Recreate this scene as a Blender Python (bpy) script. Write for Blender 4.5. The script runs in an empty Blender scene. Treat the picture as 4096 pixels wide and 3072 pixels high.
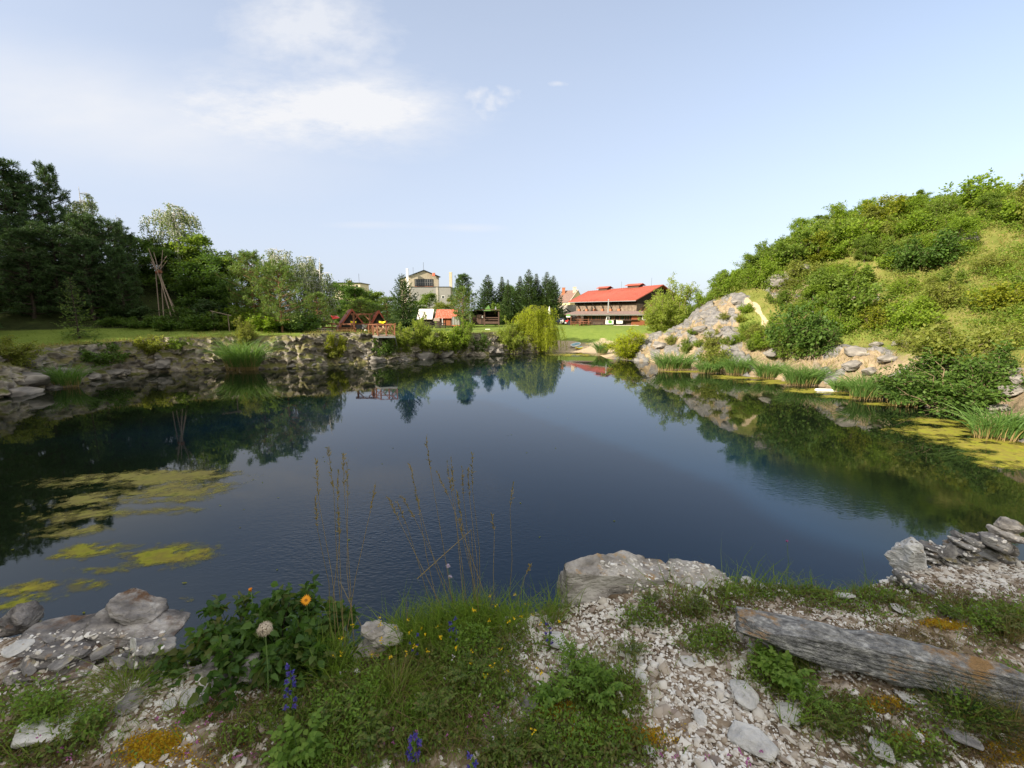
import bpy, bmesh, math, random
import numpy as np
from mathutils import Vector, Matrix, Euler, noise as mnoise
R = math.radians
sc = bpy.context.scene
C = sc.collection
D = bpy.data

# ------------------------------------------------------------------ camera geometry
F = 430.0; PITCH = math.atan(72/430.0); CAMZ = 5.5
CP, SP = math.cos(PITCH), math.sin(PITCH)

def raydir(px, py):
    dx = (px-512)/F; up = (384-py)/F
    return np.array([dx, CP+up*SP, -SP+up*CP])
def at(px, py, Y):
    """world point seen at a photo pixel, at a known distance Y in front"""
    d = raydir(px, py); t = Y/d[1]
    return np.array([0, 0, CAMZ])+d*t
def onz(px, py, z):
    d = raydir(px, py); t = (z-CAMZ)/d[2]
    return np.array([0, 0, CAMZ])+d*t

# ------------------------------------------------------------------ noise (numpy)
def _hash(ix, iy, iz, seed):
    h = (ix.astype(np.int64)*374761393 + iy.astype(np.int64)*668265263 + iz.astype(np.int64)*2147483647*3 + seed*1274126177) & 0xffffffff
    h = ((h ^ (h >> 13))*1274126177) & 0xffffffff
    h = ((h ^ (h >> 16))*2246822519) & 0xffffffff
    return ((h ^ (h >> 15)) & 0xffffff)/float(0xffffff)*2-1
def vnoise(p, seed=0):
    p = np.asarray(p, float); i = np.floor(p); f = p-i; u = f*f*f*(f*(f*6-15)+10)
    ix, iy, iz = i[:, 0].astype(np.int64), i[:, 1].astype(np.int64), i[:, 2].astype(np.int64)
    r = 0
    for a in (0, 1):
        for b in (0, 1):
            for c in (0, 1):
                w = (u[:, 0] if a else 1-u[:, 0])*(u[:, 1] if b else 1-u[:, 1])*(u[:, 2] if c else 1-u[:, 2])
                r = r+w*_hash(ix+a, iy+b, iz+c, seed)
    return r
def fbm(p, octv=4, seed=0, gain=.5):
    p = np.asarray(p, float); r = np.zeros(len(p)); a = 1.0; n = 0
    for k in range(octv):
        r += a*vnoise(p*(2**k)+k*17.3, seed+k*7); n += a; a *= gain
    return r/n
def fbm2(x, y, s, octv=4, seed=0, gain=.5):
    sh = np.shape(x)
    p = np.stack([np.ravel(x)*s, np.ravel(y)*s, np.zeros(np.size(x))+.37], 1)
    return fbm(p, octv, seed, gain).reshape(sh)
def smooth(a, b, x):
    t = np.clip((np.asarray(x, float)-a)/(b-a), 0, 1); return t*t*(3-2*t)

# ------------------------------------------------------------------ mesh helpers
def mesh_np(name, verts, faces, smooth_=False, mat_idx=None):
    """faces: (n,k) int array or list of arrays"""
    me = D.meshes.new(name)
    verts = np.asarray(verts, np.float32)
    fl = faces if isinstance(faces, list) else [faces]
    fl = [np.asarray(f, np.int32) for f in fl if len(f)]
    nl = sum(f.size for f in fl); nf = sum(len(f) for f in fl)
    me.vertices.add(len(verts)); me.vertices.foreach_set('co', verts.ravel())
    me.loops.add(nl); me.loops.foreach_set('vertex_index', np.concatenate([f.ravel() for f in fl]))
    me.polygons.add(nf)
    st = []; o = 0
    for f in fl:
        st.append(o+np.arange(len(f))*f.shape[1]); o += f.size
    me.polygons.foreach_set('loop_start', np.concatenate(st).astype(np.int32))
    me.polygons.foreach_set('loop_total', np.concatenate([np.full(len(f), f.shape[1]) for f in fl]).astype(np.int32))
    if mat_idx is not None: me.polygons.foreach_set('material_index', np.asarray(mat_idx, np.int32))
    if smooth_: me.polygons.foreach_set('use_smooth', np.ones(nf, bool))
    me.update(calc_edges=True); me.validate()
    return me
def tag(o, label=None, cat=None, group=None, kind=None):
    if label: o['label'] = label
    if cat: o['category'] = cat
    if group: o['group'] = group
    if kind: o['kind'] = kind
    return o
def link(name, me, mats=(), parent=None, loc=None):
    o = D.objects.new(name, me); C.objects.link(o)
    if mats and not len(me.materials):
        for m in (mats if isinstance(mats, (list, tuple)) else [mats]): me.materials.append(m)
    if parent is not None: o.parent = parent
    if loc is not None: o.location = loc
    return o
def thing(name, label, cat, loc=(0, 0, 0), rz=0, group=None):
    o = D.objects.new(name, None); C.objects.link(o)
    o.empty_display_size = .3
    o.location = [float(v) for v in loc]; o.rotation_euler = (0, 0, rz)
    return tag(o, label, cat, group)
def children_of(o, allobs=None): return [c for c in D.objects if c.parent == o]
def copy_tree(root, kids, loc, rz=0, sc_=1.0, label=None, group=None, mats=None, tilt=(0, 0)):
    """copy of a thing and each of its parts. kids: [(part, [subparts])]; mats: {part name stem: material} set on the copy only"""
    r = root.copy(); C.objects.link(r)
    r.location = [float(v) for v in loc]; r.rotation_euler = (tilt[0], tilt[1], rz)
    r.scale = (sc_, sc_, sc_) if np.isscalar(sc_) else tuple(float(v) for v in sc_)
    if label: r['label'] = label
    if group: r['group'] = group
    for p, subs in kids:
        c = p.copy(); C.objects.link(c); c.parent = r
        m = (mats or {}).get(p.name.split('.')[0])
        if m is not None and len(c.material_slots):
            c.material_slots[0].link = 'OBJECT'; c.material_slots[0].material = m
        for s in subs:
            d = s.copy(); C.objects.link(d); d.parent = c
    return r

class MB:
    """collects boxes, bars, tubes, polygons -> ONE mesh"""
    def __init__(s): s.v = []; s.f = []; s.n = 0
    def add(s, vs, fs):
        s.v += [tuple(map(float, v)) for v in vs]; s.f += [tuple(i+s.n for i in f) for f in fs]; s.n += len(vs); return s
    def box(s, c, size, rz=0, rx=0, ry=0):
        hx, hy, hz = [q/2 for q in size]; M = Euler((rx, ry, rz)).to_matrix()
        vs = [Vector(c)+M @ Vector((x, y, z)) for x in (-hx, hx) for y in (-hy, hy) for z in (-hz, hz)]
        return s.add(vs, [(0, 1, 3, 2), (4, 6, 7, 5), (0, 4, 5, 1), (2, 3, 7, 6), (0, 2, 6, 4), (1, 5, 7, 3)])
    def bb(s, lo, hi): return s.box([(a+b)/2 for a, b in zip(lo, hi)], [b-a for a, b in zip(lo, hi)])
    def bar(s, a, b, w, h=None, up=(0, 0, 1)):
        a, b = Vector([float(q) for q in a]), Vector([float(q) for q in b]); h = h or w; d = (b-a).normalized()
        u = Vector(up)
        if abs(d.dot(u)) > .97: u = Vector((0, 1, 0))
        sd = d.cross(u).normalized(); u = sd.cross(d)
        vs = [p+sd*x*w/2+u*y*h/2 for p in (a, b) for x, y in ((-1, -1), (1, -1), (1, 1), (-1, 1))]
        return s.add(vs, [(3, 2, 1, 0), (4, 5, 6, 7), (0, 1, 5, 4), (1, 2, 6, 5), (2, 3, 7, 6), (3, 0, 4, 7)])
    def tube(s, pts, radii, k=6, cap=True):
        pts = [Vector([float(q) for q in p]) for p in pts]
        if np.isscalar(radii): radii = [radii]*len(pts)
        rings = []
        prev = None
        for i, p in enumerate(pts):
            d = (pts[min(i+1, len(pts)-1)]-pts[max(i-1, 0)])
            d = d.normalized() if d.length > 1e-9 else Vector((0, 0, 1))
            u = prev if prev is not None else (Vector((1, 0, 0)) if abs(d.x) < .8 else Vector((0, 1, 0)))
            u = (u-d*u.dot(d)).normalized(); prev = u; w = d.cross(u)
            rings.append([p+(u*math.cos(2*math.pi*j/k)+w*math.sin(2*math.pi*j/k))*radii[i] for j in range(k)])
        vs = [v for r in rings for v in r]; fs = []
        for i in range(len(pts)-1):
            for j in range(k):
                fs.append((i*k+j, i*k+(j+1) % k, (i+1)*k+(j+1) % k, (i+1)*k+j))
        if cap: fs += [tuple(range(k))[::-1], tuple((len(pts)-1)*k+j for j in range(k))]
        return s.add(vs, fs)
    def poly(s, pts): return s.add(pts, [tuple(range(len(pts)))])
    def slab(s, pts, t):
        """polygon thickened along -normal"""
        P = [Vector([float(q) for q in p]) for p in pts]; n = (P[1]-P[0]).cross(P[2]-P[0]).normalized(); k = len(P)
        vs = P+[p-n*t for p in P]
        fs = [tuple(range(k)), tuple(range(2*k-1, k-1, -1))]+[(i, k+i, k+(i+1) % k, (i+1) % k) for i in range(k)]
        return s.add(vs, fs)
    def prism(s, poly2, y0, y1):
        """polygon in x,z extruded along y"""
        k = len(poly2); vs = [(x, y0, z) for x, z in poly2]+[(x, y1, z) for x, z in poly2]
        return s.add(vs, [tuple(range(k)), tuple(range(2*k-1, k-1, -1))]+[(i, k+i, k+(i+1) % k, (i+1) % k) for i in range(k)])
    def lathe(s, prof, c=(0, 0, 0), k=10):
        vs = [(c[0]+r*math.cos(2*math.pi*j/k), c[1]+r*math.sin(2*math.pi*j/k), c[2]+z) for r, z in prof for j in range(k)]
        fs = [(i*k+j, i*k+(j+1) % k, (i+1)*k+(j+1) % k, (i+1)*k+j) for i in range(len(prof)-1) for j in range(k)]
        fs += [tuple(range(k))[::-1], tuple((len(prof)-1)*k+j for j in range(k))]
        return s.add(vs, fs)
    def mesh(s, name, bevel=0):
        me = D.meshes.new(name); me.from_pydata(s.v, [], s.f); me.update()
        bm = bmesh.new(); bm.from_mesh(me)
        bmesh.ops.recalc_face_normals(bm, faces=bm.faces[:])
        if bevel:
            bmesh.ops.bevel(bm, geom=bm.edges[:], offset=bevel, segments=1, affect='EDGES', clamp_overlap=True)
        bm.to_mesh(me); bm.free()
        return me
    def build(s, name, mat, parent=None, loc=None, bevel=0, label=None):
        o = link(name, s.mesh(name, bevel), mat, parent, loc)
        if label: o['label'] = label
        return o

# ------------------------------------------------------------------ materials
def nt(m): m.use_nodes = True; return m.node_tree.nodes, m.node_tree.links
def ramp(N, stops):
    r = N.new('ShaderNodeValToRGB'); e = r.color_ramp.elements
    while len(e) < len(stops): e.new(.5)
    for q, (p, c) in zip(e, stops): q.position = p; q.color = (*c, 1) if len(c) == 3 else c
    return r
def pbr(name, cols, scale=4, rough=.8, bump=.3, bscale=None, detail=6, spec=.3, stretch=None, metal=0, dist=.02, island=0, sheen=0, coord='Object'):
    """noise-mixed colours + noise bump. cols = list of colours spread over the noise"""
    m = D.materials.new(name); N, L = nt(m); b = N['Principled BSDF']
    tc = N.new('ShaderNodeTexCoord'); src = tc.outputs[coord]
    if stretch:
        mp = N.new('ShaderNodeMapping'); mp.inputs['Scale'].default_value = stretch; L.new(src, mp.inputs['Vector']); src = mp.outputs['Vector']
    n = N.new('ShaderNodeTexNoise'); n.inputs['Scale'].default_value = scale; n.inputs['Detail'].default_value = detail; n.inputs['Roughness'].default_value = .62
    L.new(src, n.inputs['Vector'])
    k = len(cols); r = ramp(N, [(.3+.4*i/max(k-1, 1), c) for i, c in enumerate(cols)])
    fac = n.outputs['Fac']
    if island:
        g = N.new('ShaderNodeNewGeometry'); mx = N.new('ShaderNodeMath'); mx.operation = 'MULTIPLY_ADD'
        L.new(g.outputs['Random Per Island'], mx.inputs[0]); mx.inputs[1].default_value = island; 
        ad = N.new('ShaderNodeMath'); ad.operation = 'ADD'; ad.inputs[1].default_value = -island/2; L.new(fac, ad.inputs[0]); L.new(ad.outputs[0], mx.inputs[2]); fac = mx.outputs[0]
    L.new(fac, r.inputs['Fac']); L.new(r.outputs['Color'], b.inputs['Base Color'])
    b.inputs['Roughness'].default_value = rough; b.inputs['Specular IOR Level'].default_value = spec; b.inputs['Metallic'].default_value = metal
    if bump:
        n2 = N.new('ShaderNodeTexNoise'); n2.inputs['Scale'].default_value = bscale or scale*3; n2.inputs['Detail'].default_value = 5; L.new(src, n2.inputs['Vector'])
        bp = N.new('ShaderNodeBump'); bp.inputs['Strength'].default_value = bump; bp.inputs['Distance'].default_value = dist
        L.new(n2.outputs['Fac'], bp.inputs['Height']); L.new(bp.outputs['Normal'], b.inputs['Normal'])
    return m
def leafmat(name, cols, trans=.35, rough=.55, objvar=.25, tcol=None):
    """per-leaf colour variation; thin translucent leaves"""
    m = D.materials.new(name); N, L = nt(m); b = N['Principled BSDF']; out = N['Material Output']
    g = N.new('ShaderNodeNewGeometry'); oi = N.new('ShaderNodeObjectInfo')
    mx = N.new('ShaderNodeMath'); mx.operation = 'MULTIPLY_ADD'; mx.inputs[1].default_value = objvar
    sb = N.new('ShaderNodeMath'); sb.operation = 'SUBTRACT'; sb.inputs[1].default_value = objvar/2
    L.new(g.outputs['Random Per Island'], sb.inputs[0]); L.new(oi.outputs['Random'], mx.inputs[0]); L.new(sb.outputs[0], mx.inputs[2])
    k = len(cols); r = ramp(N, [(i/max(k-1, 1), c) for i, c in enumerate(cols)])
    L.new(mx.outputs[0], r.inputs['Fac'])
    L.new(r.outputs['Color'], b.inputs['Base Color']); b.inputs['Roughness'].default_value = rough; b.inputs['Specular IOR Level'].default_value = .25
    t = N.new('ShaderNodeBsdfTranslucent'); mm = N.new('ShaderNodeMix'); mm.data_type = 'RGBA'; mm.inputs['Factor'].default_value = 1; mm.blend_type = 'MULTIPLY'
    mm.inputs['B'].default_value = (*(tcol or (1.5, 1.5, .7)), 1); L.new(r.outputs['Color'], mm.inputs['A']); L.new(mm.outputs['Result'], t.inputs['Color'])
    ms = N.new('ShaderNodeMixShader'); ms.inputs['Fac'].default_value = trans
    L.new(b.outputs['BSDF'], ms.inputs[1]); L.new(t.outputs['BSDF'], ms.inputs[2]); L.new(ms.outputs['Shader'], out.inputs['Surface'])
    return m

def grid_faces(nx, ny):
    i = np.arange(nx*ny).reshape(ny, nx)
    return np.stack([i[:-1, :-1].ravel(), i[:-1, 1:].ravel(), i[1:, 1:].ravel(), i[1:, :-1].ravel()], 1)

# rocks: a boxy / round blob, cut by random planes, roughened
def sphere_pts(sub):
    bm = bmesh.new(); bmesh.ops.create_icosphere(bm, subdivisions=sub, radius=1)
    v = np.array([p.co[:] for p in bm.verts]); f = np.array([[q.index for q in p.verts] for p in bm.faces]); bm.free()
    return v, f
_SPH = {}
def rock_mesh(name, dims, seed, sub=4, boxy=.55, cuts=14, rough=.04, strata=0, sdir=(0, 0, 1), planes=(), nscale=2.2, flat=True, arr=False):
    if sub not in _SPH: _SPH[sub] = sphere_pts(sub)
    v, f = _SPH[sub]; rng = np.random.default_rng(seed)
    n = v/np.abs(v).max(1, keepdims=True)
    p = v*(1-boxy)+n*boxy*.8
    for k in range(cuts):
        d = rng.normal(size=3); d /= np.linalg.norm(d); lim = rng.uniform(.62, .9)
        over = np.maximum(p@d-lim, 0); p = p-over[:, None]*d
    for d, lim in planes:
        d = np.array(d, float); d /= np.linalg.norm(d); over = np.maximum(p@d-lim, 0); p = p-over[:, None]*d
    dims = np.array(dims, float)
    q = p*dims/2
    m = dims.min()
    off = rng.uniform(-50, 50, 3)
    nn = v
    q = q+nn*(fbm(q/m*nscale+off, 5, seed, .55)*rough*2*m)[:, None]
    if strata:
        s = np.array(sdir, float); s /= np.linalg.norm(s); h = q@s
        step = strata*m; ph = h/step+.35*fbm(q/m*1.2+off, 3, seed+5); fr = ph-np.floor(ph)
        prof = (smooth(.0, .18, fr)-smooth(.8, 1.0, fr))
        lat = nn-np.outer(nn@s, s)
        q = q-lat*((1-prof)*step*.35)[:, None]
    if arr: return q, f
    return mesh_np(name, q, f, smooth_=not flat)

def rock_stack(name, dims, seed, plates=8, slope=(.0, .0)):
    """an outcrop of thin tilted schist plates, one mesh"""
    rng = np.random.default_rng(seed); vs, fs, o = [], [], 0; W_, D_, H_ = dims; z = -H_*.5
    for k in range(plates):
        t = H_/plates*rng.uniform(1.4, 2.4); s = 1-.45*(k/plates)**1.5
        v, f = rock_mesh('', (W_*s*rng.uniform(.6, 1.0), D_*s*rng.uniform(.7, 1.05), t), seed*31+k, sub=4, boxy=.95, cuts=20, rough=.17, nscale=1.5, arr=True)
        a = rng.normal(0, .18); c, s_ = math.cos(a), math.sin(a); v = np.stack([v[:, 0]*c-v[:, 1]*s_, v[:, 0]*s_+v[:, 1]*c, v[:, 2]+v[:, 0]*rng.normal(0, .03)], 1)
        v = v+np.array([rng.normal(0, .10)*W_+slope[0]*k/plates*W_, rng.normal(0, .07)*D_+slope[1]*k/plates*D_, z+t*.5]); z += H_/plates
        vs.append(v); fs.append(f+o); o += len(v)
    return mesh_np(name, np.concatenate(vs), np.concatenate(fs), False)

EXPOSURE = 1.25; SKY_STR = 0.11; SKY_SAT = 0.82; VEIL_COL = (2.6, 2.88, 3.5); CLOUD_COL = (3.45, 3.5, 3.65)

# ------------------------------------------------------------------ render settings, camera, light, sky
sc.render.engine = 'CYCLES'
sc.view_settings.view_transform = 'Standard'; sc.view_settings.look = 'None'; sc.view_settings.gamma = 1
sc.view_settings.exposure = EXPOSURE
sc.cycles.max_bounces = 6; sc.cycles.diffuse_bounces = 3; sc.cycles.glossy_bounces = 3; sc.cycles.transmission_bounces = 4
sc.cycles.transparent_max_bounces = 4; sc.cycles.caustics_reflective = False; sc.cycles.caustics_refractive = False
sc.cycles.sample_clamp_indirect = 4
cam = D.cameras.new('camera'); camo = D.objects.new('camera', cam); C.objects.link(camo)
cam.sensor_width = 36; cam.lens = 36*F/1024; cam.clip_start = .05; cam.clip_end = 6000
camo.location = (0, 0, CAMZ); camo.rotation_euler = (math.pi/2-PITCH, 0, 0); sc.camera = camo

SUN_EL = R(27); SUN_DIR = np.array([-.80*math.cos(SUN_EL), -.60*math.cos(SUN_EL), math.sin(SUN_EL)])
sl = D.lights.new('sun', 'SUN'); sl.energy = 4.2; sl.angle = R(.5); sl.color = (1, .89, .72)
so = D.objects.new('sun', sl); C.objects.link(so)
so.rotation_euler = Vector(-SUN_DIR).to_track_quat('-Z', 'Y').to_euler()

W = D.worlds.new('World'); sc.world = W; W.use_nodes = True
N, L = W.node_tree.nodes, W.node_tree.links; bg = N['Background']
sky = N.new('ShaderNodeTexSky'); sky.sky_type = 'NISHITA'; sky.sun_disc = False; sky.sun_elevation = SUN_EL
sky.sun_rotation = math.atan2(SUN_DIR[0], SUN_DIR[1]); sky.air_density = 1.0; sky.dust_density = 2.2; sky.ozone_density = 1.2; sky.altitude = 300
tc = N.new('ShaderNodeTexCoord')
sep = N.new('ShaderNodeSeparateXYZ'); L.new(tc.outputs['Generated'], sep.inputs[0])
def wm(op, a, b=None, c=None, clamp=False):
    n = N.new('ShaderNodeMath'); n.operation = op; n.use_clamp = clamp
    for i, q in enumerate((a, b, c)):
        if q is None: continue
        if hasattr(q, 'is_output'): L.new(q, n.inputs[i])
        else: n.inputs[i].default_value = q
    return n.outputs[0]
yy = wm('MAXIMUM', sep.outputs['Y'], .05)
cu = wm('DIVIDE', sep.outputs['X'], yy); cv = wm('DIVIDE', sep.outputs['Z'], yy)
comb = N.new('ShaderNodeCombineXYZ'); L.new(cu, comb.inputs[0]); L.new(cv, comb.inputs[1])
def cnoise(scale, sx, sy, detail=7, rough=.6, rot=0):
    mp = N.new('ShaderNodeMapping'); mp.inputs['Scale'].default_value = (sx, sy, 1); mp.inputs['Rotation'].default_value = (0, 0, rot); L.new(comb.outputs[0], mp.inputs['Vector'])
    n = N.new('ShaderNodeTexNoise'); n.inputs['Scale'].default_value = scale; n.inputs['Detail'].default_value = detail; n.inputs['Roughness'].default_value = rough
    L.new(mp.outputs['Vector'], n.inputs['Vector']); return n.outputs['Fac']
def blob(px, py, rx, ry, rot=0):
    d = raydir(px, py); u0, v0 = d[0]/d[1], d[2]/d[1]
    e = raydir(px, py-ry); ryv = abs(e[2]/e[1]-v0); rxu = rx/F/d[1]
    du = wm('SUBTRACT', cu, u0); dv = wm('SUBTRACT', cv, v0)
    c, s = math.cos(rot), math.sin(rot)
    a = wm('DIVIDE', wm('ADD', wm('MULTIPLY', du, c), wm('MULTIPLY', dv, s)), rxu); b_ = wm('DIVIDE', wm('SUBTRACT', wm('MULTIPLY', dv, c), wm('MULTIPLY', du, s)), ryv)
    r2 = wm('ADD', wm('MULTIPLY', a, a), wm('MULTIPLY', b_, b_))
    return wm('EXPONENT', wm('MULTIPLY', wm('MULTIPLY', r2, r2), -1.0)) if False else wm('EXPONENT', wm('MULTIPLY', r2, -1.0))
nsoft = cnoise(3.0, 1, 3.0, 8, .6, -.12); nwisp = cnoise(7, .75, 2.4, 10, .68, .75); ncell = cnoise(26, 1, 1.3, 4, .5)
def sm(x, a, b): return wm('DIVIDE', wm('SUBTRACT', x, a), b-a, clamp=True)
main = sm(wm('MULTIPLY', wm('ADD', blob(270, 112, 165, 44), wm('MULTIPLY', blob(372, 108, 62, 28), .75)), wm('ADD', wm('MULTIPLY', nsoft, 1.1), wm('SUBTRACT', wm('MULTIPLY', nwisp, 3.2), 1.15))), .12, 1.18)
wing = wm('MULTIPLY', sm(wm('MULTIPLY', blob(80, 110, 230, 60, -.16), wm('ADD', nsoft, .35)), .1, .9), .75)
wisp = wm('MULTIPLY', sm(wm('MULTIPLY', wm('ADD', blob(330, 55, 110, 60), wm('MULTIPLY', blob(285, 8, 90, 45), .8)), wm('ADD', wm('MULTIPLY', nwisp, .7), wm('MULTIPLY', ncell, .4))), .34, .82), .72)
cell = wm('MULTIPLY', sm(wm('MULTIPLY', wm('ADD', blob(488, 102, 46, 26), wm('MULTIPLY', blob(560, 84, 22, 5), .8)), ncell), .33, .62), .7)
strk = wm('MULTIPLY', sm(wm('MULTIPLY', wm('ADD', blob(372, 225, 60, 5), wm('ADD', blob(472, 228, 42, 5), blob(240, 165, 60, 8))), nsoft), .2, .6), .35)
ctot = wm('MAXIMUM', wm('MAXIMUM', main, wing), wm('MAXIMUM', wisp, wm('MAXIMUM', cell, strk)))
# thin veil of high haze, thicker towards the sun's side and the horizon; raised overhead, out of view, to lift the ambient light
veil = wm('ADD', wm('ADD', wm('MULTIPLY', wm('SUBTRACT', .3, cu), .16), .34), wm('MULTIPLY', wm('SUBTRACT', .75, cv), .55))
veil = wm('MULTIPLY', wm('MAXIMUM', wm('MINIMUM', veil, .88), wm('ADD', .30, wm('MULTIPLY', sm(cv, 1.1, 2.2), .40))), wm('ADD', .92, wm('MULTIPLY', nsoft, .16)))
hsv = N.new('ShaderNodeHueSaturation'); hsv.inputs['Saturation'].default_value = SKY_SAT; L.new(sky.outputs['Color'], hsv.inputs['Color'])
mxv = N.new('ShaderNodeMix'); mxv.data_type = 'RGBA'; L.new(veil, mxv.inputs['Factor']); L.new(hsv.outputs['Color'], mxv.inputs['A']); mxv.inputs['B'].default_value = (*VEIL_COL, 1)
mxo = N.new('ShaderNodeMix'); mxo.data_type = 'RGBA'; L.new(wm('MULTIPLY', sm(cv, 1.05, 2.2), .8), mxo.inputs['Factor']); L.new(mxv.outputs['Result'], mxo.inputs['A']); mxo.inputs['B'].default_value = (4.7, 4.5, 4.1, 1)  # added bright layer overhead, unseen, filling light into the shaded ledge
mxc = N.new('ShaderNodeMix'); mxc.data_type = 'RGBA'; L.new(ctot, mxc.inputs['Factor']); L.new(mxo.outputs['Result'], mxc.inputs['A']); mxc.inputs['B'].default_value = (*CLOUD_COL, 1)
L.new(mxc.outputs['Result'], bg.inputs['Color']); bg.inputs['Strength'].default_value = SKY_STR

# ------------------------------------------------------------------ pond outline (z = 0), with bank widths
SHORE = [  # photo pixels of the water's edge, bank width
    (0, 398, 1.5), (51, 388, 1.5), (111, 377, 1.5), (153, 373, 1.5), (222, 370, 1.5), (259, 369, 1.5), (301, 368, 1.5), (343, 364, 1.5), (384, 362, 1.5),
    (417, 359.5, 1.8), (449, 357, 1.8), (491, 355, 1.8), (520, 353.5, 3), (551, 352, 16), (597, 353, 16), (604, 358, 5), (653, 363, 3.0), (704, 370, 3.2), (759, 378, 3.4),
    (833, 389, 3.0), (856, 394, 2.6), (903, 402, 2.4), (954, 414, 2.2), (981, 424, 2.2), (1024, 447, 2.5)]
SH = [(*onz(a, b, 0)[:2], w) for a, b, w in SHORE]
SH += [(19.5, 12.5, 4), (14.5, 8, 3), (8, 5.6, 2), (5, 5.2, 1.5), (3.2, 4.5, 1), (1.5, 4.0, 1), (0, 3.8, 1), (-1.5, 3.5, 1), (-3.3, 3.1, 1), (-5, 1.6, 1), (-9, .2, 2), (-18, -1, 4), (-28, 4, 4), (-37, 11, 4), (-38, 22, 3)]
SHP = np.array([(a, b) for a, b, _ in SH]); SHW = np.array([w for *_, w in SH])
# densify + jitter
def densify(P, Wd, step=.6):
    o = []; ww = []
    n = len(P)
    for i in range(n):
        a, b = P[i], P[(i+1) % n]; k = max(1, int(np.linalg.norm(b-a)/step))
        for j in range(k):
            t = j/k; o.append(a*(1-t)+b*t); ww.append(Wd[i]*(1-t)+Wd[(i+1) % n]*t)
    return np.array(o), np.array(ww)
SDP, SDW = densify(SHP, SHW)
tg = np.roll(SDP, -1, 0)-np.roll(SDP, 1, 0); tg /= np.linalg.norm(tg, axis=1, keepdims=True)
# shoreline runs clockwise seen from above: outside is to the left of travel
SDN = np.stack([-tg[:, 1], tg[:, 0]], 1)
_j = fbm2(SDP[:, 0], SDP[:, 1], .55, 3, 3)*.45
_far = SDP[:, 1] > 6
SDP = SDP+SDN*(_j*_far)[:, None]

def shore_dist(x, y):
    """signed distance to the pond's edge (positive on land) and bank width there"""
    sh = np.shape(x); X = np.ravel(x).astype(float); Y = np.ravel(y).astype(float)
    best = np.full(len(X), 1e9); wid = np.zeros(len(X)); A = SDP; B = np.roll(SDP, -1, 0); WB = np.roll(SDW, -1)
    inside = np.zeros(len(X), bool)
    for i in range(len(A)):
        ax, ay = A[i]; bx, by = B[i]; dx, dy = bx-ax, by-ay; l2 = dx*dx+dy*dy+1e-12
        t = np.clip(((X-ax)*dx+(Y-ay)*dy)/l2, 0, 1); d = (X-ax-t*dx)**2+(Y-ay-t*dy)**2
        m = d < best; best[m] = d[m]; wid[m] = (SDW[i]*(1-t)+WB[i]*t)[m]
        if ay != by:
            c = ((ay > Y) != (by > Y)) & (X < dx*(Y-ay)/dy+ax); inside ^= c
    s = np.sqrt(best); s[inside] *= -1
    return s.reshape(sh), wid.reshape(sh)

_rx, _ry = np.arange(-62, 62.01, .25), np.arange(-22, 86.01, .25)
_RX, _RY = np.meshgrid(_rx, _ry); _RS, _RW = shore_dist(_RX, _RY); _shore_exact = shore_dist
def shore_dist(x, y):
    sh = np.shape(x); X = np.clip((np.ravel(x).astype(float)+62)/.25, 0, len(_rx)-1.001); Y = np.clip((np.ravel(y).astype(float)+22)/.25, 0, len(_ry)-1.001)
    i, j = X.astype(int), Y.astype(int); u, v = X-i, Y-j
    def lerp(A): return (A[j, i]*(1-u)+A[j, i+1]*u)*(1-v)+(A[j+1, i]*(1-u)+A[j+1, i+1]*u)*v
    return lerp(_RS).reshape(sh), lerp(_RW).reshape(sh)
FOOT_Y = [-30, 8, 16, 22, 28, 34, 40, 46, 52, 60, 70, 85, 100, 130]
FOOT_X = [30, 29, 27.5, 28.5, 29.5, 27.5, 23.5, 19.5, 19.3, 21.5, 27, 34, 42, 55]
HAMP_Y = [-30, 10, 37, 44, 52, 60, 68, 82, 100]
HAMP_A = [.86, .88, .92, 1.12, 1.28, 1.1, .75, .4, .2]
def hill_r(x, y):
    e = np.maximum(x-np.interp(y, FOOT_Y, FOOT_X), 0)
    amp = np.interp(y, HAMP_Y, HAMP_A)
    rise = 13.5*(1-np.exp(-(e/15.5)**1.25))+.05*e
    amp = amp+(np.minimum(amp, 1.0)-amp)*smooth(14, 28, e)*1.0
    return amp*rise
LB_X = [-200, -60, -45, -34, -24, -15, -8, 0]
LB_Y = [20, 32, 40, 45, 48, 51, 60, 75]
def land(x, y):
    x = np.asarray(x, float); y = np.asarray(y, float)
    h = 2.85+.10*fbm2(x, y, .12, 3, 11)-.004*np.clip(y-50, 0, 100)
    h = h+hill_r(x, y)
    # wooded slope beyond the lawn
    lb = np.interp(x, LB_X, LB_Y); amp = np.interp(x/np.maximum(y, 1), [-1.2, -.85, -.70, -.58, -.5], [8.5, 8, 5.0, 1.2, 0])*smooth(110, 75, y)
    h = h+amp*smooth(0, 22, y-lb)
    h = h+.7*smooth(-6, 1, y-lb)*smooth(-.40, -.58, x/np.maximum(y, 1))
    # quarry side behind the camera
    r = -x*.86-y*.51
    h = h+np.minimum(np.clip((r-17)*1.0, 0, 25.4), 20+10*smooth(0, -12, y))*smooth(30, 14, y)
    # spur of rock on the far shore
    h = h+1.3*np.exp(-(((x-22.5)*.9)**2+((y-47.5)*.55)**2)/14)
    # low mound on the lawn
    h = h+.9*np.exp(-(((x+15)/6)**2+((y-46)/3)**2))
    return h

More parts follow.
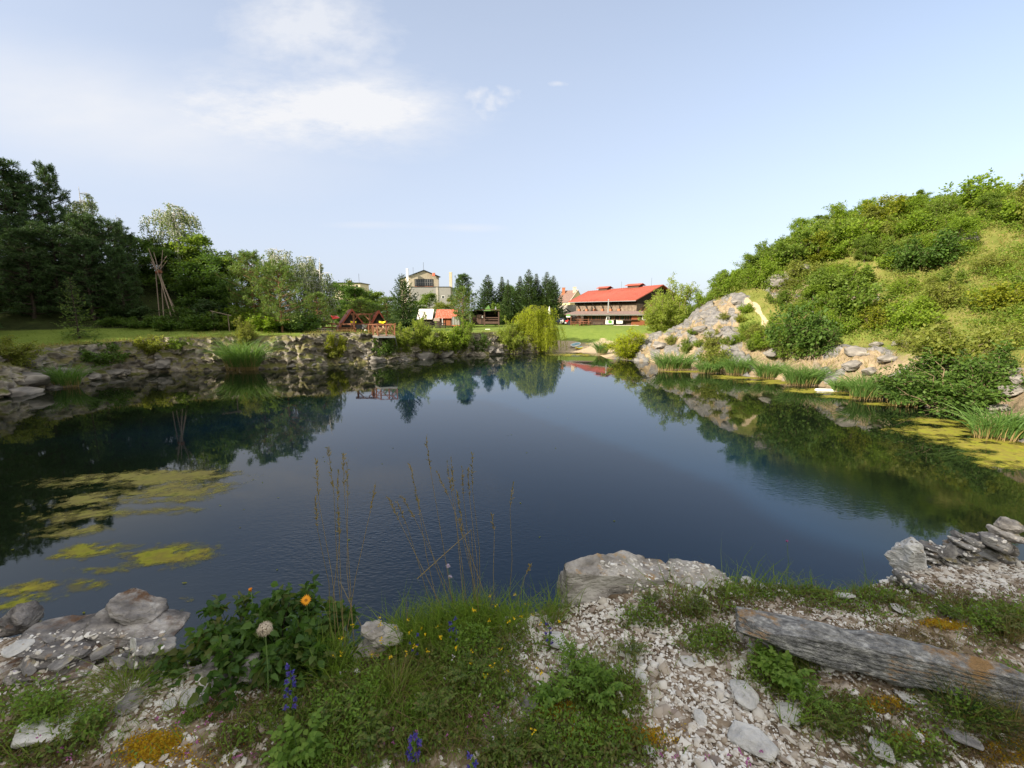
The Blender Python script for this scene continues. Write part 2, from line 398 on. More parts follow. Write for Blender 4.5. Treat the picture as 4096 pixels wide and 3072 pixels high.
# ------------------------------------------------------------------ foreground ledge
EDGE_PX = [(-60, 640), (0, 636), (90, 632), (150, 652), (200, 668), (270, 668), (330, 652), (370, 640), (410, 628), (470, 616), (540, 612), (580, 603), (620, 594), (660, 584), (705, 580), (750, 589), (820, 590), (870, 588), (905, 572), (960, 560), (1024, 556), (1100, 552)]
EP = np.array([onz(a, b, 3.85)[:2] for a, b in EDGE_PX])
def ledge_edge(x): return np.interp(x, EP[:, 0], EP[:, 1])+.06*fbm2(x, np.zeros_like(x), 2.2, 4, 41)
def ledge_top(x, y):
    z = 3.85+.035*fbm2(x, y, 1.1, 4, 21)+.012*fbm2(x, y, 6, 3, 22)
    z = z+.13*np.exp(-(((x-.90)/.50)**2+((y-2.5)/.30)**2))     # gravel heaped against the boulder
    z = z+.05*np.exp(-(((x+2.0)/.5)**2+((y-1.75)/.3)**2))
    return z
def ledge(x, y):
    x = np.asarray(x, float); y = np.asarray(y, float)
    e = ledge_edge(np.ravel(x)).reshape(np.shape(x))
    d = y-e
    t = ledge_top(x, y)
    drop = .03*smooth(-.35, 0, d)+.9*smooth(0, .35, d)+3.4*smooth(.25, 1.35, d+.15*fbm2(x, y, 1.6, 3, 31))
    return t-drop
LX0, LX1, LY0, LY1 = -6.0, 7.5, -3.0, 4.9
def height(x, y, coarse=False):
    sd, w = shore_dist(x, y)
    Lh = land(x, y)
    wet = -.15-np.minimum(-sd, 12)*.35
    dry = Lh*smooth(0, 1, sd/np.maximum(w, .3))
    # benches of broken rock along the quarry shore
    h = np.where(sd > 0, dry, wet)
    near = smooth(9, 6, np.hypot(x-.5, (y-1)*1.2)) if False else None
    return h
def inledge(x, y): return (x > LX0) & (x < LX1) & (y > LY0) & (y < LY1)
def ground_z(x, y):
    x = np.atleast_1d(np.asarray(x, float)); y = np.atleast_1d(np.asarray(y, float))
    h = height(x, y); m = inledge(x, y)
    h[m] = ledge(x[m], y[m])
    return h
def gz(x, y): return float(ground_z([x], [y])[0])
def hit(px, py, ymin=1, ymax=200):
    """where the ray through a photo pixel meets the ground"""
    d = raydir(px, py); ts = np.exp(np.linspace(math.log(ymin), math.log(ymax), 500))/d[1]
    P = np.array([0, 0, CAMZ])+ts[:, None]*d; g = ground_z(P[:, 0], P[:, 1]); g = np.maximum(g, 0)
    k = np.argmax(P[:, 2] < g)
    if P[k, 2] >= g[k]: k = len(P)-1
    if k == 0: return P[0]
    a = P[k-1, 2]-g[k-1]; b = g[k]-P[k, 2]; t = a/(a+b+1e-9)
    q = P[k-1]*(1-t)+P[k]*t
    return np.array([q[0], q[1], gz(q[0], q[1])])
def worley(u, v, seed=0):
    """nearest jittered cell: id hash values and offset to the cell's centre"""
    iu, iv = np.floor(u), np.floor(v); best = np.full(u.shape, 1e9); cid = [np.zeros(u.shape) for _ in range(3)]; du = np.zeros(u.shape); dv = np.zeros(u.shape); sec = np.full(u.shape, 1e9)
    for a in (-1, 0, 1):
        for b in (-1, 0, 1):
            cu_, cv_ = (iu+a).astype(np.int64), (iv+b).astype(np.int64); z = np.zeros_like(cu_)
            pu = cu_+.5+.42*_hash(cu_, cv_, z, seed); pv = cv_+.5+.42*_hash(cu_, cv_, z, seed+1)
            d = (u-pu)**2+(v-pv)**2; m = d < best
            sec = np.where(m, best, np.minimum(sec, d)); best = np.where(m, d, best)
            for q in range(3): cid[q] = np.where(m, _hash(cu_, cv_, z, seed+2+q), cid[q])
            du = np.where(m, u-pu, du); dv = np.where(m, v-pv, dv)
    return cid, du, dv, np.sqrt(sec)-np.sqrt(best)

def axis(parts):
    o = []
    for a, b, s in parts: o += list(np.arange(a, b, s))
    return np.array(o+[parts[-1][1]])
xs = axis([(-900, -160, 60), (-160, -60, 4), (-60, -40, .8), (-40, 13, .34), (13, 36, .15), (36, 75, .7), (75, 200, 5), (200, 900, 60)])
ys = axis([(-120, -20, 5), (-20, 8, 1.0), (8, 16, .4), (16, 60, .16), (60, 130, .9), (130, 260, 8), (260, 2400, 90)])
GX, GY = np.meshgrid(xs, ys)
sd, wid = shore_dist(GX, GY); GZ = height(GX, GY)
hr = hill_r(GX, GY)
# rock mask: banks, spur, outcrops, the strip under the bench
wob = fbm2(GX, GY, .35, 4, 51)
bank = smooth(1.35, .55, sd/np.maximum(wid, .1)+wob*.5)*(wid < 8)*(sd > -2)
right = GX > 14
bank_r = bank*right
spur = smooth(.46, .76, 1.25*np.exp(-(((GX-20.6)/3.8)**2+((GY-46.5)/6)**2))+wob*.55)
spur2 = smooth(.35, .6, np.exp(-(((GX-(27.5+(GY-45)*-.35))/2.4)**2+((GY-41)/6)**2))*1.1+wob*.5)
rockm = np.clip(np.maximum(bank, np.maximum(spur, spur2*.9)), 0, 1)
cid, wu, wv, edge = worley(GX*.62+GZ*.35+.6*wob, GY*.42+.6*wob, 60)
cid2, wu2, wv2, edge2 = worley(GX*1.7+GZ*.9, GY*1.1+.3*wob, 70)
blockz = (.34*cid[0]+.45*cid[1]*wu+.40*cid[2]*wv+.20*cid2[0]+.22*cid2[1]*wu2+.2*cid2[2]*wv2-.22*smooth(.10, 0, edge)-.12*smooth(.10, 0, edge2))
GZ = GZ+np.where(right, .95*rockm*blockz*smooth(.0, .5, sd), 0)
GZ = GZ+.05*fbm2(GX, GY, .9, 3, 33)*(sd > .5)*(1-rockm)
# undermine the coarse sheet where the ledge / cliff meshes take over
GZ = np.where((GX > LX0+.6) & (GX < LX1-.6) & (GY > LY0+.6) & (GY < LY1-.5), np.minimum(GZ, -1.2), GZ)
leftbank = (GX < 5) & (GY > 8) & (wid < 2.2)
GZ = np.where(leftbank & (sd > 0) & (sd < 1.7), np.minimum(GZ, land(GX, GY)*smooth(.9, 2.0, sd)-.35), GZ)
sand = np.clip(smooth(.52, .25, sd/np.maximum(wid, .1)+.25*wob)*(wid > 6)*(sd > -3), 0, 1)
path = np.zeros_like(GX)
PATH = [hit(a, b)[:2] for a, b in ((748, 302), (757, 308), (764, 318), (768, 331))]
for (ax, ay), (bx, by) in list(zip(PATH[:-1], PATH[1:]))+[((10, 84), (6.4, 83))]:
    dx, dy = bx-ax, by-ay; t = np.clip(((GX-ax)*dx+(GY-ay)*dy)/(dx*dx+dy*dy), 0, 1)
    path = np.maximum(path, smooth(.30, .10, np.hypot(GX-ax-t*dx, GY-ay-t*dy)+.35*fbm2(GX, GY, 1.2, 3, 77)))
dry = np.clip(smooth(.02, .6, hr/4)+.45*wob*right+(.7*np.exp(-(((GX+15)/5)**2+((GY-45)/3)**2))), 0, 1)
dry = np.maximum(dry, right*(sd > 0)*(.62+.3*wob)*(hr > -1)*(GY < 62))
dry = np.maximum(dry, np.clip(smooth(3.2, 1.2, sd)*.9+.3*wob, 0, 1)*(GX < 12)*(wid < 3))
me = mesh_np('terrain', np.stack([GX.ravel(), GY.ravel(), GZ.ravel()], 1), grid_faces(len(xs), len(ys)), True)
at_ = me.color_attributes.new('mask', 'FLOAT_COLOR', 'POINT')
mk = np.stack([rockm, np.clip(np.maximum(sand, path), 0, 1), np.clip(dry, 0, 1), np.clip(.5+.35*cid[0]+.3*cid2[0], 0, 1)], -1).reshape(-1).astype(np.float32)
at_.data.foreach_set('color', mk)
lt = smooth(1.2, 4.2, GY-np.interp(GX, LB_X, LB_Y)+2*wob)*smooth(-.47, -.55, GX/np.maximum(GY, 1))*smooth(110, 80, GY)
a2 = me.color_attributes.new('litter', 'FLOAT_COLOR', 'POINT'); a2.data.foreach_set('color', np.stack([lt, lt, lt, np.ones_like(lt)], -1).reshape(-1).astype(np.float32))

def terrain_mat():
    m = D.materials.new('terrain'); N, L = nt(m); b = N['Principled BSDF']
    tc = N.new('ShaderNodeTexCoord'); a = N.new('ShaderNodeVertexColor'); a.layer_name = 'mask'
    sp = N.new('ShaderNodeSeparateColor'); L.new(a.outputs['Color'], sp.inputs[0])
    def no(s, d=6, r=.62, st=None):
        n = N.new('ShaderNodeTexNoise'); n.inputs['Scale'].default_value = s; n.inputs['Detail'].default_value = d; n.inputs['Roughness'].default_value = r
        if st:
            mp = N.new('ShaderNodeMapping'); mp.inputs['Scale'].default_value = st; L.new(tc.outputs['Object'], mp.inputs['Vector']); L.new(mp.outputs[0], n.inputs['Vector'])
        else: L.new(tc.outputs['Object'], n.inputs['Vector'])
        return n.outputs['Fac']
    def mix(f, x, y):
        k = N.new('ShaderNodeMix'); k.data_type = 'RGBA'; L.new(f, k.inputs['Factor'])
        for q, s in ((x, 'A'), (y, 'B')):
            if hasattr(q, 'is_output'): L.new(q, k.inputs[s])
            else: k.inputs[s].default_value = (*q, 1)
        return k.outputs['Result']
    def rm(f, stops): r = ramp(N, stops); L.new(f, r.inputs['Fac']); return r.outputs['Color']
    n1 = no(.8, 9, .68); n2 = no(5, 8, .7); n3 = no(.12, 4)
    grass = mix(n3, rm(n2, [(.3, (.10, .15, .024)), (.55, (.17, .235, .045)), (.75, (.26, .30, .07))]), rm(n1, [(.3, (.10, .155, .025)), (.7, (.215, .265, .055))]))
    drygr = rm(n1, [(.25, (.07, .10, .018)), (.48, (.15, .165, .04)), (.62, (.21, .19, .065)), (.8, (.28, .225, .10))])
    rg = rm(no(1.6, 10, .7, (1, 1, 3.0)), [(.28, (.07, .068, .068)), (.48, (.17, .165, .165)), (.66, (.28, .265, .25)), (.8, (.42, .40, .37))])
    rt = rm(no(1.1, 10, .72, (1, 1, 2.0)), [(.28, (.13, .10, .07)), (.45, (.25, .195, .13)), (.62, (.36, .285, .19)), (.8, (.45, .38, .29))])
    rock = mix(rm(a.outputs['Alpha'], [(.50, (0, 0, 0)), (.62, (1, 1, 1))]), rt, rg)
    sandc = rm(n2, [(.3, (.36, .28, .18)), (.7, (.52, .42, .29))])
    def gain(x, lo, hi):
        q = N.new('ShaderNodeMapRange'); L.new(x, q.inputs[0]); q.inputs[1].default_value = lo; q.inputs[2].default_value = hi; return q.outputs[0]
    def addn(x, k):
        q = N.new('ShaderNodeMath'); q.operation = 'MULTIPLY_ADD'; L.new(n2, q.inputs[0]); q.inputs[1].default_value = k
        z = N.new('ShaderNodeMath'); z.operation = 'SUBTRACT'; z.inputs[1].default_value = k/2; L.new(x, z.inputs[0]); L.new(z.outputs[0], q.inputs[2]); return q.outputs[0]
    c = mix(gain(addn(sp.outputs[2], .8), .3, .75), grass, drygr)
    c = mix(gain(addn(sp.outputs[0], .9), .35, .6), c, rock)
    c = mix(gain(addn(sp.outputs[1], .6), .35, .6), c, sandc)
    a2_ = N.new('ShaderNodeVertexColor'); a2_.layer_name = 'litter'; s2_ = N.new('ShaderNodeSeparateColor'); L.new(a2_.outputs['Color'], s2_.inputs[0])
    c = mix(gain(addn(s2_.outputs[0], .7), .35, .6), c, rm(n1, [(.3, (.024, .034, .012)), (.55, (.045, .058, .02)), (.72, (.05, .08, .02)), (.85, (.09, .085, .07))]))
    L.new(c, b.inputs['Base Color']); b.inputs['Roughness'].default_value = .95; b.inputs['Specular IOR Level'].default_value = .1
    bp = N.new('ShaderNodeBump'); bp.inputs['Strength'].default_value = .8; bp.inputs['Distance'].default_value = .12
    L.new(no(3.2, 9, .72), bp.inputs['Height']); L.new(bp.outputs['Normal'], b.inputs['Normal'])
    return m
tag(link('terrain', me, terrain_mat()), 'grassy quarry ground with banks and hillside round the pond', None, None, 'structure')

# ------------------------------------------------------------------ rocky bank along the far-left shore (cliff strip)
rockmat = pbr('bank_rock', [(.13, .11, .10), (.30, .26, .22), (.42, .35, .27), (.55, .49, .41)], 1.1, .9, .9, 5, 9, .2, stretch=(1, 1, 2.2), dist=.06)
i0 = int(np.argmin(np.hypot(*(SDP-SHP[39 if len(SHP) > 39 else -1]).T))); i1 = int(np.argmin(np.hypot(*(SDP-SHP[12]).T)))
seq = list(range(i0, len(SDP)))+list(range(0, i1+8))
Pl = SDP[seq]; Nl = SDN[seq]
# smooth the normals, resample finely
for _ in range(6): Nl = (np.roll(Nl, 1, 0)+Nl*2+np.roll(Nl, -1, 0))/4
Nl /= np.linalg.norm(Nl, axis=1, keepdims=True)
sl_ = np.concatenate([[0], np.cumsum(np.linalg.norm(np.diff(Pl, axis=0), axis=1))])
ss = np.arange(0, sl_[-1], .11)
bx_ = np.interp(ss, sl_, Pl[:, 0]); by_ = np.interp(ss, sl_, Pl[:, 1]); nx_ = np.interp(ss, sl_, Nl[:, 0]); ny_ = np.interp(ss, sl_, Nl[:, 1])
nt_ = 40; tt = np.linspace(0, 1, nt_)
S, T = np.meshgrid(ss, tt)
BX, BY, NX, NY = [np.tile(q, (nt_, 1)) for q in (bx_, by_, nx_, ny_)]
lowf = fbm2(S, T*0, .12, 3, 91)
LT = land(BX+NX*2.2, BY+NY*2.2)
prof_z = np.where(T < .82, -.35+(LT+.35)*np.minimum(T/.82, 1), LT+.02-.03*(T-.82))
off = np.where(T < .82, .05+1.35*(T/.82)**1.3, 1.4+2.2*(T-.82)/.18)
c1, u1, v1, e1 = worley(S*.75+.4*fbm2(S, T*3, .8, 3, 5), prof_z*1.15+.4*fbm2(S, T*3+9, .8, 3, 6), 200)
c2, u2, v2, e2 = worley(S*1.7+.3*c1[0]+prof_z*.5, prof_z*2.4+.25*S, 210)
fade = smooth(1.0, .8, T)
disp = fade*(.34*c1[0]+.30*u1*c1[1]+.35*v1*(c1[2]-.4)+.20*c2[0]+.30*u2*c2[1]+.25*v2*c2[2]+.12*fbm2(S*1.0, prof_z*1.6+S*.07, 3.2, 4, 9)-.22*smooth(.12, 0, e1)-.07*smooth(.12, 0, e2)+.5*lowf)
disp = disp-.55*smooth(.25, .0, T)*np.clip(.4+fbm2(S, T*0, .35, 3, 19), 0, 1)   # stones reaching into the water
o_ = off+disp
VX = BX+NX*o_; VY = BY+NY*o_; VZ = prof_z+.10*c1[1]*fade+.06*c2[2]*fade
VZ = np.where(T > .99, VZ-.25, VZ)
me = mesh_np('rocky_bank', np.stack([VX.ravel(), VY.ravel(), VZ.ravel()], 1), grid_faces(len(ss), nt_)[:, ::-1], False)
def bank_mat():
    m = pbr('bank_rock_face', [(.075, .07, .066), (.19, .172, .152), (.35, .31, .255), (.56, .51, .44)], .9, .92, .8, 6, 10, .15, stretch=(1, 1, 1.8), dist=.06)
    N, L = m.node_tree.nodes, m.node_tree.links; b = N['Principled BSDF']
    g = N.new('ShaderNodeNewGeometry'); s = N.new('ShaderNodeSeparateXYZ'); L.new(g.outputs['Normal'], s.inputs[0])
    tc = N.new('ShaderNodeTexCoord'); n = N.new('ShaderNodeTexNoise'); n.inputs['Scale'].default_value = .7; n.inputs['Detail'].default_value = 9; n.inputs['Roughness'].default_value = .7; L.new(tc.outputs['Object'], n.inputs['Vector'])
    q = N.new('ShaderNodeMath'); q.operation = 'MULTIPLY_ADD'; L.new(s.outputs['Z'], q.inputs[0]); q.inputs[1].default_value = .55; L.new(n.outputs['Fac'], q.inputs[2])
    mr = N.new('ShaderNodeMapRange'); L.new(q.outputs[0], mr.inputs[0]); mr.inputs[1].default_value = .62; mr.inputs[2].default_value = .85
    old = b.inputs['Base Color'].links[0].from_socket
    r = ramp(N, [(.35, (.065, .085, .02)), (.5, (.13, .13, .045)), (.65, (.21, .175, .10))]); L.new(n.outputs['Fac'], r.inputs['Fac'])
    k = N.new('ShaderNodeMix'); k.data_type = 'RGBA'; L.new(mr.outputs[0], k.inputs['Factor']); L.new(old, k.inputs['A']); L.new(r.outputs['Color'], k.inputs['B']); L.new(k.outputs['Result'], b.inputs['Base Color'])
    return m
tag(link('rocky_bank', me, bank_mat()), 'steep bank of broken pale rock along the far water edge', None, None, 'structure')

# ------------------------------------------------------------------ water
def water_mat():
    m = D.materials.new('pond_water'); N, L = nt(m); b = N['Principled BSDF']
    tc = N.new('ShaderNodeTexCoord'); P = tc.outputs['Object']
    def no(s, d=3, st=(1, 1, 1), rot=0, r=.5):
        mp = N.new('ShaderNodeMapping'); mp.inputs['Scale'].default_value = st; mp.inputs['Rotation'].default_value = (0, 0, rot); L.new(P, mp.inputs['Vector'])
        n = N.new('ShaderNodeTexNoise'); n.inputs['Scale'].default_value = s; n.inputs['Detail'].default_value = d; n.inputs['Roughness'].default_value = r; L.new(mp.outputs[0], n.inputs['Vector']); return n.outputs['Fac']
    def ma(op, a, c, cl=False):
        q = N.new('ShaderNodeMath'); q.operation = op; q.use_clamp = cl
        for i, z in enumerate((a, c)):
            if hasattr(z, 'is_output'): L.new(z, q.inputs[i])
            else: q.inputs[i].default_value = z
        return q.outputs[0]
    # breeze patch: ripples where the wind touches, calm elsewhere
    s = N.new('ShaderNodeSeparateXYZ'); L.new(P, s.inputs[0])
    def gauss(cx, cy, rx, ry):
        a = ma('DIVIDE', ma('SUBTRACT', s.outputs['X'], cx), rx); c = ma('DIVIDE', ma('SUBTRACT', s.outputs['Y'], cy), ry)
        return ma('EXPONENT', ma('MULTIPLY', ma('ADD', ma('MULTIPLY', a, a), ma('MULTIPLY', c, c)), -1), 0)
    patch = ma('MAXIMUM', gauss(-3.0, 9.5, 3.0, 3.2), ma('MULTIPLY', gauss(9, 13, 3, 1.6), .25))
    patch = ma('MULTIPLY', patch, ma('ADD', no(.35, 3), .35))
    rip = no(7.0, 2, (1, 2.2, 1), .55, .45); rip2 = no(3.0, 2, (1, 1.8, 1), -.3); calm = no(1.1, 3, (1, 1.3, 1)); fine = no(16, 2)
    hgt = ma('ADD', ma('MULTIPLY', ma('ADD', ma('MULTIPLY', rip, .7), ma('MULTIPLY', rip2, .5)), ma('ADD', ma('MULTIPLY', patch, .024), .00012)), ma('ADD', ma('MULTIPLY', calm, .0016), ma('MULTIPLY', fine, .00008)))
    bp = N.new('ShaderNodeBump'); bp.inputs['Strength'].default_value = 1; bp.inputs['Distance'].default_value = 1.0
    L.new(hgt, bp.inputs['Height']); L.new(bp.outputs['Normal'], b.inputs['Normal'])
    # silty shallows by the near-left rocks; weedy shore tint spread wider to paint in dark bank shade and reflections
    sh = ma('MULTIPLY', gauss(-5.5, 4.5, 4.2, 3.4), ma('ADD', no(.8, 5), .3), True)
    k = N.new('ShaderNodeMix'); k.data_type = 'RGBA'; L.new(sh, k.inputs['Factor']); wv_ = N.new('ShaderNodeVertexColor'); wv_.layer_name = 'shore_shade'; ws_ = N.new('ShaderNodeSeparateColor'); L.new(wv_.outputs['Color'], ws_.inputs[0]); kw = N.new('ShaderNodeMix'); kw.data_type = 'RGBA'; L.new(ws_.outputs[0], kw.inputs['Factor']); kw.inputs['A'].default_value = (.0045, .0195, .045, 1); kw.inputs['B'].default_value = (.0055, .0095, .0045, 1); L.new(kw.outputs['Result'], k.inputs['A']); k.inputs['B'].default_value = (.055, .062, .062, 1)
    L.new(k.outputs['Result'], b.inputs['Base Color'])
    b.inputs['Roughness'].default_value = .02; b.inputs['IOR'].default_value = 1.333
    return m
wx_, wy_ = np.meshgrid(np.arange(-60, 40.1, .5), np.arange(-6, 80.1, .5)); wsd, _w = shore_dist(wx_, wy_)
wm_ = mesh_np('pond_water', np.stack([wx_.ravel(), wy_.ravel(), wx_.ravel()*0], 1), grid_faces(wx_.shape[1], wx_.shape[0]), True)
wc_ = np.maximum(np.maximum(smooth(13, 24, wy_), smooth(-4, -12, wx_)), smooth(7, 12, wx_)).ravel()*smooth(-15, -2.5, wsd+1.5*fbm2(wx_, wy_, .2, 3, 44)+11*smooth(-3, -15, wx_-.15*wy_+2)+9*smooth(5, 13, wx_-.12*wy_+3)).ravel()*smooth(3, 9, wy_.ravel()); wm_.color_attributes.new('shore_shade', 'FLOAT_COLOR', 'POINT').data.foreach_set('color', np.stack([wc_, wc_, wc_, np.ones_like(wc_)], -1).reshape(-1).astype(np.float32))  # darkens the base colour to stand in for bank shade and reflections
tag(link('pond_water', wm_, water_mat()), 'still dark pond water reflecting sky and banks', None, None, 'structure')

# ------------------------------------------------------------------ foreground ledge mesh
lx = np.arange(LX0, LX1+.01, .018); ly = axis([(LY0, .9, .08), (.9, LY1, .018)])
QX, QY = np.meshgrid(lx, ly); QZ = ledge(QX, QY)
QZ = QZ+.010*fbm2(QX, QY, 14, 3, 81)
me = mesh_np('gravel_ledge', np.stack([QX.ravel(), QY.ravel(), QZ.ravel()], 1), grid_faces(len(lx), len(ly)), True)
def ledge_mat():
    m = D.materials.new('ledge_soil'); N, L = nt(m); b = N['Principled BSDF']; tc = N.new('ShaderNodeTexCoord')
    v = N.new('ShaderNodeTexVoronoi'); v.inputs['Scale'].default_value = 42; L.new(tc.outputs['Object'], v.inputs['Vector'])
    n = N.new('ShaderNodeTexNoise'); n.inputs['Scale'].default_value = 3; n.inputs['Detail'].default_value = 9; n.inputs['Roughness'].default_value = .7; L.new(tc.outputs['Object'], n.inputs['Vector'])
    sp = N.new('ShaderNodeSeparateColor'); L.new(v.outputs['Color'], sp.inputs[0])
    r = ramp(N, [(0, (.10, .07, .045)), (.4, (.24, .18, .125)), (.7, (.36, .29, .22)), (1, (.5, .45, .4))]); L.new(sp.outputs[0], r.inputs['Fac'])
    r2 = ramp(N, [(.3, (.07, .05, .032)), (.7, (.22, .16, .11))]); L.new(n.outputs['Fac'], r2.inputs['Fac'])
    mr = N.new('ShaderNodeMapRange'); L.new(n.outputs['Fac'], mr.inputs[0]); mr.inputs[1].default_value = .38; mr.inputs[2].default_value = .58
    k = N.new('ShaderNodeMix'); k.data_type = 'RGBA'; L.new(mr.outputs[0], k.inputs['Factor']); L.new(r2.outputs['Color'], k.inputs['A']); L.new(r.outputs['Color'], k.inputs['B']); L.new(k.outputs['Result'], b.inputs['Base Color'])
    b.inputs['Roughness'].default_value = .95; b.inputs['Specular IOR Level'].default_value = .15
    bp = N.new('ShaderNodeBump'); bp.inputs['Strength'].default_value = .9; bp.inputs['Distance'].default_value = .012; bp.invert = True; L.new(v.outputs['Distance'], bp.inputs['Height']); L.new(bp.outputs['Normal'], b.inputs['Normal'])
    return m
tag(link('gravel_ground', me, ledge_mat()), 'stony ledge of pale gravel and thin soil above the pond', None, None, 'structure')

# ------------------------------------------------------------------ plant generators (numpy): each returns mesh data for foliage and wood
def unit(a): return a/np.maximum(np.linalg.norm(a, axis=-1, keepdims=True), 1e-9)
def leaf_quads(pos, d, nrm, ln, wd):
    d = unit(d); s = unit(np.cross(d, nrm)); ln = np.broadcast_to(ln, len(pos))[:, None]; wd = np.broadcast_to(wd, len(pos))[:, None]
    mid = pos+d*ln*.48
    v = np.stack([pos, mid+s*wd/2, pos+d*ln, mid-s*wd/2], 1).reshape(-1, 3)
    return v, np.arange(len(v)).reshape(-1, 4)
def leaf_shape(pos, d, nrm, ln, wd, fold=.25, droop=.25):
    """pointed oval leaf with a folded midrib and a drooping tip"""
    d = unit(d); s = unit(np.cross(d, nrm)); n = np.cross(s, d); ln = np.broadcast_to(ln, len(pos))[:, None]; wd = np.broadcast_to(wd, len(pos))[:, None]
    dn = np.array([0, 0, -1.])*ln*droop
    c1, c2, t = pos+d*ln*.3+dn*.06, pos+d*ln*.65+dn*.35, pos+d*ln+dn
    up1, up2 = n*wd*fold, n*wd*fold*.8
    v = np.stack([pos, c1, c2, t, c1+s*wd*.5+up1, c2+s*wd*.42+up2, c1-s*wd*.5+up1, c2-s*wd*.42+up2], 1)
    F_ = np.array([[0, 1, 4], [1, 5, 4], [1, 2, 5], [2, 3, 5], [0, 6, 1], [1, 6, 7], [1, 7, 2], [2, 7, 3]])
    m = len(pos); return v.reshape(-1, 3), (np.arange(m)[:, None, None]*8+F_[None]).reshape(-1, 3)
def rand_dirs(rng, n, zb=0):
    v = rng.normal(size=(n, 3)); v = unit(v); v[:, 2] += zb; return unit(v)
def tube_np(pts, radii, k=5):
    """pts (m,n,3) m polylines of n points; radii (m,n)"""
    m, n, _ = pts.shape
    d = np.gradient(pts, axis=1); d = unit(d)
    ref = np.where(np.abs(d[..., 2:3]) > .9, np.array([1., 0, 0]), np.array([0, 0, 1.]))
    u = unit(np.cross(d, ref)); w = np.cross(d, u)
    a = 2*np.pi*np.arange(k)/k
    v = pts[:, :, None, :]+radii[:, :, None, None]*(u[:, :, None, :]*np.cos(a)[None, None, :, None]+w[:, :, None, :]*np.sin(a)[None, None, :, None])
    idx = np.arange(m*n*k).reshape(m, n, k)
    f = np.stack([idx[:, :-1, :], np.roll(idx, -1, 2)[:, :-1, :], np.roll(idx, -1, 2)[:, 1:, :], idx[:, 1:, :]], -1).reshape(-1, 4)
    return v.reshape(-1, 3), f
def join(parts):
    vs = []; fs = []; o = 0
    for v, f in parts:
        vs.append(v); fs.append(f+o); o += len(v)
    return np.concatenate(vs), np.concatenate(fs)

def gen_shrub(seed, H, Rr, stems=14, twigs=16, leaves=22, ll=.10, lw=.055, upright=.5, twl=.34, low=.15, jit=.5, lf=None):
    """many-stemmed bush"""
    rng = np.random.default_rng(seed); n = 7
    az = rng.uniform(0, 2*np.pi, stems); rad = Rr*np.sqrt(rng.uniform(.02, 1, stems)); hh = H*(1-.55*(rad/Rr)**2)*rng.uniform(.75, 1.05, stems)
    base = np.stack([np.cos(az)*rad*.18, np.sin(az)*rad*.18, np.zeros(stems)-.05], 1)
    t = np.linspace(0, 1, n)
    bend = t**(1+upright)
    P = base[:, None, :]+np.stack([np.cos(az)[:, None]*rad[:, None]*.85*bend, np.sin(az)[:, None]*rad[:, None]*.85*bend, hh[:, None]*t*np.ones((stems, 1))], -1)
    P += rng.normal(0, .03*H, P.shape)*t[None, :, None]
    rr = .018*H*(1-t*.85)[None, :]*rng.uniform(.5, 1, (stems, 1))
    wood = [tube_np(P, rr, 4)]
    # twigs
    m = stems*twigs; si = np.repeat(np.arange(stems), twigs); tv = rng.uniform(low, 1, m)
    ft = tv*(n-1); i0 = np.minimum(ft.astype(int), n-2); fr = (ft-i0)[:, None]
    tb = P[si, i0]*(1-fr)+P[si, i0+1]*fr; td = unit(P[si, i0+1]-P[si, i0])
    out = unit(np.concatenate([tb[:, :2], np.zeros((m, 1))], 1)+1e-6)
    dr = unit(td*.5+rand_dirs(rng, m, .15)*.9+out*.35)
    L_ = twl*H*rng.uniform(.4, 1, m)*(1.05-.5*tv)
    tw = np.stack([tb, tb+dr*L_[:, None]*.5, tb+dr*L_[:, None]+np.array([0, 0, -.06])*L_[:, None]], 1)
    wood.append(tube_np(tw, np.tile(np.array([[.004, .003, .0015]])*H, (m, 1)), 3))
    k = leaves; M = m*k; ti = np.repeat(np.arange(m), k); s = rng.uniform(.1, 1.05, M)[:, None]
    pos = tb[ti]+dr[ti]*L_[ti][:, None]*s+rng.normal(0, ll*jit, (M, 3))
    pos[:, 2] = np.maximum(pos[:, 2], .03)
    ld = unit(dr[ti]*.6+rand_dirs(rng, M)*.9+np.array([0, 0, -.15])); nr = rand_dirs(rng, M, .9)
    fol = (lf or leaf_quads)(pos, ld, nr, ll*rng.uniform(.7, 1.25, M), lw*rng.uniform(.7, 1.25, M))
    return fol, join(wood)

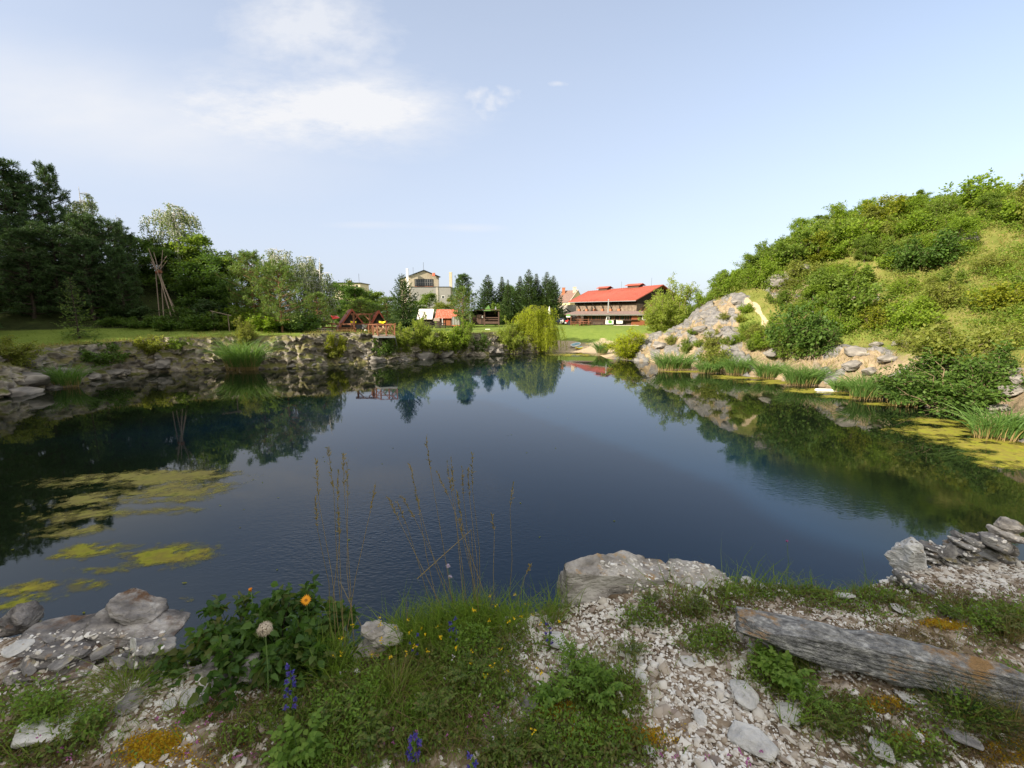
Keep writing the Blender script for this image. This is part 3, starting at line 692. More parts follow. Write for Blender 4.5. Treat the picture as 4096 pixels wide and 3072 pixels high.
def gen_tree(seed, H, Rr, z0=.25, nb=26, sub=9, leaves=26, ll=.2, lw=.13, up=.45, shape='round', droop=0, clump=.55):
    """broadleaf tree: trunk, limbs, twigs with leaf clumps"""
    rng = np.random.default_rng(seed); n = 8; t = np.linspace(0, 1, n)
    wig = np.cumsum(rng.normal(0, .02*H, (n, 2)), 0)*t[:, None]
    T = np.concatenate([wig, (t*H*.93)[:, None]], 1)[None]
    wood = [tube_np(T, (.022*H*(1-t*.9))[None], 7)]
    zf = np.sort(rng.uniform(z0, .98, nb)); q = (zf-z0)/(1-z0)
    env = {'round': np.sin(np.pi*np.clip(q*.82+.16, 0, 1))**.7, 'cone': (1-q)*.95+.12, 'oval': np.sin(np.pi*np.clip(q*.9+.08, 0, 1))**.9}[shape]
    az = rng.uniform(0, 2*np.pi, nb); ln = Rr*env*rng.uniform(.65, 1.12, nb)
    ft = zf*(n-1); i0 = np.minimum(ft.astype(int), n-2); fr = (ft-i0)[:, None]; bs = T[0, i0]*(1-fr)+T[0, i0+1]*fr
    u = up*rng.uniform(.5, 1.4, nb)*(0.4+q)
    tt_ = np.linspace(0, 1, 5)
    hd = np.stack([np.cos(az), np.sin(az), np.zeros(nb)], 1)
    B = bs[:, None, :]+hd[:, None, :]*(ln[:, None]*tt_)[..., None]+np.array([0, 0, 1.])*((u*ln)[:, None]*tt_-droop*ln[:, None]*tt_**2)[..., None]
    B += rng.normal(0, .035*Rr, B.shape)*tt_[None, :, None]
    wood.append(tube_np(B, .007*H*(1-tt_*.85)[None]*(ln/Rr)[:, None].clip(.3), 4))
    m = nb*sub; bi = np.repeat(np.arange(nb), sub); tv = rng.uniform(.25, 1.0, m); g = tv*4; j0 = np.minimum(g.astype(int), 3); fr = (g-j0)[:, None]
    tb = B[bi, j0]*(1-fr)+B[bi, j0+1]*fr
    dr = unit(hd[bi]*.6+rand_dirs(rng, m, .25)); tl = clump*Rr*rng.uniform(.35, .8, m)*(.5+.6*(ln[bi]/Rr))
    wood.append(tube_np(np.stack([tb, tb+dr*tl[:, None]*.9], 1), np.tile(np.array([[.0022, .001]])*H, (m, 1)), 3))
    M = m*leaves; ti = np.repeat(np.arange(m), leaves)
    pos = tb[ti]+dr[ti]*tl[ti][:, None]*rng.uniform(.1, 1.1, M)[:, None]+rng.normal(0, 1, (M, 3))*(tl[ti][:, None]*.28)*np.array([1, 1, .7])
    ld = unit(dr[ti]*.4+rand_dirs(rng, M)+np.array([0, 0, -.25])); nr = rand_dirs(rng, M, 1.0)
    fol = leaf_quads(pos, ld, nr, ll*rng.uniform(.7, 1.3, M), lw*rng.uniform(.7, 1.3, M))
    return fol, join(wood)

def gen_spruce(seed, H, Rr, gap=.42, per=8, ll=.34, lw=.09, z0=.04, irregular=.15, power=.9):
    rng = np.random.default_rng(seed); t = np.linspace(0, 1, 9)
    T = np.stack([rng.normal(0, .004*H, 9)*t, rng.normal(0, .004*H, 9)*t, t*H], 1)[None]
    wood = [tube_np(T, (.016*H*(1-t*.96))[None], 7)]
    bl = []; z = z0*H
    while z < H*.985:
        q = z/H; L0 = Rr*(1-q)**power+.03*Rr
        kk = per if q < .85 else 5
        a0 = rng.uniform(0, 6.28)
        for j in range(kk):
            bl.append((z+rng.normal(0, .1*gap), a0+j*6.283/kk+rng.normal(0, .22), L0*rng.uniform(1-irregular*2.2, 1+irregular), q))
        z += gap*rng.uniform(.75, 1.2)*(1-.45*q)
    bl = np.array(bl); nb = len(bl); n = 6; s = np.linspace(0, 1, n)
    hd = np.stack([np.cos(bl[:, 1]), np.sin(bl[:, 1]), np.zeros(nb)], 1); ln = bl[:, 2]; q = bl[:, 3]
    rise = (-.38+1.05*q)[:, None]*s+.28*s[None]**3-.12*np.sin(s*np.pi)[None]
    B = np.stack([np.zeros(nb), np.zeros(nb), bl[:, 0]], 1)[:, None, :]+hd[:, None, :]*(ln[:, None]*s)[..., None]+np.array([0, 0, 1.])*(ln[:, None]*rise)[..., None]
    wood.append(tube_np(B, (.0035*H*(1-s*.8))[None]*np.ones((nb, 1)), 3))
    per_m = 25
    cnt = np.maximum((ln*per_m).astype(int), 6); bi = np.repeat(np.arange(nb), cnt); M = len(bi)
    tv = rng.uniform(.12, 1.02, M); g = np.clip(tv, 0, .999)*(n-1); j0 = g.astype(int); fr = (g-j0)[:, None]
    p = B[bi, j0]*(1-fr)+B[bi, np.minimum(j0+1, n-1)]*fr; bd = unit(B[bi, np.minimum(j0+1, n-1)]-B[bi, j0])
    side = np.where(rng.uniform(size=M) < .5, 1, -1)[:, None]
    lat = np.cross(bd, np.array([0, 0, 1.]))*side
    # lateral twig position: off the branch axis, hanging a little
    w = (rng.uniform(0, 1, M)**1.3*(1.08-tv)*.42*ln[bi])[:, None]
    pos = p+lat*w+np.array([0, 0, -1.])*w*rng.uniform(.1, .55, M)[:, None]
    ld = unit(bd*.8+lat*.6+np.array([0, 0, -.28])+rng.normal(0, .22, (M, 3)))
    nr = unit(np.array([0, 0, 1.])+rng.normal(0, .55, (M, 3)))
    qq = 1-.62*q[bi]
    fol = leaf_quads(pos, ld, nr, ll*rng.uniform(.6, 1.15, M)*qq, lw*rng.uniform(.7, 1.3, M)*qq)
    return fol, join(wood)

def gen_pine(seed, H, Rr, z0=.22, gap=.5, per=6, tuft=11, ll=.26, lw=.035, sub=8, round_=.8, upsw=.35):
    rng = np.random.default_rng(seed); t = np.linspace(0, 1, 9)
    T = np.stack([np.cumsum(rng.normal(0, .006*H, 9)), np.cumsum(rng.normal(0, .006*H, 9)), t*H*.97], 1)[None]
    wood = [tube_np(T, (.017*H*(1-t*.9))[None], 7)]
    bl = []; z = z0*H
    while z < H*.96:
        q = (z/H-z0)/(1-z0); L0 = Rr*(math.sin(math.pi*min(q*.75+.25, 1))**round_*.92+.1)
        a0 = rng.uniform(0, 6.28)
        for j in range(per): bl.append((z+rng.normal(0, .15*gap), a0+j*6.283/per+rng.normal(0, .35), L0*rng.uniform(.55, 1.15), q))
        z += gap*rng.uniform(.7, 1.2)
    bl = np.array(bl); nb = len(bl); n = 5; s = np.linspace(0, 1, n)
    hd = np.stack([np.cos(bl[:, 1]), np.sin(bl[:, 1]), np.zeros(nb)], 1); ln = bl[:, 2]; q = bl[:, 3]
    rise = (upsw*(.2+q*1.3))[:, None]*s+.22*s[None]**2
    i0 = np.minimum((bl[:, 0]/(H*.97)*8).astype(int), 7); fr = (bl[:, 0]/(H*.97)*8-i0)[:, None]; b0 = T[0, i0]*(1-fr)+T[0, i0+1]*fr
    B = b0[:, None, :]+hd[:, None, :]*(ln[:, None]*s)[..., None]+np.array([0, 0, 1.])*(ln[:, None]*rise)[..., None]
    wood.append(tube_np(B, (.0055*H*(1-s*.8))[None]*np.ones((nb, 1)), 4))
    m = nb*sub; bi = np.repeat(np.arange(nb), sub); tv = rng.uniform(.3, 1, m); g = tv*(n-1); j0 = np.minimum(g.astype(int), n-2); fr = (g-j0)[:, None]
    tb = B[bi, j0]*(1-fr)+B[bi, j0+1]*fr
    dr = unit(hd[bi]*.7+rand_dirs(rng, m)*.8+np.array([0, 0, .35])); tl = .24*Rr*rng.uniform(.4, 1, m)*(1.25-tv*.6)
    wood.append(tube_np(np.stack([tb, tb+dr*tl[:, None]], 1), np.tile(np.array([[.0018, .001]])*H, (m, 1)), 3))
    M = m*tuft*2; ti = np.repeat(np.arange(m), tuft*2); sv = np.where(np.arange(M) % 2 == 0, rng.uniform(.75, 1.05, M), rng.uniform(.25, .8, M))[:, None]
    pos = tb[ti]+dr[ti]*tl[ti][:, None]*sv
    ld = unit(dr[ti]*.55+rand_dirs(rng, M)*.85+np.array([0, 0, .15])); nr = rand_dirs(rng, M, .3)
    fol = leaf_quads(pos, ld, nr, ll*rng.uniform(.7, 1.2, M), lw*rng.uniform(.8, 1.3, M))
    return fol, join(wood)

def gen_weeping(seed, H, Rr, z0=.3, nb=22, strings=16, slen=.35, ll=.16, lw=.045, per_m=26, shape=.6, up=.55, full=False, wide=1.0):
    """birch / weeping willow: limbs with hanging strings of leaves"""
    rng = np.random.default_rng(seed); n = 8; t = np.linspace(0, 1, n)
    T = np.concatenate([np.cumsum(rng.normal(0, .012*H, (n, 2)), 0), (t*H*.95)[:, None]], 1)[None]
    wood = [tube_np(T, (.016*H*(1-t*.92))[None], 7)]
    zf = np.sort(rng.uniform(z0, .97, nb)); q = (zf-z0)/(1-z0); az = rng.uniform(0, 6.283, nb)
    ln = Rr*np.sin(np.pi*np.clip(.3+q*.62, 0, 1))**shape*rng.uniform(.55, 1.1, nb)
    ft = zf*(n-1); i0 = np.minimum(ft.astype(int), n-2); fr = (ft-i0)[:, None]; b0 = T[0, i0]*(1-fr)+T[0, i0+1]*fr
    hd = np.stack([np.cos(az), np.sin(az), np.zeros(nb)], 1); s = np.linspace(0, 1, 6)
    rise = (up*rng.uniform(.7, 1.3, nb))[:, None]*s-(up*.75)*s[None]**2.2
    B = b0[:, None, :]+hd[:, None, :]*(ln[:, None]*s)[..., None]+np.array([0, 0, 1.])*(ln[:, None]*rise)[..., None]
    wood.append(tube_np(B, (.005*H*(1-s*.85))[None]*np.ones((nb, 1)), 4))
    m = nb*strings; bi = np.repeat(np.arange(nb), strings); tv = rng.uniform(.2, 1.05, m); g = np.clip(tv, 0, .999)*5; j0 = g.astype(int); fr = (g-j0)[:, None]
    p0 = B[bi, j0]*(1-fr)+B[bi, j0+1]*fr+rng.normal(0, .06*Rr, (m, 3))
    Ls = slen*H*rng.uniform(.35, 1.1, m)
    if full: Ls = np.minimum(Ls*2.4, p0[:, 2]*rng.uniform(.55, 1.0, m))
    sway = unit(p0*np.array([1, 1, 0])+1e-6)*.16+rng.normal(0, .07, (m, 3))*np.array([1, 1, 0])
    cnt = np.maximum((Ls*per_m).astype(int), 4); si = np.repeat(np.arange(m), cnt); M = len(si); u = rng.uniform(0, 1, M)[:, None]
    pos = p0[si]+sway[si]*Ls[si][:, None]*np.sqrt(u)-np.array([0, 0, 1.])*Ls[si][:, None]*u+rng.normal(0, ll*.25, (M, 3))
    ld = unit(np.array([0, 0, -.9])+rand_dirs(rng, M)*.75); nr = rand_dirs(rng, M)
    fol = leaf_quads(pos, ld, nr, ll*rng.uniform(.7, 1.25, M), lw*rng.uniform(.8, 1.25, M))
    sp_ = np.stack([p0, p0+sway*Ls[:, None]*.7-np.array([0, 0, 1.])*Ls[:, None]*.5, p0+sway*Ls[:, None]-np.array([0, 0, 1.])*Ls[:, None]], 1)
    wood.append(tube_np(sp_, np.tile(np.array([[.0011, .0008, .0005]])*H, (m, 1)), 3))
    return fol, join(wood)

def strips(base, d0, bend, ln, wd, n=5, twist=None, rng=None):
    """curved grass / reed blades: base (m,3), start direction d0 (m,3), bend vector (m,3)"""
    m = len(base); s = np.linspace(0, 1, n)
    P = base[:, None, :]+d0[:, None, :]*(ln[:, None]*s)[..., None]+bend[:, None, :]*(ln[:, None]*s**2.2)[..., None]
    d = unit(np.gradient(P, axis=1)); ref = unit(rand_dirs(rng, m)*np.array([1, 1, .2])) ; sd_ = unit(np.cross(d, ref[:, None, :]))
    w = wd[:, None]*(np.clip(1.25-s**1.6*1.25, .04, 1)*np.minimum(1, .55+s*2))[None]
    a = P-sd_*w[..., None]/2; b = P+sd_*w[..., None]/2
    v = np.stack([a, b], 2).reshape(-1, 3); idx = np.arange(m*n*2).reshape(m, n, 2)
    f = np.stack([idx[:, :-1, 0], idx[:, :-1, 1], idx[:, 1:, 1], idx[:, 1:, 0]], -1).reshape(-1, 4)
    return v, f
def gen_blades(seed, count, rx, ry, H, w=.02, lean=.25, bend=.35, n=5, hv=.35, core=.5):
    rng = np.random.default_rng(seed); a = rng.uniform(0, 6.283, count); r = rng.uniform(0, 1, count)**core
    base = np.stack([np.cos(a)*r*rx, np.sin(a)*r*ry, np.zeros(count)-.03], 1)
    out = np.stack([np.cos(a)*r, np.sin(a)*r, np.zeros(count)], 1)
    d0 = unit(np.array([0, 0, 1.])+out*lean+rng.normal(0, .12, (count, 3)))
    bv = (out*.6+rng.normal(0, .6, (count, 3)))*bend; bv[:, 2] = -np.abs(bv[:, 2])*.6-bend*.3
    return strips(base, d0, bv, H*rng.uniform(1-hv, 1.05, count), w*rng.uniform(.6, 1.2, count), n, rng=rng)

# ------------------------------------------------------------------ leaf and bark materials (surface reflectance)
LM = dict(
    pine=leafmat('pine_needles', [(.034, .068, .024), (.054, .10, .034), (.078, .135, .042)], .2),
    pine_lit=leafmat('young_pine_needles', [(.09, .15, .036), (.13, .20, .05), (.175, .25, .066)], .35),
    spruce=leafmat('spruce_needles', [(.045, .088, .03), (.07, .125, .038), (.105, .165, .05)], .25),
    birch=leafmat('birch_leaves', [(.11, .155, .055), (.155, .21, .075), (.21, .26, .105)], .45),
    decid=leafmat('dark_leaves', [(.055, .11, .02), (.08, .15, .027), (.115, .19, .035)], .4),
    mid=leafmat('mid_green_leaves', [(.10, .165, .024), (.145, .22, .032), (.19, .26, .042)], .45),
    bright=leafmat('bright_leaves', [(.135, .22, .022), (.19, .285, .03), (.245, .33, .038)], .48),
    olive=leafmat('olive_leaves', [(.15, .185, .034), (.205, .24, .046), (.27, .285, .06)], .45),
    yellow=leafmat('yellowing_leaves', [(.15, .20, .02), (.21, .245, .022), (.27, .275, .026)], .45),
    willow=leafmat('willow_leaves', [(.23, .29, .016), (.32, .375, .02), (.42, .46, .03)], .5),
    sallow=leafmat('sallow_leaves', [(.19, .255, .036), (.25, .32, .05), (.33, .39, .08)], .5),
    reed=leafmat('reed_leaves', [(.075, .155, .035), (.11, .205, .048), (.155, .255, .07)], .4),
    straw=leafmat('straw_stems', [(.30, .22, .09), (.40, .30, .14), (.24, .20, .07)], .3),
    brown=leafmat('dry_leaves', [(.12, .085, .035), (.2, .14, .06), (.16, .15, .05)], .3),
)
BK = dict(dark=pbr('dark_bark', [(.04, .032, .025), (.09, .07, .055)], 9, .9, .6), orange=pbr('pine_bark', [(.14, .075, .04), (.30, .17, .09)], 7, .9, .5),
          birch=pbr('birch_bark', [(.10, .095, .09), (.62, .60, .56), (.70, .68, .64)], 5, .8, .2, stretch=(1, 1, 4)), twig=pbr('twig_bark', [(.13, .10, .06), (.22, .18, .10)], 9, .9, .3))

class Plant:
    """one kind of plant: foliage + wood meshes shared by every copy"""
    def __init__(s, name, cat, H, fol, wood, leaf, bark, parts=('crown', 'trunk')):
        s.name, s.cat, s.H, s.parts = name, cat, H, parts
        s.fol = mesh_np(name+'_'+parts[0], *fol); s.wood = mesh_np(name+'_'+parts[1], *wood, smooth_=True)
        s.leaf, s.bark = leaf, bark
        s.fol.materials.append(leaf); s.wood.materials.append(bark)
    def place(s, loc, H, rz, label, group=None, leaf=None, wide=1.0, name=None, cat=None):
        k = H/s.H
        o = thing(name or s.name, label, cat or s.cat, loc, rz, group); o.scale = (k*wide, k*wide, k)
        a = link(s.parts[0], s.fol, (), o); b = link(s.parts[1], s.wood, (), o)
        if leaf is not None and leaf != s.leaf:
            a.material_slots[0].link = 'OBJECT'; a.material_slots[0].material = leaf
        return o

SHR = [Plant('shrub', 'shrub', 2, *gen_shrub(100+i, 2, r, st, 15, lv, l1, l2, upr, .36), LM['mid'], BK['twig']) for i, (r, st, upr, lv, l1, l2) in enumerate([(1.15, 15, .4, 22, .105, .062), (1.4, 17, .3, 15, .145, .095), (.95, 14, .6, 34, .08, .045), (1.25, 16, .5, 21, .12, .06), (1.5, 18, .2, 14, .15, .11)])]
SAL = [Plant('willow_shrub', 'shrub', 3, *gen_shrub(120+i, 3, r, 30, 20, 25, .135, .04, .9, .26, .08, .35), LM['sallow'], BK['twig']) for i, r in enumerate((1.2, 1.6))]
DEC = [Plant('broadleaf_tree', 'tree', 8, *gen_tree(140+i, 8, r, .12, 30, 9, 26, .24, .16, .5, sh), LM['decid'], BK['dark']) for i, (r, sh) in enumerate([(2.7, 'round'), (2.2, 'oval'), (3.2, 'round')])]
SPR = [Plant('spruce_tree', 'tree', 12, *gen_spruce(160+i, 12, r, .42, 10, .62, .19, .03, .16, pw), LM['spruce'], BK['dark']) for i, (r, pw) in enumerate([(3.4, 1.0), (3.0, 1.15), (3.8, .95)])]
SPB = Plant('spruce_tree', 'tree', 7, *gen_spruce(171, 7, 2.6, .28, 11, .42, .14, .02, .2, .8), LM['spruce'], BK['dark'])
PIN = [Plant('pine_tree', 'tree', 12, *gen_pine(180+i, 12, r, z0, .75, 6, 9, .42, .06, 9, .7, .3), LM['pine'], BK['dark']) for i, (r, z0) in enumerate([(3.0, .05), (2.5, .1), (3.4, .04)])]
PIY = [Plant('young_pine', 'tree', 5, *gen_pine(190+i, 5, r, z0, .42, 6, 9, .22, .035, 9, .8, .3), LM['pine_lit'], BK['orange']) for i, (r, z0) in enumerate([(2.0, .22), (2.1, .18)])]
YSP = Plant('young_spruce', 'tree', 4, *gen_spruce(199, 4, 1.15, .32, 7, .24, .06, .05, .25, .8), LM['pine_lit'], BK['dark'])
BIR = [Plant('birch_tree', 'tree', 10, *gen_weeping(200+i, 10, r, .2, 36, 15, .17, .17, .09, 13, .7, .75), LM['birch'], BK['birch']) for i, r in enumerate((2.3, 1.7))]
WIL = Plant('weeping_willow', 'tree', 6, *gen_weeping(210, 6, 2.7, .42, 40, 26, .5, .17, .045, 18, .45, .55, True), LM['willow'], BK['dark'])
ord_ = ['first', 'second', 'third', 'fourth', 'fifth', 'sixth', 'seventh', 'eighth', 'ninth', 'tenth', 'eleventh', 'twelfth', 'thirteenth', 'fourteenth', 'fifteenth', 'sixteenth', 'seventeenth', 'eighteenth', 'nineteenth', 'twentieth']
prng = np.random.default_rng(7)

def stand(plant, px, Y, top, label, group=None, leaf=None, wide=1.0, sink=.1, **k):
    """plant rooted on the ground at distance Y below photo column px, its top at photo row top"""
    p = at(px, 312, Y); z = gz(p[0], p[1])-sink
    H = at(px, top, Y)[2]-z
    return plant.place((p[0], p[1], z), H, prng.uniform(0, 6.28), label, group, leaf, wide*plant.H/H if False else wide, **k)

# ---- wooded slope in shade
G = 'dark pines on the wooded slope'
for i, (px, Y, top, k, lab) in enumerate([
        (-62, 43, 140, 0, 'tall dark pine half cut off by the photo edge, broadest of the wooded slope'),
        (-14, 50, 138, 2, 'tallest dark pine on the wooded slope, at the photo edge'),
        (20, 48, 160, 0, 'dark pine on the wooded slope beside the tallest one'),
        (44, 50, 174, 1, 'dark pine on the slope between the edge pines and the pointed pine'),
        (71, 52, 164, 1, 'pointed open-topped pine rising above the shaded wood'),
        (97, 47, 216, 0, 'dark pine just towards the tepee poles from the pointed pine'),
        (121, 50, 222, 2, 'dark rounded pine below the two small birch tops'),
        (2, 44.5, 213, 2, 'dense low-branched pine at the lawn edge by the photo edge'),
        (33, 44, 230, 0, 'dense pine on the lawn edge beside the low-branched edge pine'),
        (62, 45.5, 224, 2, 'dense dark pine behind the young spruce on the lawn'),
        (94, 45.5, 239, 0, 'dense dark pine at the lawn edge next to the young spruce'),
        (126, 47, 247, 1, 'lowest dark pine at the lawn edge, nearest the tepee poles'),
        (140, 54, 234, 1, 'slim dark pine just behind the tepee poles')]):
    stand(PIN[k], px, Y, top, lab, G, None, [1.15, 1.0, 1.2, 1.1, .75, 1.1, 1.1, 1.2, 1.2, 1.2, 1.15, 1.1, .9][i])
for x, y, H in ((-61, 27.5, 17), (-56, 30.5, 16), (-66, 21.5, 18), (-73, 21, 20), (-60, 33, 15), (-66, 25, 16), (-52, 33, 13), (-48, 37.5, 12), (-70, 32, 16)):
    PIN[int(-x) % 3].place((x, y, gz(x, y)-.1), H, x, 'dark pine continuing the wood beyond the photo edge', G, None, 1.15)
G = 'birches on the wooded slope'
stand(BIR[1], 101, 57, 183, 'small pale birch top showing beside the pointed pine', G, None, 1.5)
stand(BIR[1], 131, 58, 211, 'smallest birch crown above the dark wood', G, None, 1.0)
stand(BIR[0], 186, 57, 196, 'large pale birch behind the tepee poles, tallest of the birches', G, None, 1.35)
for i, (px, Y, top, k, lf, w, lab) in enumerate([
        (152, 55, 236, 0, 'decid', 1.6, 'dark broadleaf tree just behind the tops of the tepee poles'),
        (172, 56, 242, 2, 'decid', 1.6, 'mid green broadleaf tree under the large birch'),
        (196, 55, 246, 1, 'mid', 1.5, 'sunlit broadleaf tree on the far flank of the large birch'),
        (208, 52, 262, 0, 'decid', 1.5, 'dark broadleaf tree below the sunlit one by the birch'),
        (223, 56, 256, 2, 'decid', 1.5, 'dark broadleaf tree midway between the birch and the young pines'),
        (240, 57, 258, 0, 'mid', 1.5, 'mid green tree directly behind the first young pine'),
        (148, 54, 270, 1, 'decid', 1.6, 'low dark tree at the foot of the slope behind the poles'),
        (232, 50, 278, 1, 'decid', 1.5, 'low dark tree beside the first young pine'),
        (206, 56, 232, 1, 'mid', 1.4, 'light green tree stepping down from the large birch'), (166, 54, 250, 2, 'decid', 1.5, 'dense dark tree filling in behind the tepee poles'),
        (196, 52, 280, 2, 'decid', 1.5, 'low dark tree in front of the shaded rock face')]):
    stand(DEC[k], px, Y, top, lab, 'broadleaf trees on the wooded slope', LM[lf], w)
for i, (px, Y, top, k, lf, w, lab) in enumerate([
        (205, 46.5, 312, 1, 'decid', 1.8, 'low dark bush at the lawn edge below the tepee poles'),
        (226, 47.5, 304, 0, 'mid', 1.3, 'leafy bush on the lawn edge nearest the grassy mound'),
        (245, 49, 303, 3, 'bright', 1.4, 'bright green bush at the foot of the first young pine'),
        (262, 47, 308, 1, 'bright', 1.5, 'bright green bush between the two young pines'),
        (296, 49, 310, 1, 'decid', 1.7, 'dark bush beyond the trunk of the second young pine'),
        (170, 46, 313, 4, 'decid', 1.6, 'low dark bush around the feet of the tepee poles'),
        (140, 45.5, 314, 1, 'decid', 1.6, 'low dark bush below the slim dark pine'),
        (108, 45, 315, 4, 'decid', 1.6, 'low dark bush beside the young spruce in the shade')]):
    stand(SHR[k], px, Y, top, lab, 'bushes along the edge of the wood', LM[lf], w)
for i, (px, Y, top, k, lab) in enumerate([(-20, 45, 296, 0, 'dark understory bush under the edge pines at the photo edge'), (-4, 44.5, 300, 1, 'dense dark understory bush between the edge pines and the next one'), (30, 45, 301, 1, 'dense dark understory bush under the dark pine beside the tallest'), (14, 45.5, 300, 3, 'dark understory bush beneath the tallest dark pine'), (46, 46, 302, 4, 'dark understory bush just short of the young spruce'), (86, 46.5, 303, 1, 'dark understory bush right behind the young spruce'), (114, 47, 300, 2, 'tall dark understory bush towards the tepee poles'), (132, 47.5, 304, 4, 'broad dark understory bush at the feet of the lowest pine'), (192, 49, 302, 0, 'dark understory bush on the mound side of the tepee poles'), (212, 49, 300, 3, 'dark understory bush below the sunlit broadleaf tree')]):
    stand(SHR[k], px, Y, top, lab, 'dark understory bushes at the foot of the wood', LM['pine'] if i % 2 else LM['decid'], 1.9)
stand(YSP, 75, 39.5, 276, 'young spruce standing alone on the shaded lawn')
stand(PIY[0], 255, 48.5, 256, 'young pine with bare orange trunk, taller of the two beside the mound', None, None, .95)
stand(PIY[1], 281, 46.5, 267, 'young pine with low forked branches, nearer the water of the two', None, None, 1.0)
for px, Y, top, k, w, lab in [(268, 60, 252, 1, 1.2, 'birch behind the taller young pine'), (290, 62, 244, 0, 1.3, 'tall full birch behind the two young pines'), (305, 66, 250, 0, 1.1, 'birch crown between the tall birch and the slender one'),
                             (324, 64, 254, 1, 1.35, 'slender birch with hanging twigs beside the flat-roofed building')]:
    stand(BIR[k], px, Y, top, lab, 'birches behind the young pines', None, w)
for px, Y, top, k, lf, w, lab in [(345, 110, 283, 2, 'decid', 1.3, 'dark round tree in front of the flat-roofed building'), (344, 82, 299, 1, 'decid', 1.5, 'low dark tree behind the first A-frame hut'), (360, 84, 299, 2, 'mid', 1.4, 'bushy green tree behind the gate frame beam'), (374, 86, 302, 0, 'decid', 1.5, 'low dark tree behind the second A-frame hut'), (386, 90, 303, 1, 'mid', 1.6, 'low bushy tree just before the big spruce'), (354, 108, 287, 0, 'decid', 1.5, 'dark tree crown below the antenna of the flat-roofed building'), (366, 112, 289, 0, 'mid', 1.5, 'light green tree beside the dark round tree'),
                                  (378, 112, 291, 1, 'mid', 1.7, 'light green tree nearest the big spruce by the fence'), (338, 80, 300, 0, 'decid', 1.2, 'dark tree behind the red A-frame hut'),
                                  (352, 78, 303, 1, 'mid', 1.4, 'fresh green tree over the red A-frame hut'), (312, 66, 290, 2, 'decid', 1.0, 'dark tree under the slender birch'),
                                  (416, 100, 300, 1, 'mid', 1.6, 'green tree behind the white-roofed hut'), (428, 104, 293, 0, 'mid', 1.2, 'bushy tree below the grey annex windows'), (440, 100, 303, 2, 'olive', 1.0, 'yellow-green tree behind the rust-red hut'),
                                  (451, 102, 297, 1, 'olive', 1.2, 'brownish green tree at the end of the grey annex'), (513, 112, 285, 0, 'decid', 1.0, 'round broadleaf tree among the row of spruces'),
                                  (496, 96, 303, 0, 'mid', .9, 'bright round tree behind the dark log shelter')]:
    stand(DEC[k], px, Y, top, lab, 'trees behind the huts', LM[lf], w)
for px, Y, top, w, lab in [(316, 57, 294, 1.3, 'bluish young pine with upright shoots beside the wood'), (362, 70, 300, 1.4, 'feathery pine behind the wooden gate frame'), (386, 72, 298, 1.3, 'feathery pine between the gate frame and the big spruce')]:
    stand(PIY[1], px, Y, top, lab, 'pines behind the rail fence', None, w)
stand(SPB, 404, 62, 274, 'big dark spruce beside the wooden platform', None, None, 1.05)
stand(PIN[0], 463, 84, 275, 'broad dense pine behind the rust-red hut', None, LM['spruce'], 1.0)
stand(PIY[0], 463, 76, 289, 'light grey-green pine next to the street lamp', None, None, .85)
for i, (px, top, k, w, lab) in enumerate([(488, 274, 0, 1.1, 'spruce of the tall row nearest the street lamp'), (502, 276, 1, 1.0, 'second spruce of the tall row from the street lamp'), (508, 279, 1, .8, 'slimmest spruce of the tall row'),
                             (520, 275.5, 1, 1.1, 'spruce of the tall row just before its highest one'), (528.5, 268.5, 0, .9, 'highest spruce of the tall row behind the willow'), (536, 273, 1, 1.05, 'spruce of the tall row just beyond its highest one'),
                             (546.5, 272, 2, .85, 'broad spruce of the tall row, second from the barn'), (553, 275, 0, .9, 'spruce of the tall row nearest the red barn')]):
    stand(SPR[k], px, 104+prng.uniform(-3, 3), top, lab, 'row of tall spruces behind the willow', None, w*1.35)

# ---- waterside
p = onz(538, 352, 0); WIL.place((p[0], p[1]+.8, -.1), at(538, 305.5, p[1]+.8)[2]+.1, 1.0, 'yellow-green weeping willow hanging over the water', None, None, 1.12)
G = 'bushes along the far shore'
def shore(plant, px, pyb, top, label, leaf=None, wide=1.0, dY=0, z=None, group=G, **k):
    Ys = np.arange(15, 64, .1); Xs = Ys*at(px, 312, 1)[0]; k_ = int(np.argmax(shore_dist(Xs, Ys)[0] > .15+.45*dY)); Y = Ys[k_]; q = (Xs[k_], Y); zz = gz(q[0], Y)-.1 if z is None else z*.8
    if zz < -.4: zz = -.4
    return plant.place((q[0], Y, zz), (at(px, top, Y)[2]-zz)*1.12, prng.uniform(0, 6.28), label, group, leaf, wide, **k)
shore(SAL[1], 511, 353, 322, 'rounded light green bush touching the weeping willow', LM['sallow'], .95, .8)
shore(SAL[1], 418, 357, 319, 'large feathery bush on the bank beside the wooden platform', LM['sallow'], .95, 1.4, 1.0)
shore(SAL[0], 402, 359, 326, 'slim feathery bush under the corner of the wooden platform', LM['sallow'], 1.1, 1.2, .9)
shore(SHR[1], 434, 357, 330, 'low light bush between the two large bank bushes', LM['sallow'], 1.0, 1.2, .8)
shore(SAL[1], 464, 356, 321, 'large green bush on the bank below the dark log shelter', LM['bright'], .85, 1.3, .8)
shore(SHR[3], 452, 356, 330, 'leafy bush at the water beside the bush below the shelter', LM['bright'], 1.0, 1.0, .6)
shore(SHR[0], 478, 355, 333, 'small dark bush on the bank between two bright ones', LM['decid'], .9, 1.0, .6)
shore(SHR[1], 383, 361, 337, 'dark bush growing from the rock under the platform', LM['decid'], .8, .8, .6)
shore(SHR[0], 332, 364, 331, 'yellow-green bush on the bank below the wooden gate frame', LM['yellow'], .8, 1.2, 1.0)
shore(SHR[2], 328, 364, 345, 'low yellowish bush halfway up the sunlit rock bank', LM['olive'], 1.2, .7, .7)
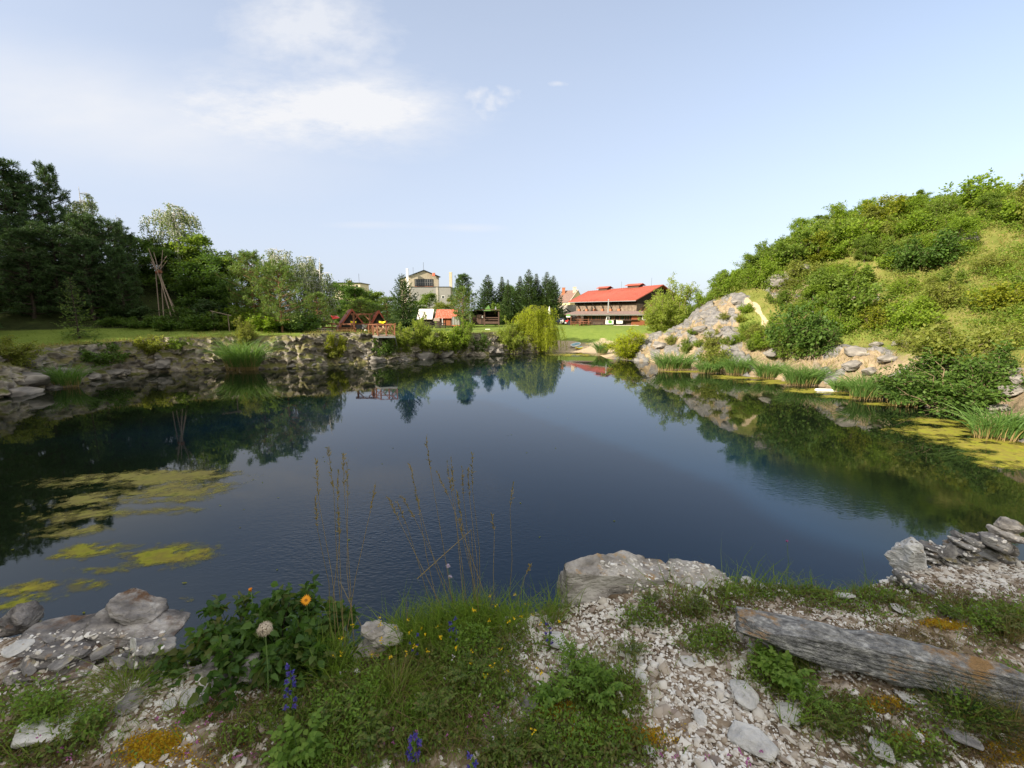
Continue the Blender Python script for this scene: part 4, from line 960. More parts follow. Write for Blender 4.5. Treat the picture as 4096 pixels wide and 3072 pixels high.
shore(SAL[0], 243, 369, 319, 'grey-green willow bush growing on top of the rock bank', LM['olive'], .8, 2.6, 2.3)
shore(SHR[1], 91, 378, 343, 'dark bush hanging down the shaded rock bank', LM['decid'], 1.3, 1.6, 1.3)
shore(SHR[4], 145, 374, 335, 'dry brownish bush on the rim of the shaded bank', LM['olive'], 1.2, 2.0, 2.2)
shore(SHR[1], 176, 372, 337, 'small green bush on the rim of the bank near the reeds', LM['mid'], 1.1, 1.9, 2.3)
shore(SHR[3], 5, 395, 340, 'dry bush on the shaded bank cut off by the photo edge', LM['olive'], 1.3, 2.2, 2.0)
shore(SAL[1], 630, 361, 331, 'wide yellow-green shrub beside the sandy beach', LM['willow'], 1.45, .8, .1)
stand(SAL[1], 674, 56, 276, 'tall willow shrub with upright shoots beside the red barn', None, LM['sallow'], 1.0)
stand(SAL[0], 662, 54, 295, 'willow shrub leaning against the tall one by the barn', None, LM['sallow'], 1.3)
stand(SHR[1], 690, 54, 315, 'bushy skirt of shrub at the foot of the tall willow shrub', None, LM['mid'], 1.2)

def reeds(name, px0, px1, pyb, top, seed, label, count=260):
    a = onz(px0, pyb, 0); b = onz(px1, pyb, 0); c = (a+b)/2; rx = abs(b[0]-a[0])/2; H = at((px0+px1)/2, top, c[1])[2]*1.3
    o = thing('reed_clump', label, 'reeds', (c[0], c[1]+.4, -.05), 0, 'reed clumps along the water')
    k = int(count*max(1, rx*1.3))
    v, f = gen_blades(seed, k, rx*.95, min(rx, 1.0)*.6, H*1.05, .045, .18, .55, 6, .4, .5)
    link('leaf_blades', mesh_np('reed_leaf_blades', v+np.array([0, 0, H*.12]), f), LM['reed'], o)
    v, f = gen_blades(seed+1, k//2, rx*.95, min(rx, 1.0)*.6, H*.5, .03, .05, .1, 3, .3, .5)
    link('dry_stalks', mesh_np('reed_dry_stalks', v, f), LM['straw'], o)
for i, (a, b, yb, tp, lab) in enumerate([(222, 258, 371, 341, 'tall green reeds in front of the sunlit rock bank'), (50, 74, 388, 366, 'short green reeds at the foot of the shaded bank'), (597, 608, 355, 341, 'small clump of reeds at the edge of the sandy beach'),
                                (658, 693, 371, 353, 'wide low reeds below the rocky spur'), (728, 752, 375.5, 356, 'reeds standing between the spur and the white board'), (759, 783, 379, 361, 'small pale reeds next to the widest right-hand clump'.replace('right-hand ', '')),
                                (788, 832, 386, 366, 'broad reeds directly behind the white floating board'), (855, 893, 400, 375, 'reeds beside the dark overhanging bush'), (700, 722, 373.5, 361, 'thin low reeds between the spur reeds and the dry shrub'), (836, 853, 392.5, 379, 'few thin reeds at the end of the white float'), (896, 932, 407, 388, 'ragged low reeds under the big overhanging shrub'), (984, 1032, 441, 410, 'dense green reeds at the photo edge next to the yellow algae')]):
    reeds('reed', a, b, yb, tp, 300+i*3, lab)

# ---- right-hand hillside: shrubs one by one
def rock_zone(x, y):
    s = 1.25*math.exp(-(((x-20.6)/3.8)**2+((y-46.5)/6)**2))
    return s > .6
named = [  # px, base row, top row, mesh, leaf, width, label
    (802, 352, 297, 1, 'decid', .85, 'dark rounded shrub on the shore below the sandy path'),
    (790, 356, 325, 0, 'mid', 1.1, 'shrub at the water side of the dark rounded shrub'),
    (818, 356, 318, 3, 'decid', 1.0, 'dark shrub tucked behind the broad reeds'),
    (746, 312, 301, 1, 'bright', 1.0, 'small bright green shrub perched on the rocky spur'),
    (740, 322, 312, 2, 'yellow', 1.2, 'small yellow-green shrub just below the bright one on the spur'),
    (712, 350, 325, 2, 'olive', 1.0, 'thin grey-green shrub on the face of the rocky spur'),
    (686, 352, 334, 2, 'mid', .8, 'small dark shrub at the foot of the spur'),
    (672, 344, 334, 3, 'olive', 1.2, 'low olive shrub at the beach end of the spur'), (699, 346, 337, 0, 'bright', 1.3, 'low bright shrub near the middle of the spur face'), (724, 320, 310, 2, 'olive', 1.3, 'small olive shrub high on the spur face'), (694, 334, 326, 1, 'mid', 1.2, 'small mid green shrub on the spur crest towards the barn'), (730, 345, 334, 4, 'mid', 1.2, 'spreading shrub low on the hill side of the spur'),
    (718, 366, 341, 1, 'olive', 1.1, 'dry bushy shrub at the water between two reed clumps'),
    (765, 347, 325, 0, 'bright', 1.2, 'yellow-green shrub beside the sandy path'),
    (752, 350, 335, 3, 'mid', 1.2, 'low shrub on the slope under the sandy path'),
    (749, 333, 318, 0, 'mid', 1.3, 'low shrub right beside the lower bend of the sandy path'), (757, 339, 323, 3, 'olive', 1.3, 'olive shrub just under the lower bend of the sandy path'), (741, 341, 327, 2, 'bright', 1.3, 'small bright shrub at the broken edge of the spur'),
    (775, 335, 312, 2, 'bright', 1.1, 'shrub bordering the upper end of the sandy path'),
    (850, 318, 276, 4, 'mid', 1.0, 'broad hazel-like shrub above the rock bench'),
    (872, 330, 300, 3, 'yellow', 1.1, 'yellow-tinted shrub above the rock bench'),
    (838, 333, 303, 0, 'bright', 1.1, 'bright shrub between the dark rounded one and the yellow-tinted one'),
    (905, 330, 296, 1, 'bright', 1.1, 'bright green shrub behind the rock bench'),
    (822, 300, 268, 3, 'mid', 1.1, 'shrub on the slope above the dark rounded one'),
    (925, 268, 226, 1, 'decid', 1.0, 'round dark tree-like shrub standing out mid-slope'),
    (905, 272, 240, 2, 'decid', 1.1, 'dark shrub leaning on the round dark one mid-slope'),
    (948, 285, 262, 0, 'mid', 1.1, 'shrub in the grass just below the round dark one'),
    (952, 412, 338, 2, 'decid', 1.5, 'big dark shrub overhanging the water by the photo edge'),
    (922, 400, 352, 0, 'decid', 1.1, 'dark shrub beside the reeds and the big overhanging one'),
    (984, 404, 348, 3, 'decid', 1.0, 'dark shrub on the far flank of the big overhanging one'),
    (955, 362, 315, 4, 'olive', 1.1, 'feathery pale shrub on the rock bench'),
    (915, 352, 322, 2, 'olive', 1.2, 'feathery shrub where the grass bench begins'),
    (1000, 350, 318, 0, 'olive', 1.2, 'feathery shrub at the end of the rock bench')]
taken = []
for px, pb, tp, k, lf, w, lab in named:
    q = hit(px, pb); H = max(.4, at(px, tp, q[1])[2]-q[2])
    SHR[k].place((q[0], q[1], q[2]-.08), H, prng.uniform(0, 6.28), lab, 'shrubs on the rocky hillside', LM[lf], w)
    taken.append((q[0], q[1], H))
bands = {'crest': [], 'upper slope': [], 'middle slope': [], 'lower slope': []}
SILX = [690, 700, 730, 770, 800, 830, 855, 880, 915, 950, 985, 1024, 1060]; SILY = [300, 292, 268, 246, 232, 218, 206, 196, 191, 185, 179, 172, 166]
def sil(px): return float(np.interp(px, SILX, SILY))
# crest: rooted on the skyline of the bare hill
for px in np.arange(694, 1064, 9.5):
    Ys = np.arange(28, 80, .8); Xs = Ys*(at(px, 312, 1)[0]); Zs = ground_z(Xs, Ys); k_ = int(np.argmax((Zs-CAMZ)/Ys)); best = (0, Xs[k_], Ys[k_], Zs[k_])
    H = at(px, sil(px)+prng.uniform(-6, 8), best[2])[2]-best[3]
    bands['crest'].append((px, best[1], best[2], best[3], float(np.clip(H, 1.3, 5.5))))
for row, (name_, f0, f1, step, hs) in enumerate([('upper slope', .06, .34, 8, 2.7), ('middle slope', .36, .66, 9, 2.3), ('lower slope', .68, .95, 11, 1.8)]):
    for px in np.arange(705+row*20, 1060, step):
        bot = float(np.interp(px, [690, 740, 800, 860, 1060], [318, 306, 320, 338, 345])); s0 = sil(px)
        px2 = px+prng.uniform(-5, 5); py = s0+(bot-s0)*prng.uniform(f0, f1)
        q = hit(px2, py)
        if q[0] < 19 or rock_zone(q[0], q[1]) or q[1] > 90: continue
        H = hs*prng.uniform(.65, 1.3)
        if px2 > 955 and name_ != 'upper slope' and prng.uniform() < .75: continue
        if any((q[0]-a)**2+(q[1]-b)**2 < (.5*(H+h))**2*.28 for a, b, h in taken): continue
        if any(math.hypot(q[0]-a, q[1]-b) < 1.6 for a, b in PATH): continue
        taken.append((q[0], q[1], H)); bands[name_].append((px2, q[0], q[1], q[2], H))
adj = ['mid', 'bright', 'olive', 'mid', 'bright', 'mid', 'bright', 'bright', 'olive', 'yellow', 'bright', 'mid', 'bright']
words_ = {'mid': 'mid green', 'bright': 'bright green', 'olive': 'olive', 'decid': 'dark green', 'yellow': 'yellowing'}
tens = {2: 'twenty', 3: 'thirty', 4: 'forty'}
def nth(i):
    i += 1
    if i <= 20: return ord_[i-1]
    return tens[i//10]+('-'+ord_[i % 10-1] if i % 10 else 'th') if i % 10 else {30: 'thirtieth', 40: 'fortieth'}[i]
for name_, lst in bands.items():
    lst.sort(key=lambda r: r[0]); cnt_ = {}
    if name_ == 'crest': lst[:] = [(a, b, c, d, min(e, 1.6) if a > 950 else e) for a, b, c, d, e in lst]
    for i, (px, x, y, z, H) in enumerate(lst):
        lf = adj[(i*7+len(name_)) % 13]
        if name_ == 'crest' and lf in ('yellow',): lf = 'mid'
        if px > 930 and lf == 'decid': lf = 'olive'
        c = cnt_.get(lf, 0); cnt_[lf] = c+1
        lab = f'{nth(c)} {words_[lf]} shrub along the hill {name_}, counted from the barn'
        if name_ == 'crest' and px < 960 and H > 2.6 and i % 3 != 2: DEC[i % 3].place((x, y, z-.1), H*1.05, prng.uniform(0, 6.28), lab.replace(' shrub ', ' small tree '), 'shrubs and small trees on the hill crest', LM[lf], 1.0, name='small_tree')
        elif i % 5 == 2 and not (name_ == 'crest' and px > 950): DEC[i % 3].place((x, y, z-.1), H*1.25, prng.uniform(0, 6.28), lab.replace(' shrub ', ' young tree '), 'shrubs and small trees on the hill crest' if name_ == 'crest' else 'shrubs on the rocky hillside', LM[lf], 1.2, name='small_tree')
        else: SHR[i % 5].place((x, y, z-.08), H, prng.uniform(0, 6.28), lab, 'shrubs on the rocky hillside' if name_ != 'crest' else 'shrubs and small trees on the hill crest', LM[lf], 1.15)

# ---- ground cover nobody could count
def scatter_px(rng, n, poly_fn):
    """n ground points under photo pixels accepted by poly_fn"""
    out = []
    while len(out) < n:
        px, py = rng.uniform(-20, 1044), rng.uniform(150, 450)
        if poly_fn(px, py): out.append(hit(px, py))
    return np.array(out)
rng = np.random.default_rng(99)
# undergrowth on the hillside: low leafy clumps
xx = rng.uniform(19, 62, 22000); yy2 = rng.uniform(12, 78, 22000); hz = hill_r(xx, yy2)
ok = (hz > .5) & (fbm2(xx, yy2, .22, 3, 61) > -.32)
s1 = 1.25*np.exp(-(((xx-20.6)/3.8)**2+((yy2-46.5)/6)**2)); ok &= s1+.3*fbm2(xx, yy2, .5, 2, 8) < .6
for a, b in PATH: ok &= np.hypot(xx-a, yy2-b) > 1.2
cx, cy = xx[ok][:8500], yy2[ok][:8500]; cz = ground_z(cx, cy)
def clump_field(cx, cy, cz, per, r, h, ll, lw, seed):
    rng = np.random.default_rng(seed); m = len(cx); M = m*per; i = np.repeat(np.arange(m), per); k = rng.uniform(.6, 1.5, m)[i]
    d = rand_dirs(rng, M); d[:, 2] = np.abs(d[:, 2]); rr = rng.uniform(.45, 1, M)**.6
    pos = np.stack([cx[i], cy[i], cz[i]], 1)+d*np.stack([r*k*rr, r*k*rr, h*k*rr], 1)
    return leaf_quads(pos, unit(d*.5+rand_dirs(rng, M)), rand_dirs(rng, M, .9), ll*rng.uniform(.6, 1.2, M), lw*rng.uniform(.6, 1.2, M))
half = len(cx)//2
for nm, sl2, lf, sd2 in (('hillside_undergrowth', slice(0, half), 'mid', 1), ('hillside_undergrowth', slice(half, int(half*1.6)), 'olive', 2), ('hillside_undergrowth', slice(int(half*1.6), None), 'bright', 3)):
    v, f = clump_field(cx[sl2], cy[sl2], cz[sl2], 60, .85, .75, .17, .10, sd2)
    tag(link(nm, mesh_np(nm, v, f), LM[lf]), {'mid': 'mid green', 'olive': 'olive', 'bright': 'bright green'}[lf]+' low undergrowth covering the rocky hillside', 'undergrowth', None, 'stuff')
# long grass on hillside, bench, banks and mound
def grass_field(name, x, y, H, w, mat, label, seed, lean=.5):
    rng = np.random.default_rng(seed); z = ground_z(x, y); m = len(x); base = np.stack([x, y, z-.02], 1)
    d0 = unit(np.array([0, 0, 1.])+rng.normal(0, .28, (m, 3))); bv = rng.normal(0, lean*.5, (m, 3)); bv[:, 2] = -np.abs(bv[:, 2])
    v, f = strips(base, d0, bv, H*rng.uniform(.5, 1.15, m), np.full(m, w)*rng.uniform(.7, 1.3, m), 3, rng=rng)
    return tag(link(name, mesh_np(name, v, f), mat), label, 'grass', None, 'stuff')
gm_dry = leafmat('dry_grass', [(.15, .17, .03), (.24, .22, .06), (.34, .26, .11)], .35)
gm_gr = leafmat('green_grass', [(.11, .17, .024), (.16, .23, .036), (.22, .275, .06)], .4)
x = rng.uniform(18, 60, 60000); y = rng.uniform(12, 75, 60000); k = (hill_r(x, y) > .05) & (rng.uniform(size=len(x)) > .7*smooth(.45, .65, 1.25*np.exp(-(((x-21.2)/4.6)**2+((y-46.5)/7)**2)))) & (np.hypot(x-PATH[2][0], y-PATH[2][1]) > .6)
grass_field('hillside_grass', x[k], y[k], .42, .05, gm_dry, 'dry yellowish grass between the hillside shrubs', 11)
sdx = rng.uniform(-45, 30, 160000); sdy = rng.uniform(10, 60, 160000)
sdd, sww = shore_dist(sdx, sdy)
k = (sdd > 1.4) & (sdd < 4.2) & (sww < 5) & (sdy > 9) & (rng.uniform(size=len(sdx)) < np.exp(-(sdd-1.4)*.8)) & (fbm2(sdx, sdy, .4, 3, 15) > -.25)
grass_field('bank_grass', sdx[k], sdy[k], .48, .035, gm_dry, 'rough grass along the rim of the rock banks', 12)
k2 = (sdd > 3.0) & (sdx < 14) & (sdy > 24) & (np.arange(len(sdx)) % 2 == 0)
grass_field('lawn_grass', sdx[k2], sdy[k2], .11, .04, gm_gr, 'short green grass of the lawn round the pond', 13)

# ------------------------------------------------------------------ materials for built things
M = dict(
    plank=pbr('brown_planks', [(.055, .035, .028), (.10, .062, .048), (.13, .085, .065)], 3, .8, .5, 9, 6, .2, stretch=(6, 6, .6)),
    darkplank=pbr('black_brown_planks', [(.022, .018, .016), (.045, .036, .032)], 3, .85, .5, 9, 6, .2, stretch=(5, 5, .5)),
    redwood=pbr('red_stained_boards', [(.22, .075, .035), (.32, .115, .055)], 3, .75, .5, 9, 5, .25, stretch=(.6, .6, 7)),
    rail=pbr('reddish_timber', [(.16, .065, .038), (.26, .11, .06)], 4, .75, .3, 12, 5, .25),
    redroof=pbr('red_sheet_roof', [(.29, .065, .042), (.39, .10, .066), (.34, .08, .052)], .35, .7, .25, 2.5, 8, .3),
    rust=pbr('rust_red_roof', [(.52, .13, .065), (.45, .095, .05), (.68, .46, .38)], 2.2, .7, .3, 6, 8, .3, stretch=(4, 4, .4)),
    whiteroof=pbr('whitish_sheet_roof', [(.66, .62, .58), (.80, .76, .72)], 2, .6, .3, 9, 5, .3, stretch=(8, 1, .3)),
    shingle=pbr('brown_felt_roof', [(.20, .135, .115), (.27, .19, .165)], 2, .85, .3, 14, 5, .2),
    mauve=pbr('mauve_felt_roof', [(.28, .10, .13), (.33, .13, .16)], 2, .85, .2, 14, 5, .2),
    stone=pbr('rubble_wall', [(.10, .075, .06), (.19, .145, .11), (.28, .22, .165)], 1.6, .9, .7, 4, 9, .2),
    plaster=pbr('cream_plaster', [(.58, .49, .36), (.66, .57, .44)], 1.5, .9, .15, 8, 5, .2),
    brick=pbr('red_brick', [(.34, .13, .07), (.45, .19, .10)], 3, .9, .3, 20, 4, .2),
    yellow=pbr('yellow_plaster', [(.66, .52, .24), (.74, .6, .32)], 1, .9, .1, 8, 4, .2),
    tile=pbr('brown_roof_tiles', [(.14, .085, .07), (.22, .14, .115), (.27, .18, .15)], 2.5, .85, .4, 16, 6, .2),
    concrete=pbr('stained_concrete', [(.30, .26, .19), (.46, .40, .30), (.54, .48, .38)], .35, .9, .2, 3, 8, .2, stretch=(1, 1, .5)),
    greyclad=pbr('grey_cladding', [(.20, .195, .19), (.235, .23, .225)], .5, .6, .1, 4, 3, .3),
    greywall=pbr('grey_garden_wall', [(.26, .24, .21), (.42, .39, .35)], 1.4, .9, .3, 6, 8, .2, stretch=(3, 3, .6)),
    white=pbr('white_paint', [(.78, .78, .77), (.82, .82, .81)], 2, .5, .05, 10, 3, .4),
    glass=pbr('dark_glass', [(.015, .018, .022), (.04, .045, .05)], .8, .12, 0, 1, 2, .5),
    metal=pbr('galvanised_metal', [(.42, .43, .44), (.52, .53, .54)], 4, .4, .1, 20, 3, .5, metal=.7),
    dark=pbr('dark_metal', [(.02, .02, .022), (.04, .04, .042)], 5, .5, .1, 20, 3, .4),
    green=pbr('green_paint', [(.09, .30, .05), (.14, .38, .08)], 3, .6, 0), greentarp=pbr('green_canvas', [(.06, .13, .03), (.10, .19, .045)], 2, .8, .2, 6),
    orange=pbr('orange_paint', [(.42, .12, .05), (.5, .17, .08)], 3, .6, .1), ywl=pbr('yellow_banner_cloth', [(.80, .62, .01), (.86, .70, .02)], 2, .6, .2, 6),
    pale=pbr('pale_cut_wood', [(.55, .36, .19), (.72, .52, .31)], 5, .8, .3, 14, 5, .2), grey=pbr('weathered_wood', [(.20, .155, .12), (.34, .27, .21)], 5, .85, .4, 12, 6, .2, stretch=(1, 1, .2)),
    blue=pbr('dark_blue_car_paint', [(.015, .022, .06), (.02, .03, .075)], 1, .25, 0, spec=.5), red=pbr('bright_red_paint', [(.55, .02, .02), (.62, .03, .03)], 2, .35, 0, spec=.5),
    aqua=pbr('aqua_board_deck', [(.18, .34, .38), (.26, .44, .48)], 1.5, .5, 0), rubber=pbr('black_rubber', [(.012, .012, .012), (.025, .025, .025)], 8, .8, .1),
    sandstone=pbr('pale_paving', [(.5, .44, .36), (.62, .55, .46)], 3, .9, .2))

class Site:
    """a thing built from world-space points; its empty sits at the base"""
    def __init__(s, name, label, cat, origin, group=None):
        s.o = thing(name, label, cat, origin, 0, group); s.k = np.array(origin, float)
    def part(s, name, mb, mat, parent=None, label=None, bevel=0):
        v = mb.v; mb.v = [tuple(np.array(p)-s.k) for p in v]
        q = mb.build(name, mat, parent or s.o, None, bevel, label); mb.v = v; return q
def XZ(px, py, Y): p = at(px, py, Y); return p[0], p[2]
def rect(mb, px0, px1, py0, py1, Y, dep):
    """upright box: front face at distance Y, dep metres deep"""
    x0, z1 = XZ(px0, py0, Y); x1, z0 = XZ(px1, py1, Y); return mb.bb((x0, Y, z0), (x1, Y+dep, z1))
def base(px, Y): p = at(px, 312, Y); return (p[0], Y, gz(p[0], Y))
def ext(px, py, Y): return at(px, py, Y)

# ------------------------------------------------------------------ red-roofed barn
eL, eR, rR, rL = ext(568, 301.6, 117), ext(635.8, 299.8, 100), ext(663.4, 284.5, 107), ext(587.9, 291, 124)
b0 = base(615, 108); S = Site('red_roofed_barn', 'large dark timber barn with a big red roof above the low bar', 'barn', b0)
bL = 2*rL-eL; bR = 2*rR-eR; bL[2] = eL[2]; bR[2] = eR[2]
along = unit(eR-eL); inw = unit(np.array([rR[0]-eR[0], rR[1]-eR[1], 0]))
roof = S.part('roof', MB().slab([eL, eR, rR, rL], .22).slab([rL+[0, 0, .004], rR+[0, 0, .004], bR, bL], .22), M['redroof'])
gu = MB(); gu.bar(eL-[0, 0, .22], eR-[0, 0, .22], .14, .14); S.part('gutter', gu, M['metal'], roof)
rs = MB()
for t in np.linspace(.015, .985, 34): a_, b_ = eL*(1-t)+eR*t, rL*(1-t)+rR*t; rs.bar(a_+[0, 0, .03], b_+[0, 0, .03], .05, .05)
S.part('roof_seam', rs, M['redroof'], roof)
wl = eL+inw*1.7+along*.9; wr = eR+inw*1.7-along*.9; kL, kR = bL-inw*1.7+along*.9, bR-inw*1.7-along*.9
zsplit = ext(635, 303.6, 101)[2]; zg = b0[2]-.5
def wz(p, z): return np.array([p[0], p[1], z])
rz_ = lambda p, f: p
fu = .1+ (rR[2]-eR[2])*1.7/np.linalg.norm((rR-eR)[:2])
up_ = MB()
mR = (wr+kR)/2; mL = (wl+kL)/2
up_.slab([wz(wl, zsplit), wz(wr, zsplit), wz(wr, eR[2]+fu-.35), wz(wl, eL[2]+fu-.35)], .2)
up_.slab([wz(wr, zsplit), wz(kR, zsplit), wz(kR, eR[2]+fu-.35), wz(mR, rR[2]-.35), wz(wr, eR[2]+fu-.35)], .2)
up_.slab([wz(kL, zsplit), wz(wl, zsplit), wz(wl, eL[2]+fu-.35), wz(mL, rL[2]-.35), wz(kL, eL[2]+fu-.35)], .2)
S.part('timber_wall', up_, M['darkplank'])
lo_ = MB(); lo_.slab([wz(wl, zg), wz(wr, zg), wz(wr, zsplit-.003), wz(wl, zsplit-.003)], .3); lo_.slab([wz(wr, zg), wz(kR, zg), wz(kR, zsplit-.003), wz(wr, zsplit-.003)], .3); lo_.slab([wz(kL, zg), wz(wl, zg), wz(wl, zsplit-.003), wz(kL, zsplit-.003)], .3)
S.part('stone_wall', lo_, M['stone'])
for t in (.1, .235, .37, .50, .63, .76):
    p = wl*(1-t)+wr*t-inw*.35; S.part('brick_pier', MB().bar(wz(p, zg), wz(p, zsplit-1.15), .38, .7, up=tuple(along)), M['brick'])
    q = MB(); q.bar(wz(p+inw*.3, zsplit-1.1), wz(eL*(1-t)+eR*t+inw*.35, eL[2]*(1-t)+eR[2]*t-.1), .16, .16); S.part('eave_brace', q, M['darkplank'])
for i, (t0, t1) in enumerate(((.115, .22), (.25, .355), (.385, .485), (.515, .615), (.645, .745), (.78, .93))):
    p, q = wl*(1-t0)+wr*t0-inw*.42, wl*(1-t1)+wr*t1-inw*.42
    S.part('parapet', MB().slab([wz(p, zg), wz(q, zg), wz(q, zsplit-1.75), wz(p, zsplit-1.75)], .25), M['plaster'])
for f, wd_ in ((.25, 1.7), (.66, 2.0)):
    c_ = rL*(1-f)+rR*f; w2 = wd_; h2 = .75
    bx = MB(); pa, pb = c_-along*w2*.85-inw*.9, c_+along*w2*.85-inw*.9; pc, pd = c_+along*w2*.85+inw*.9, c_-along*w2*.85+inw*.9
    zt = c_[2]+h2*.55
    for u_, v_ in ((pa, pb), (pb, pc), (pc, pd), (pd, pa)): bx.slab([wz(u_, c_[2]-1.0), wz(v_, c_[2]-1.0), wz(v_, zt), wz(u_, zt)], .1)
    vt = S.part('roof_vent', bx, M['plank'], roof)
    e1, e2, e3, e4 = c_-along*w2*1.15-inw*1.35, c_+along*w2*1.15-inw*1.35, c_+along*w2*1.15+inw*1.35, c_-along*w2*1.15+inw*1.35
    t1, t2 = wz(c_-along*w2*1.15, zt+.42), wz(c_+along*w2*1.15, zt+.42)
    for e in (e1, e2, e3, e4): e[2] = zt-.05
    S.part('roof_vent_cap', MB().slab([e1, e2, t2, t1], .1).slab([t1+[0, 0, .004], t2+[0, 0, .004], e3, e4], .1), M['redroof'], roof)
gout = unit(np.array([along[0], along[1], 0])); st = MB(); s0 = wr+gout*.5+inw*.6; s1 = wr+gout*.5+inw*7.2
for o in (0, 1.1):
    a_, b_ = wz(s0+gout*o, zsplit-2.6), wz(s1+gout*o, zsplit+1.6); st.bar(a_, b_, .12, .3); st.bar(a_+[0, 0, 1], b_+[0, 0, 1], .1, .1)
    for t in np.linspace(.03, .97, 5): p = a_*(1-t)+b_*t; st.bar(p, p+[0, 0, 1], .09, .09)
for t in np.linspace(.03, .97, 17): p = wz(s0, zsplit-2.6)*(1-t)+wz(s1, zsplit+1.6)*t; st.bar(p, p+gout*1.1, .28, .05)
for t in (.25, .55, .95): p = wz(s0+gout*.55, zsplit-2.6)*(1-t)+wz(s1+gout*.55, zsplit+1.6)*t; st.bar(wz(p, zg), p, .16, .16)
S.part('outside_staircase', st, M['rail'])
for px, py0, py1 in ((663-22, 283.6, 288), (641-36, 285.5, 290)):
    pass
for f, hh in ((.48, 1.7), (.86, 1.9)): c_ = rL*(1-f)+rR*f; S.part('lightning_rod', MB().tube([c_-[0, 0, .2], c_+[0, 0, hh]], .025, 5), M['dark'], roof)

# ------------------------------------------------------------------ low bar building
YB = 94.0; b0 = base(612, YB); b0 = (b0[0], YB, at(600, 323.9, YB)[2]); S = Site('snack_bar', 'long low brown wooden bar with a covered terrace in front of the barn', 'bar', b0)
DEP = 6.0
x0, zt = XZ(588.8, 314.2, YB); x1, zb = XZ(631.4, 324.4, YB); zb -= .3
wall = MB(); wall.bb((x0, YB, zb), (x1, YB+DEP, zt))
wall_o = S.part('plank_wall', wall, M['plank'])
bt = MB()
for x in np.arange(x0+.1, x1-.1, .24): bt.bb((x-.02, YB-.025, zb), (x+.02, YB-.002, zt-.02))
S.part('wall_batten', bt, M['darkplank'], wall_o)
def window(S_, px0, px1, py0, py1, Y, frame, parent, mull=(.5,)):
    xa, z1 = XZ(px0, py0, Y); xb, z0 = XZ(px1, py1, Y); f = MB(); w = .11
    f.bb((xa, Y-.07, z0), (xa+w, Y-.003, z1)); f.bb((xb-w, Y-.07, z0), (xb, Y-.003, z1)); f.bb((xa+w, Y-.07, z1-w), (xb-w, Y-.003, z1)); f.bb((xa-.05, Y-.11, z0-.06), (xb+.05, Y-.003, z0-.002))
    for t in mull: xm = xa+(xb-xa)*t; f.bb((xm-.05, Y-.06, z0), (xm+.05, Y-.005, z1-w))
    fr = S_.part('window', f, frame, parent); S_.part('pane', MB().bb((xa+.02, Y-.03, z0), (xb-.02, Y-.004, z1-.03)), M['glass'], fr); return fr
window(S, 591.4, 600.4, 315.3, 319.4, YB, M['rail'], wall_o, (.52, .76)); window(S, 605, 614.4, 315.3, 319.7, YB, M['rail'], wall_o, (.48, .75)); window(S, 619.7, 629.6, 315.3, 319.6, YB, M['rail'], wall_o, (.48, .72))
S.part('door', rect(MB(), 615.4, 618.8, 315.3, 323.9, YB-.05, .048), M['darkplank'])
for a, b, c, d, lg in ((605.6, 613.4, 319.75, 324.2, True), (616.5, 622.6, 320.0, 323.6, False)):
    pn = S.part('white_counter_panel', rect(MB(), a, b, c, d, YB-.75, .06), M['white'])
    if lg:
        c_ = at(610, 322, YB-.76); k = MB(); n = 18
        k.slab([(c_[0]+.42*math.cos(t)+.05*math.cos(2*t), YB-.752, c_[2]+.33*math.sin(t)) for t in np.linspace(0, 6.283, n, endpoint=False)], .004)
        k.slab([(c_[0]-.5, YB-.753, c_[2]+.05), (c_[0]-.1, YB-.753, c_[2]-.16), (c_[0]+.5, YB-.753, c_[2]+.02), (c_[0]+.1, YB-.753, c_[2]+.2)], .004)
        k.bb((c_[0]+.25, YB-.757, c_[2]-.62), (c_[0]+.34, YB-.753, c_[2]-.2))
        S.part('green_leaf_emblem', k, M['green'], pn)
    S.part('counter_shelf', MB().bb((at(a, c, YB)[0]-.1, YB-.9, at(a, c, YB)[2]-.002), (at(b, c, YB)[0]+.1, YB-.05, at(a, c, YB)[2]+.06)), M['grey'])
fr = rect(MB(), 606.6, 609.2, 316.3, 319.75, YB-.55, .4); fr_o = S.part('drinks_fridge', fr, M['white']); S.part('fridge_door', rect(MB(), 606.95, 608.85, 317, 319.5, YB-.56, .008), M['glass'], fr_o)
ax0, azt = XZ(631.5, 314.5, YB); ax1, azb = XZ(653, 325, YB); anx = S.part('red_board_annex', MB().bb((ax0, YB-.3, azb-.3), (ax1, YB+DEP-.5, azt-.06)), M['redwood'])
al = MB()
for z in np.arange(azb, azt-.1, .19): al.bb((ax0+.005, YB-.325, z), (ax1-.005, YB-.302, z+.165))
S.part('board_cladding', al, M['redwood'], anx)
window(S, 638.8, 642, 315.6, 319.7, YB-.33, M['grey'], anx, ()); window(S, 642.4, 645.6, 315.6, 319.7, YB-.33, M['white'], anx, ())
S.part('serving_ledge', rect(MB(), 622.5, 638, 319.7, 320.2, YB-.8, .5), M['darkplank'])
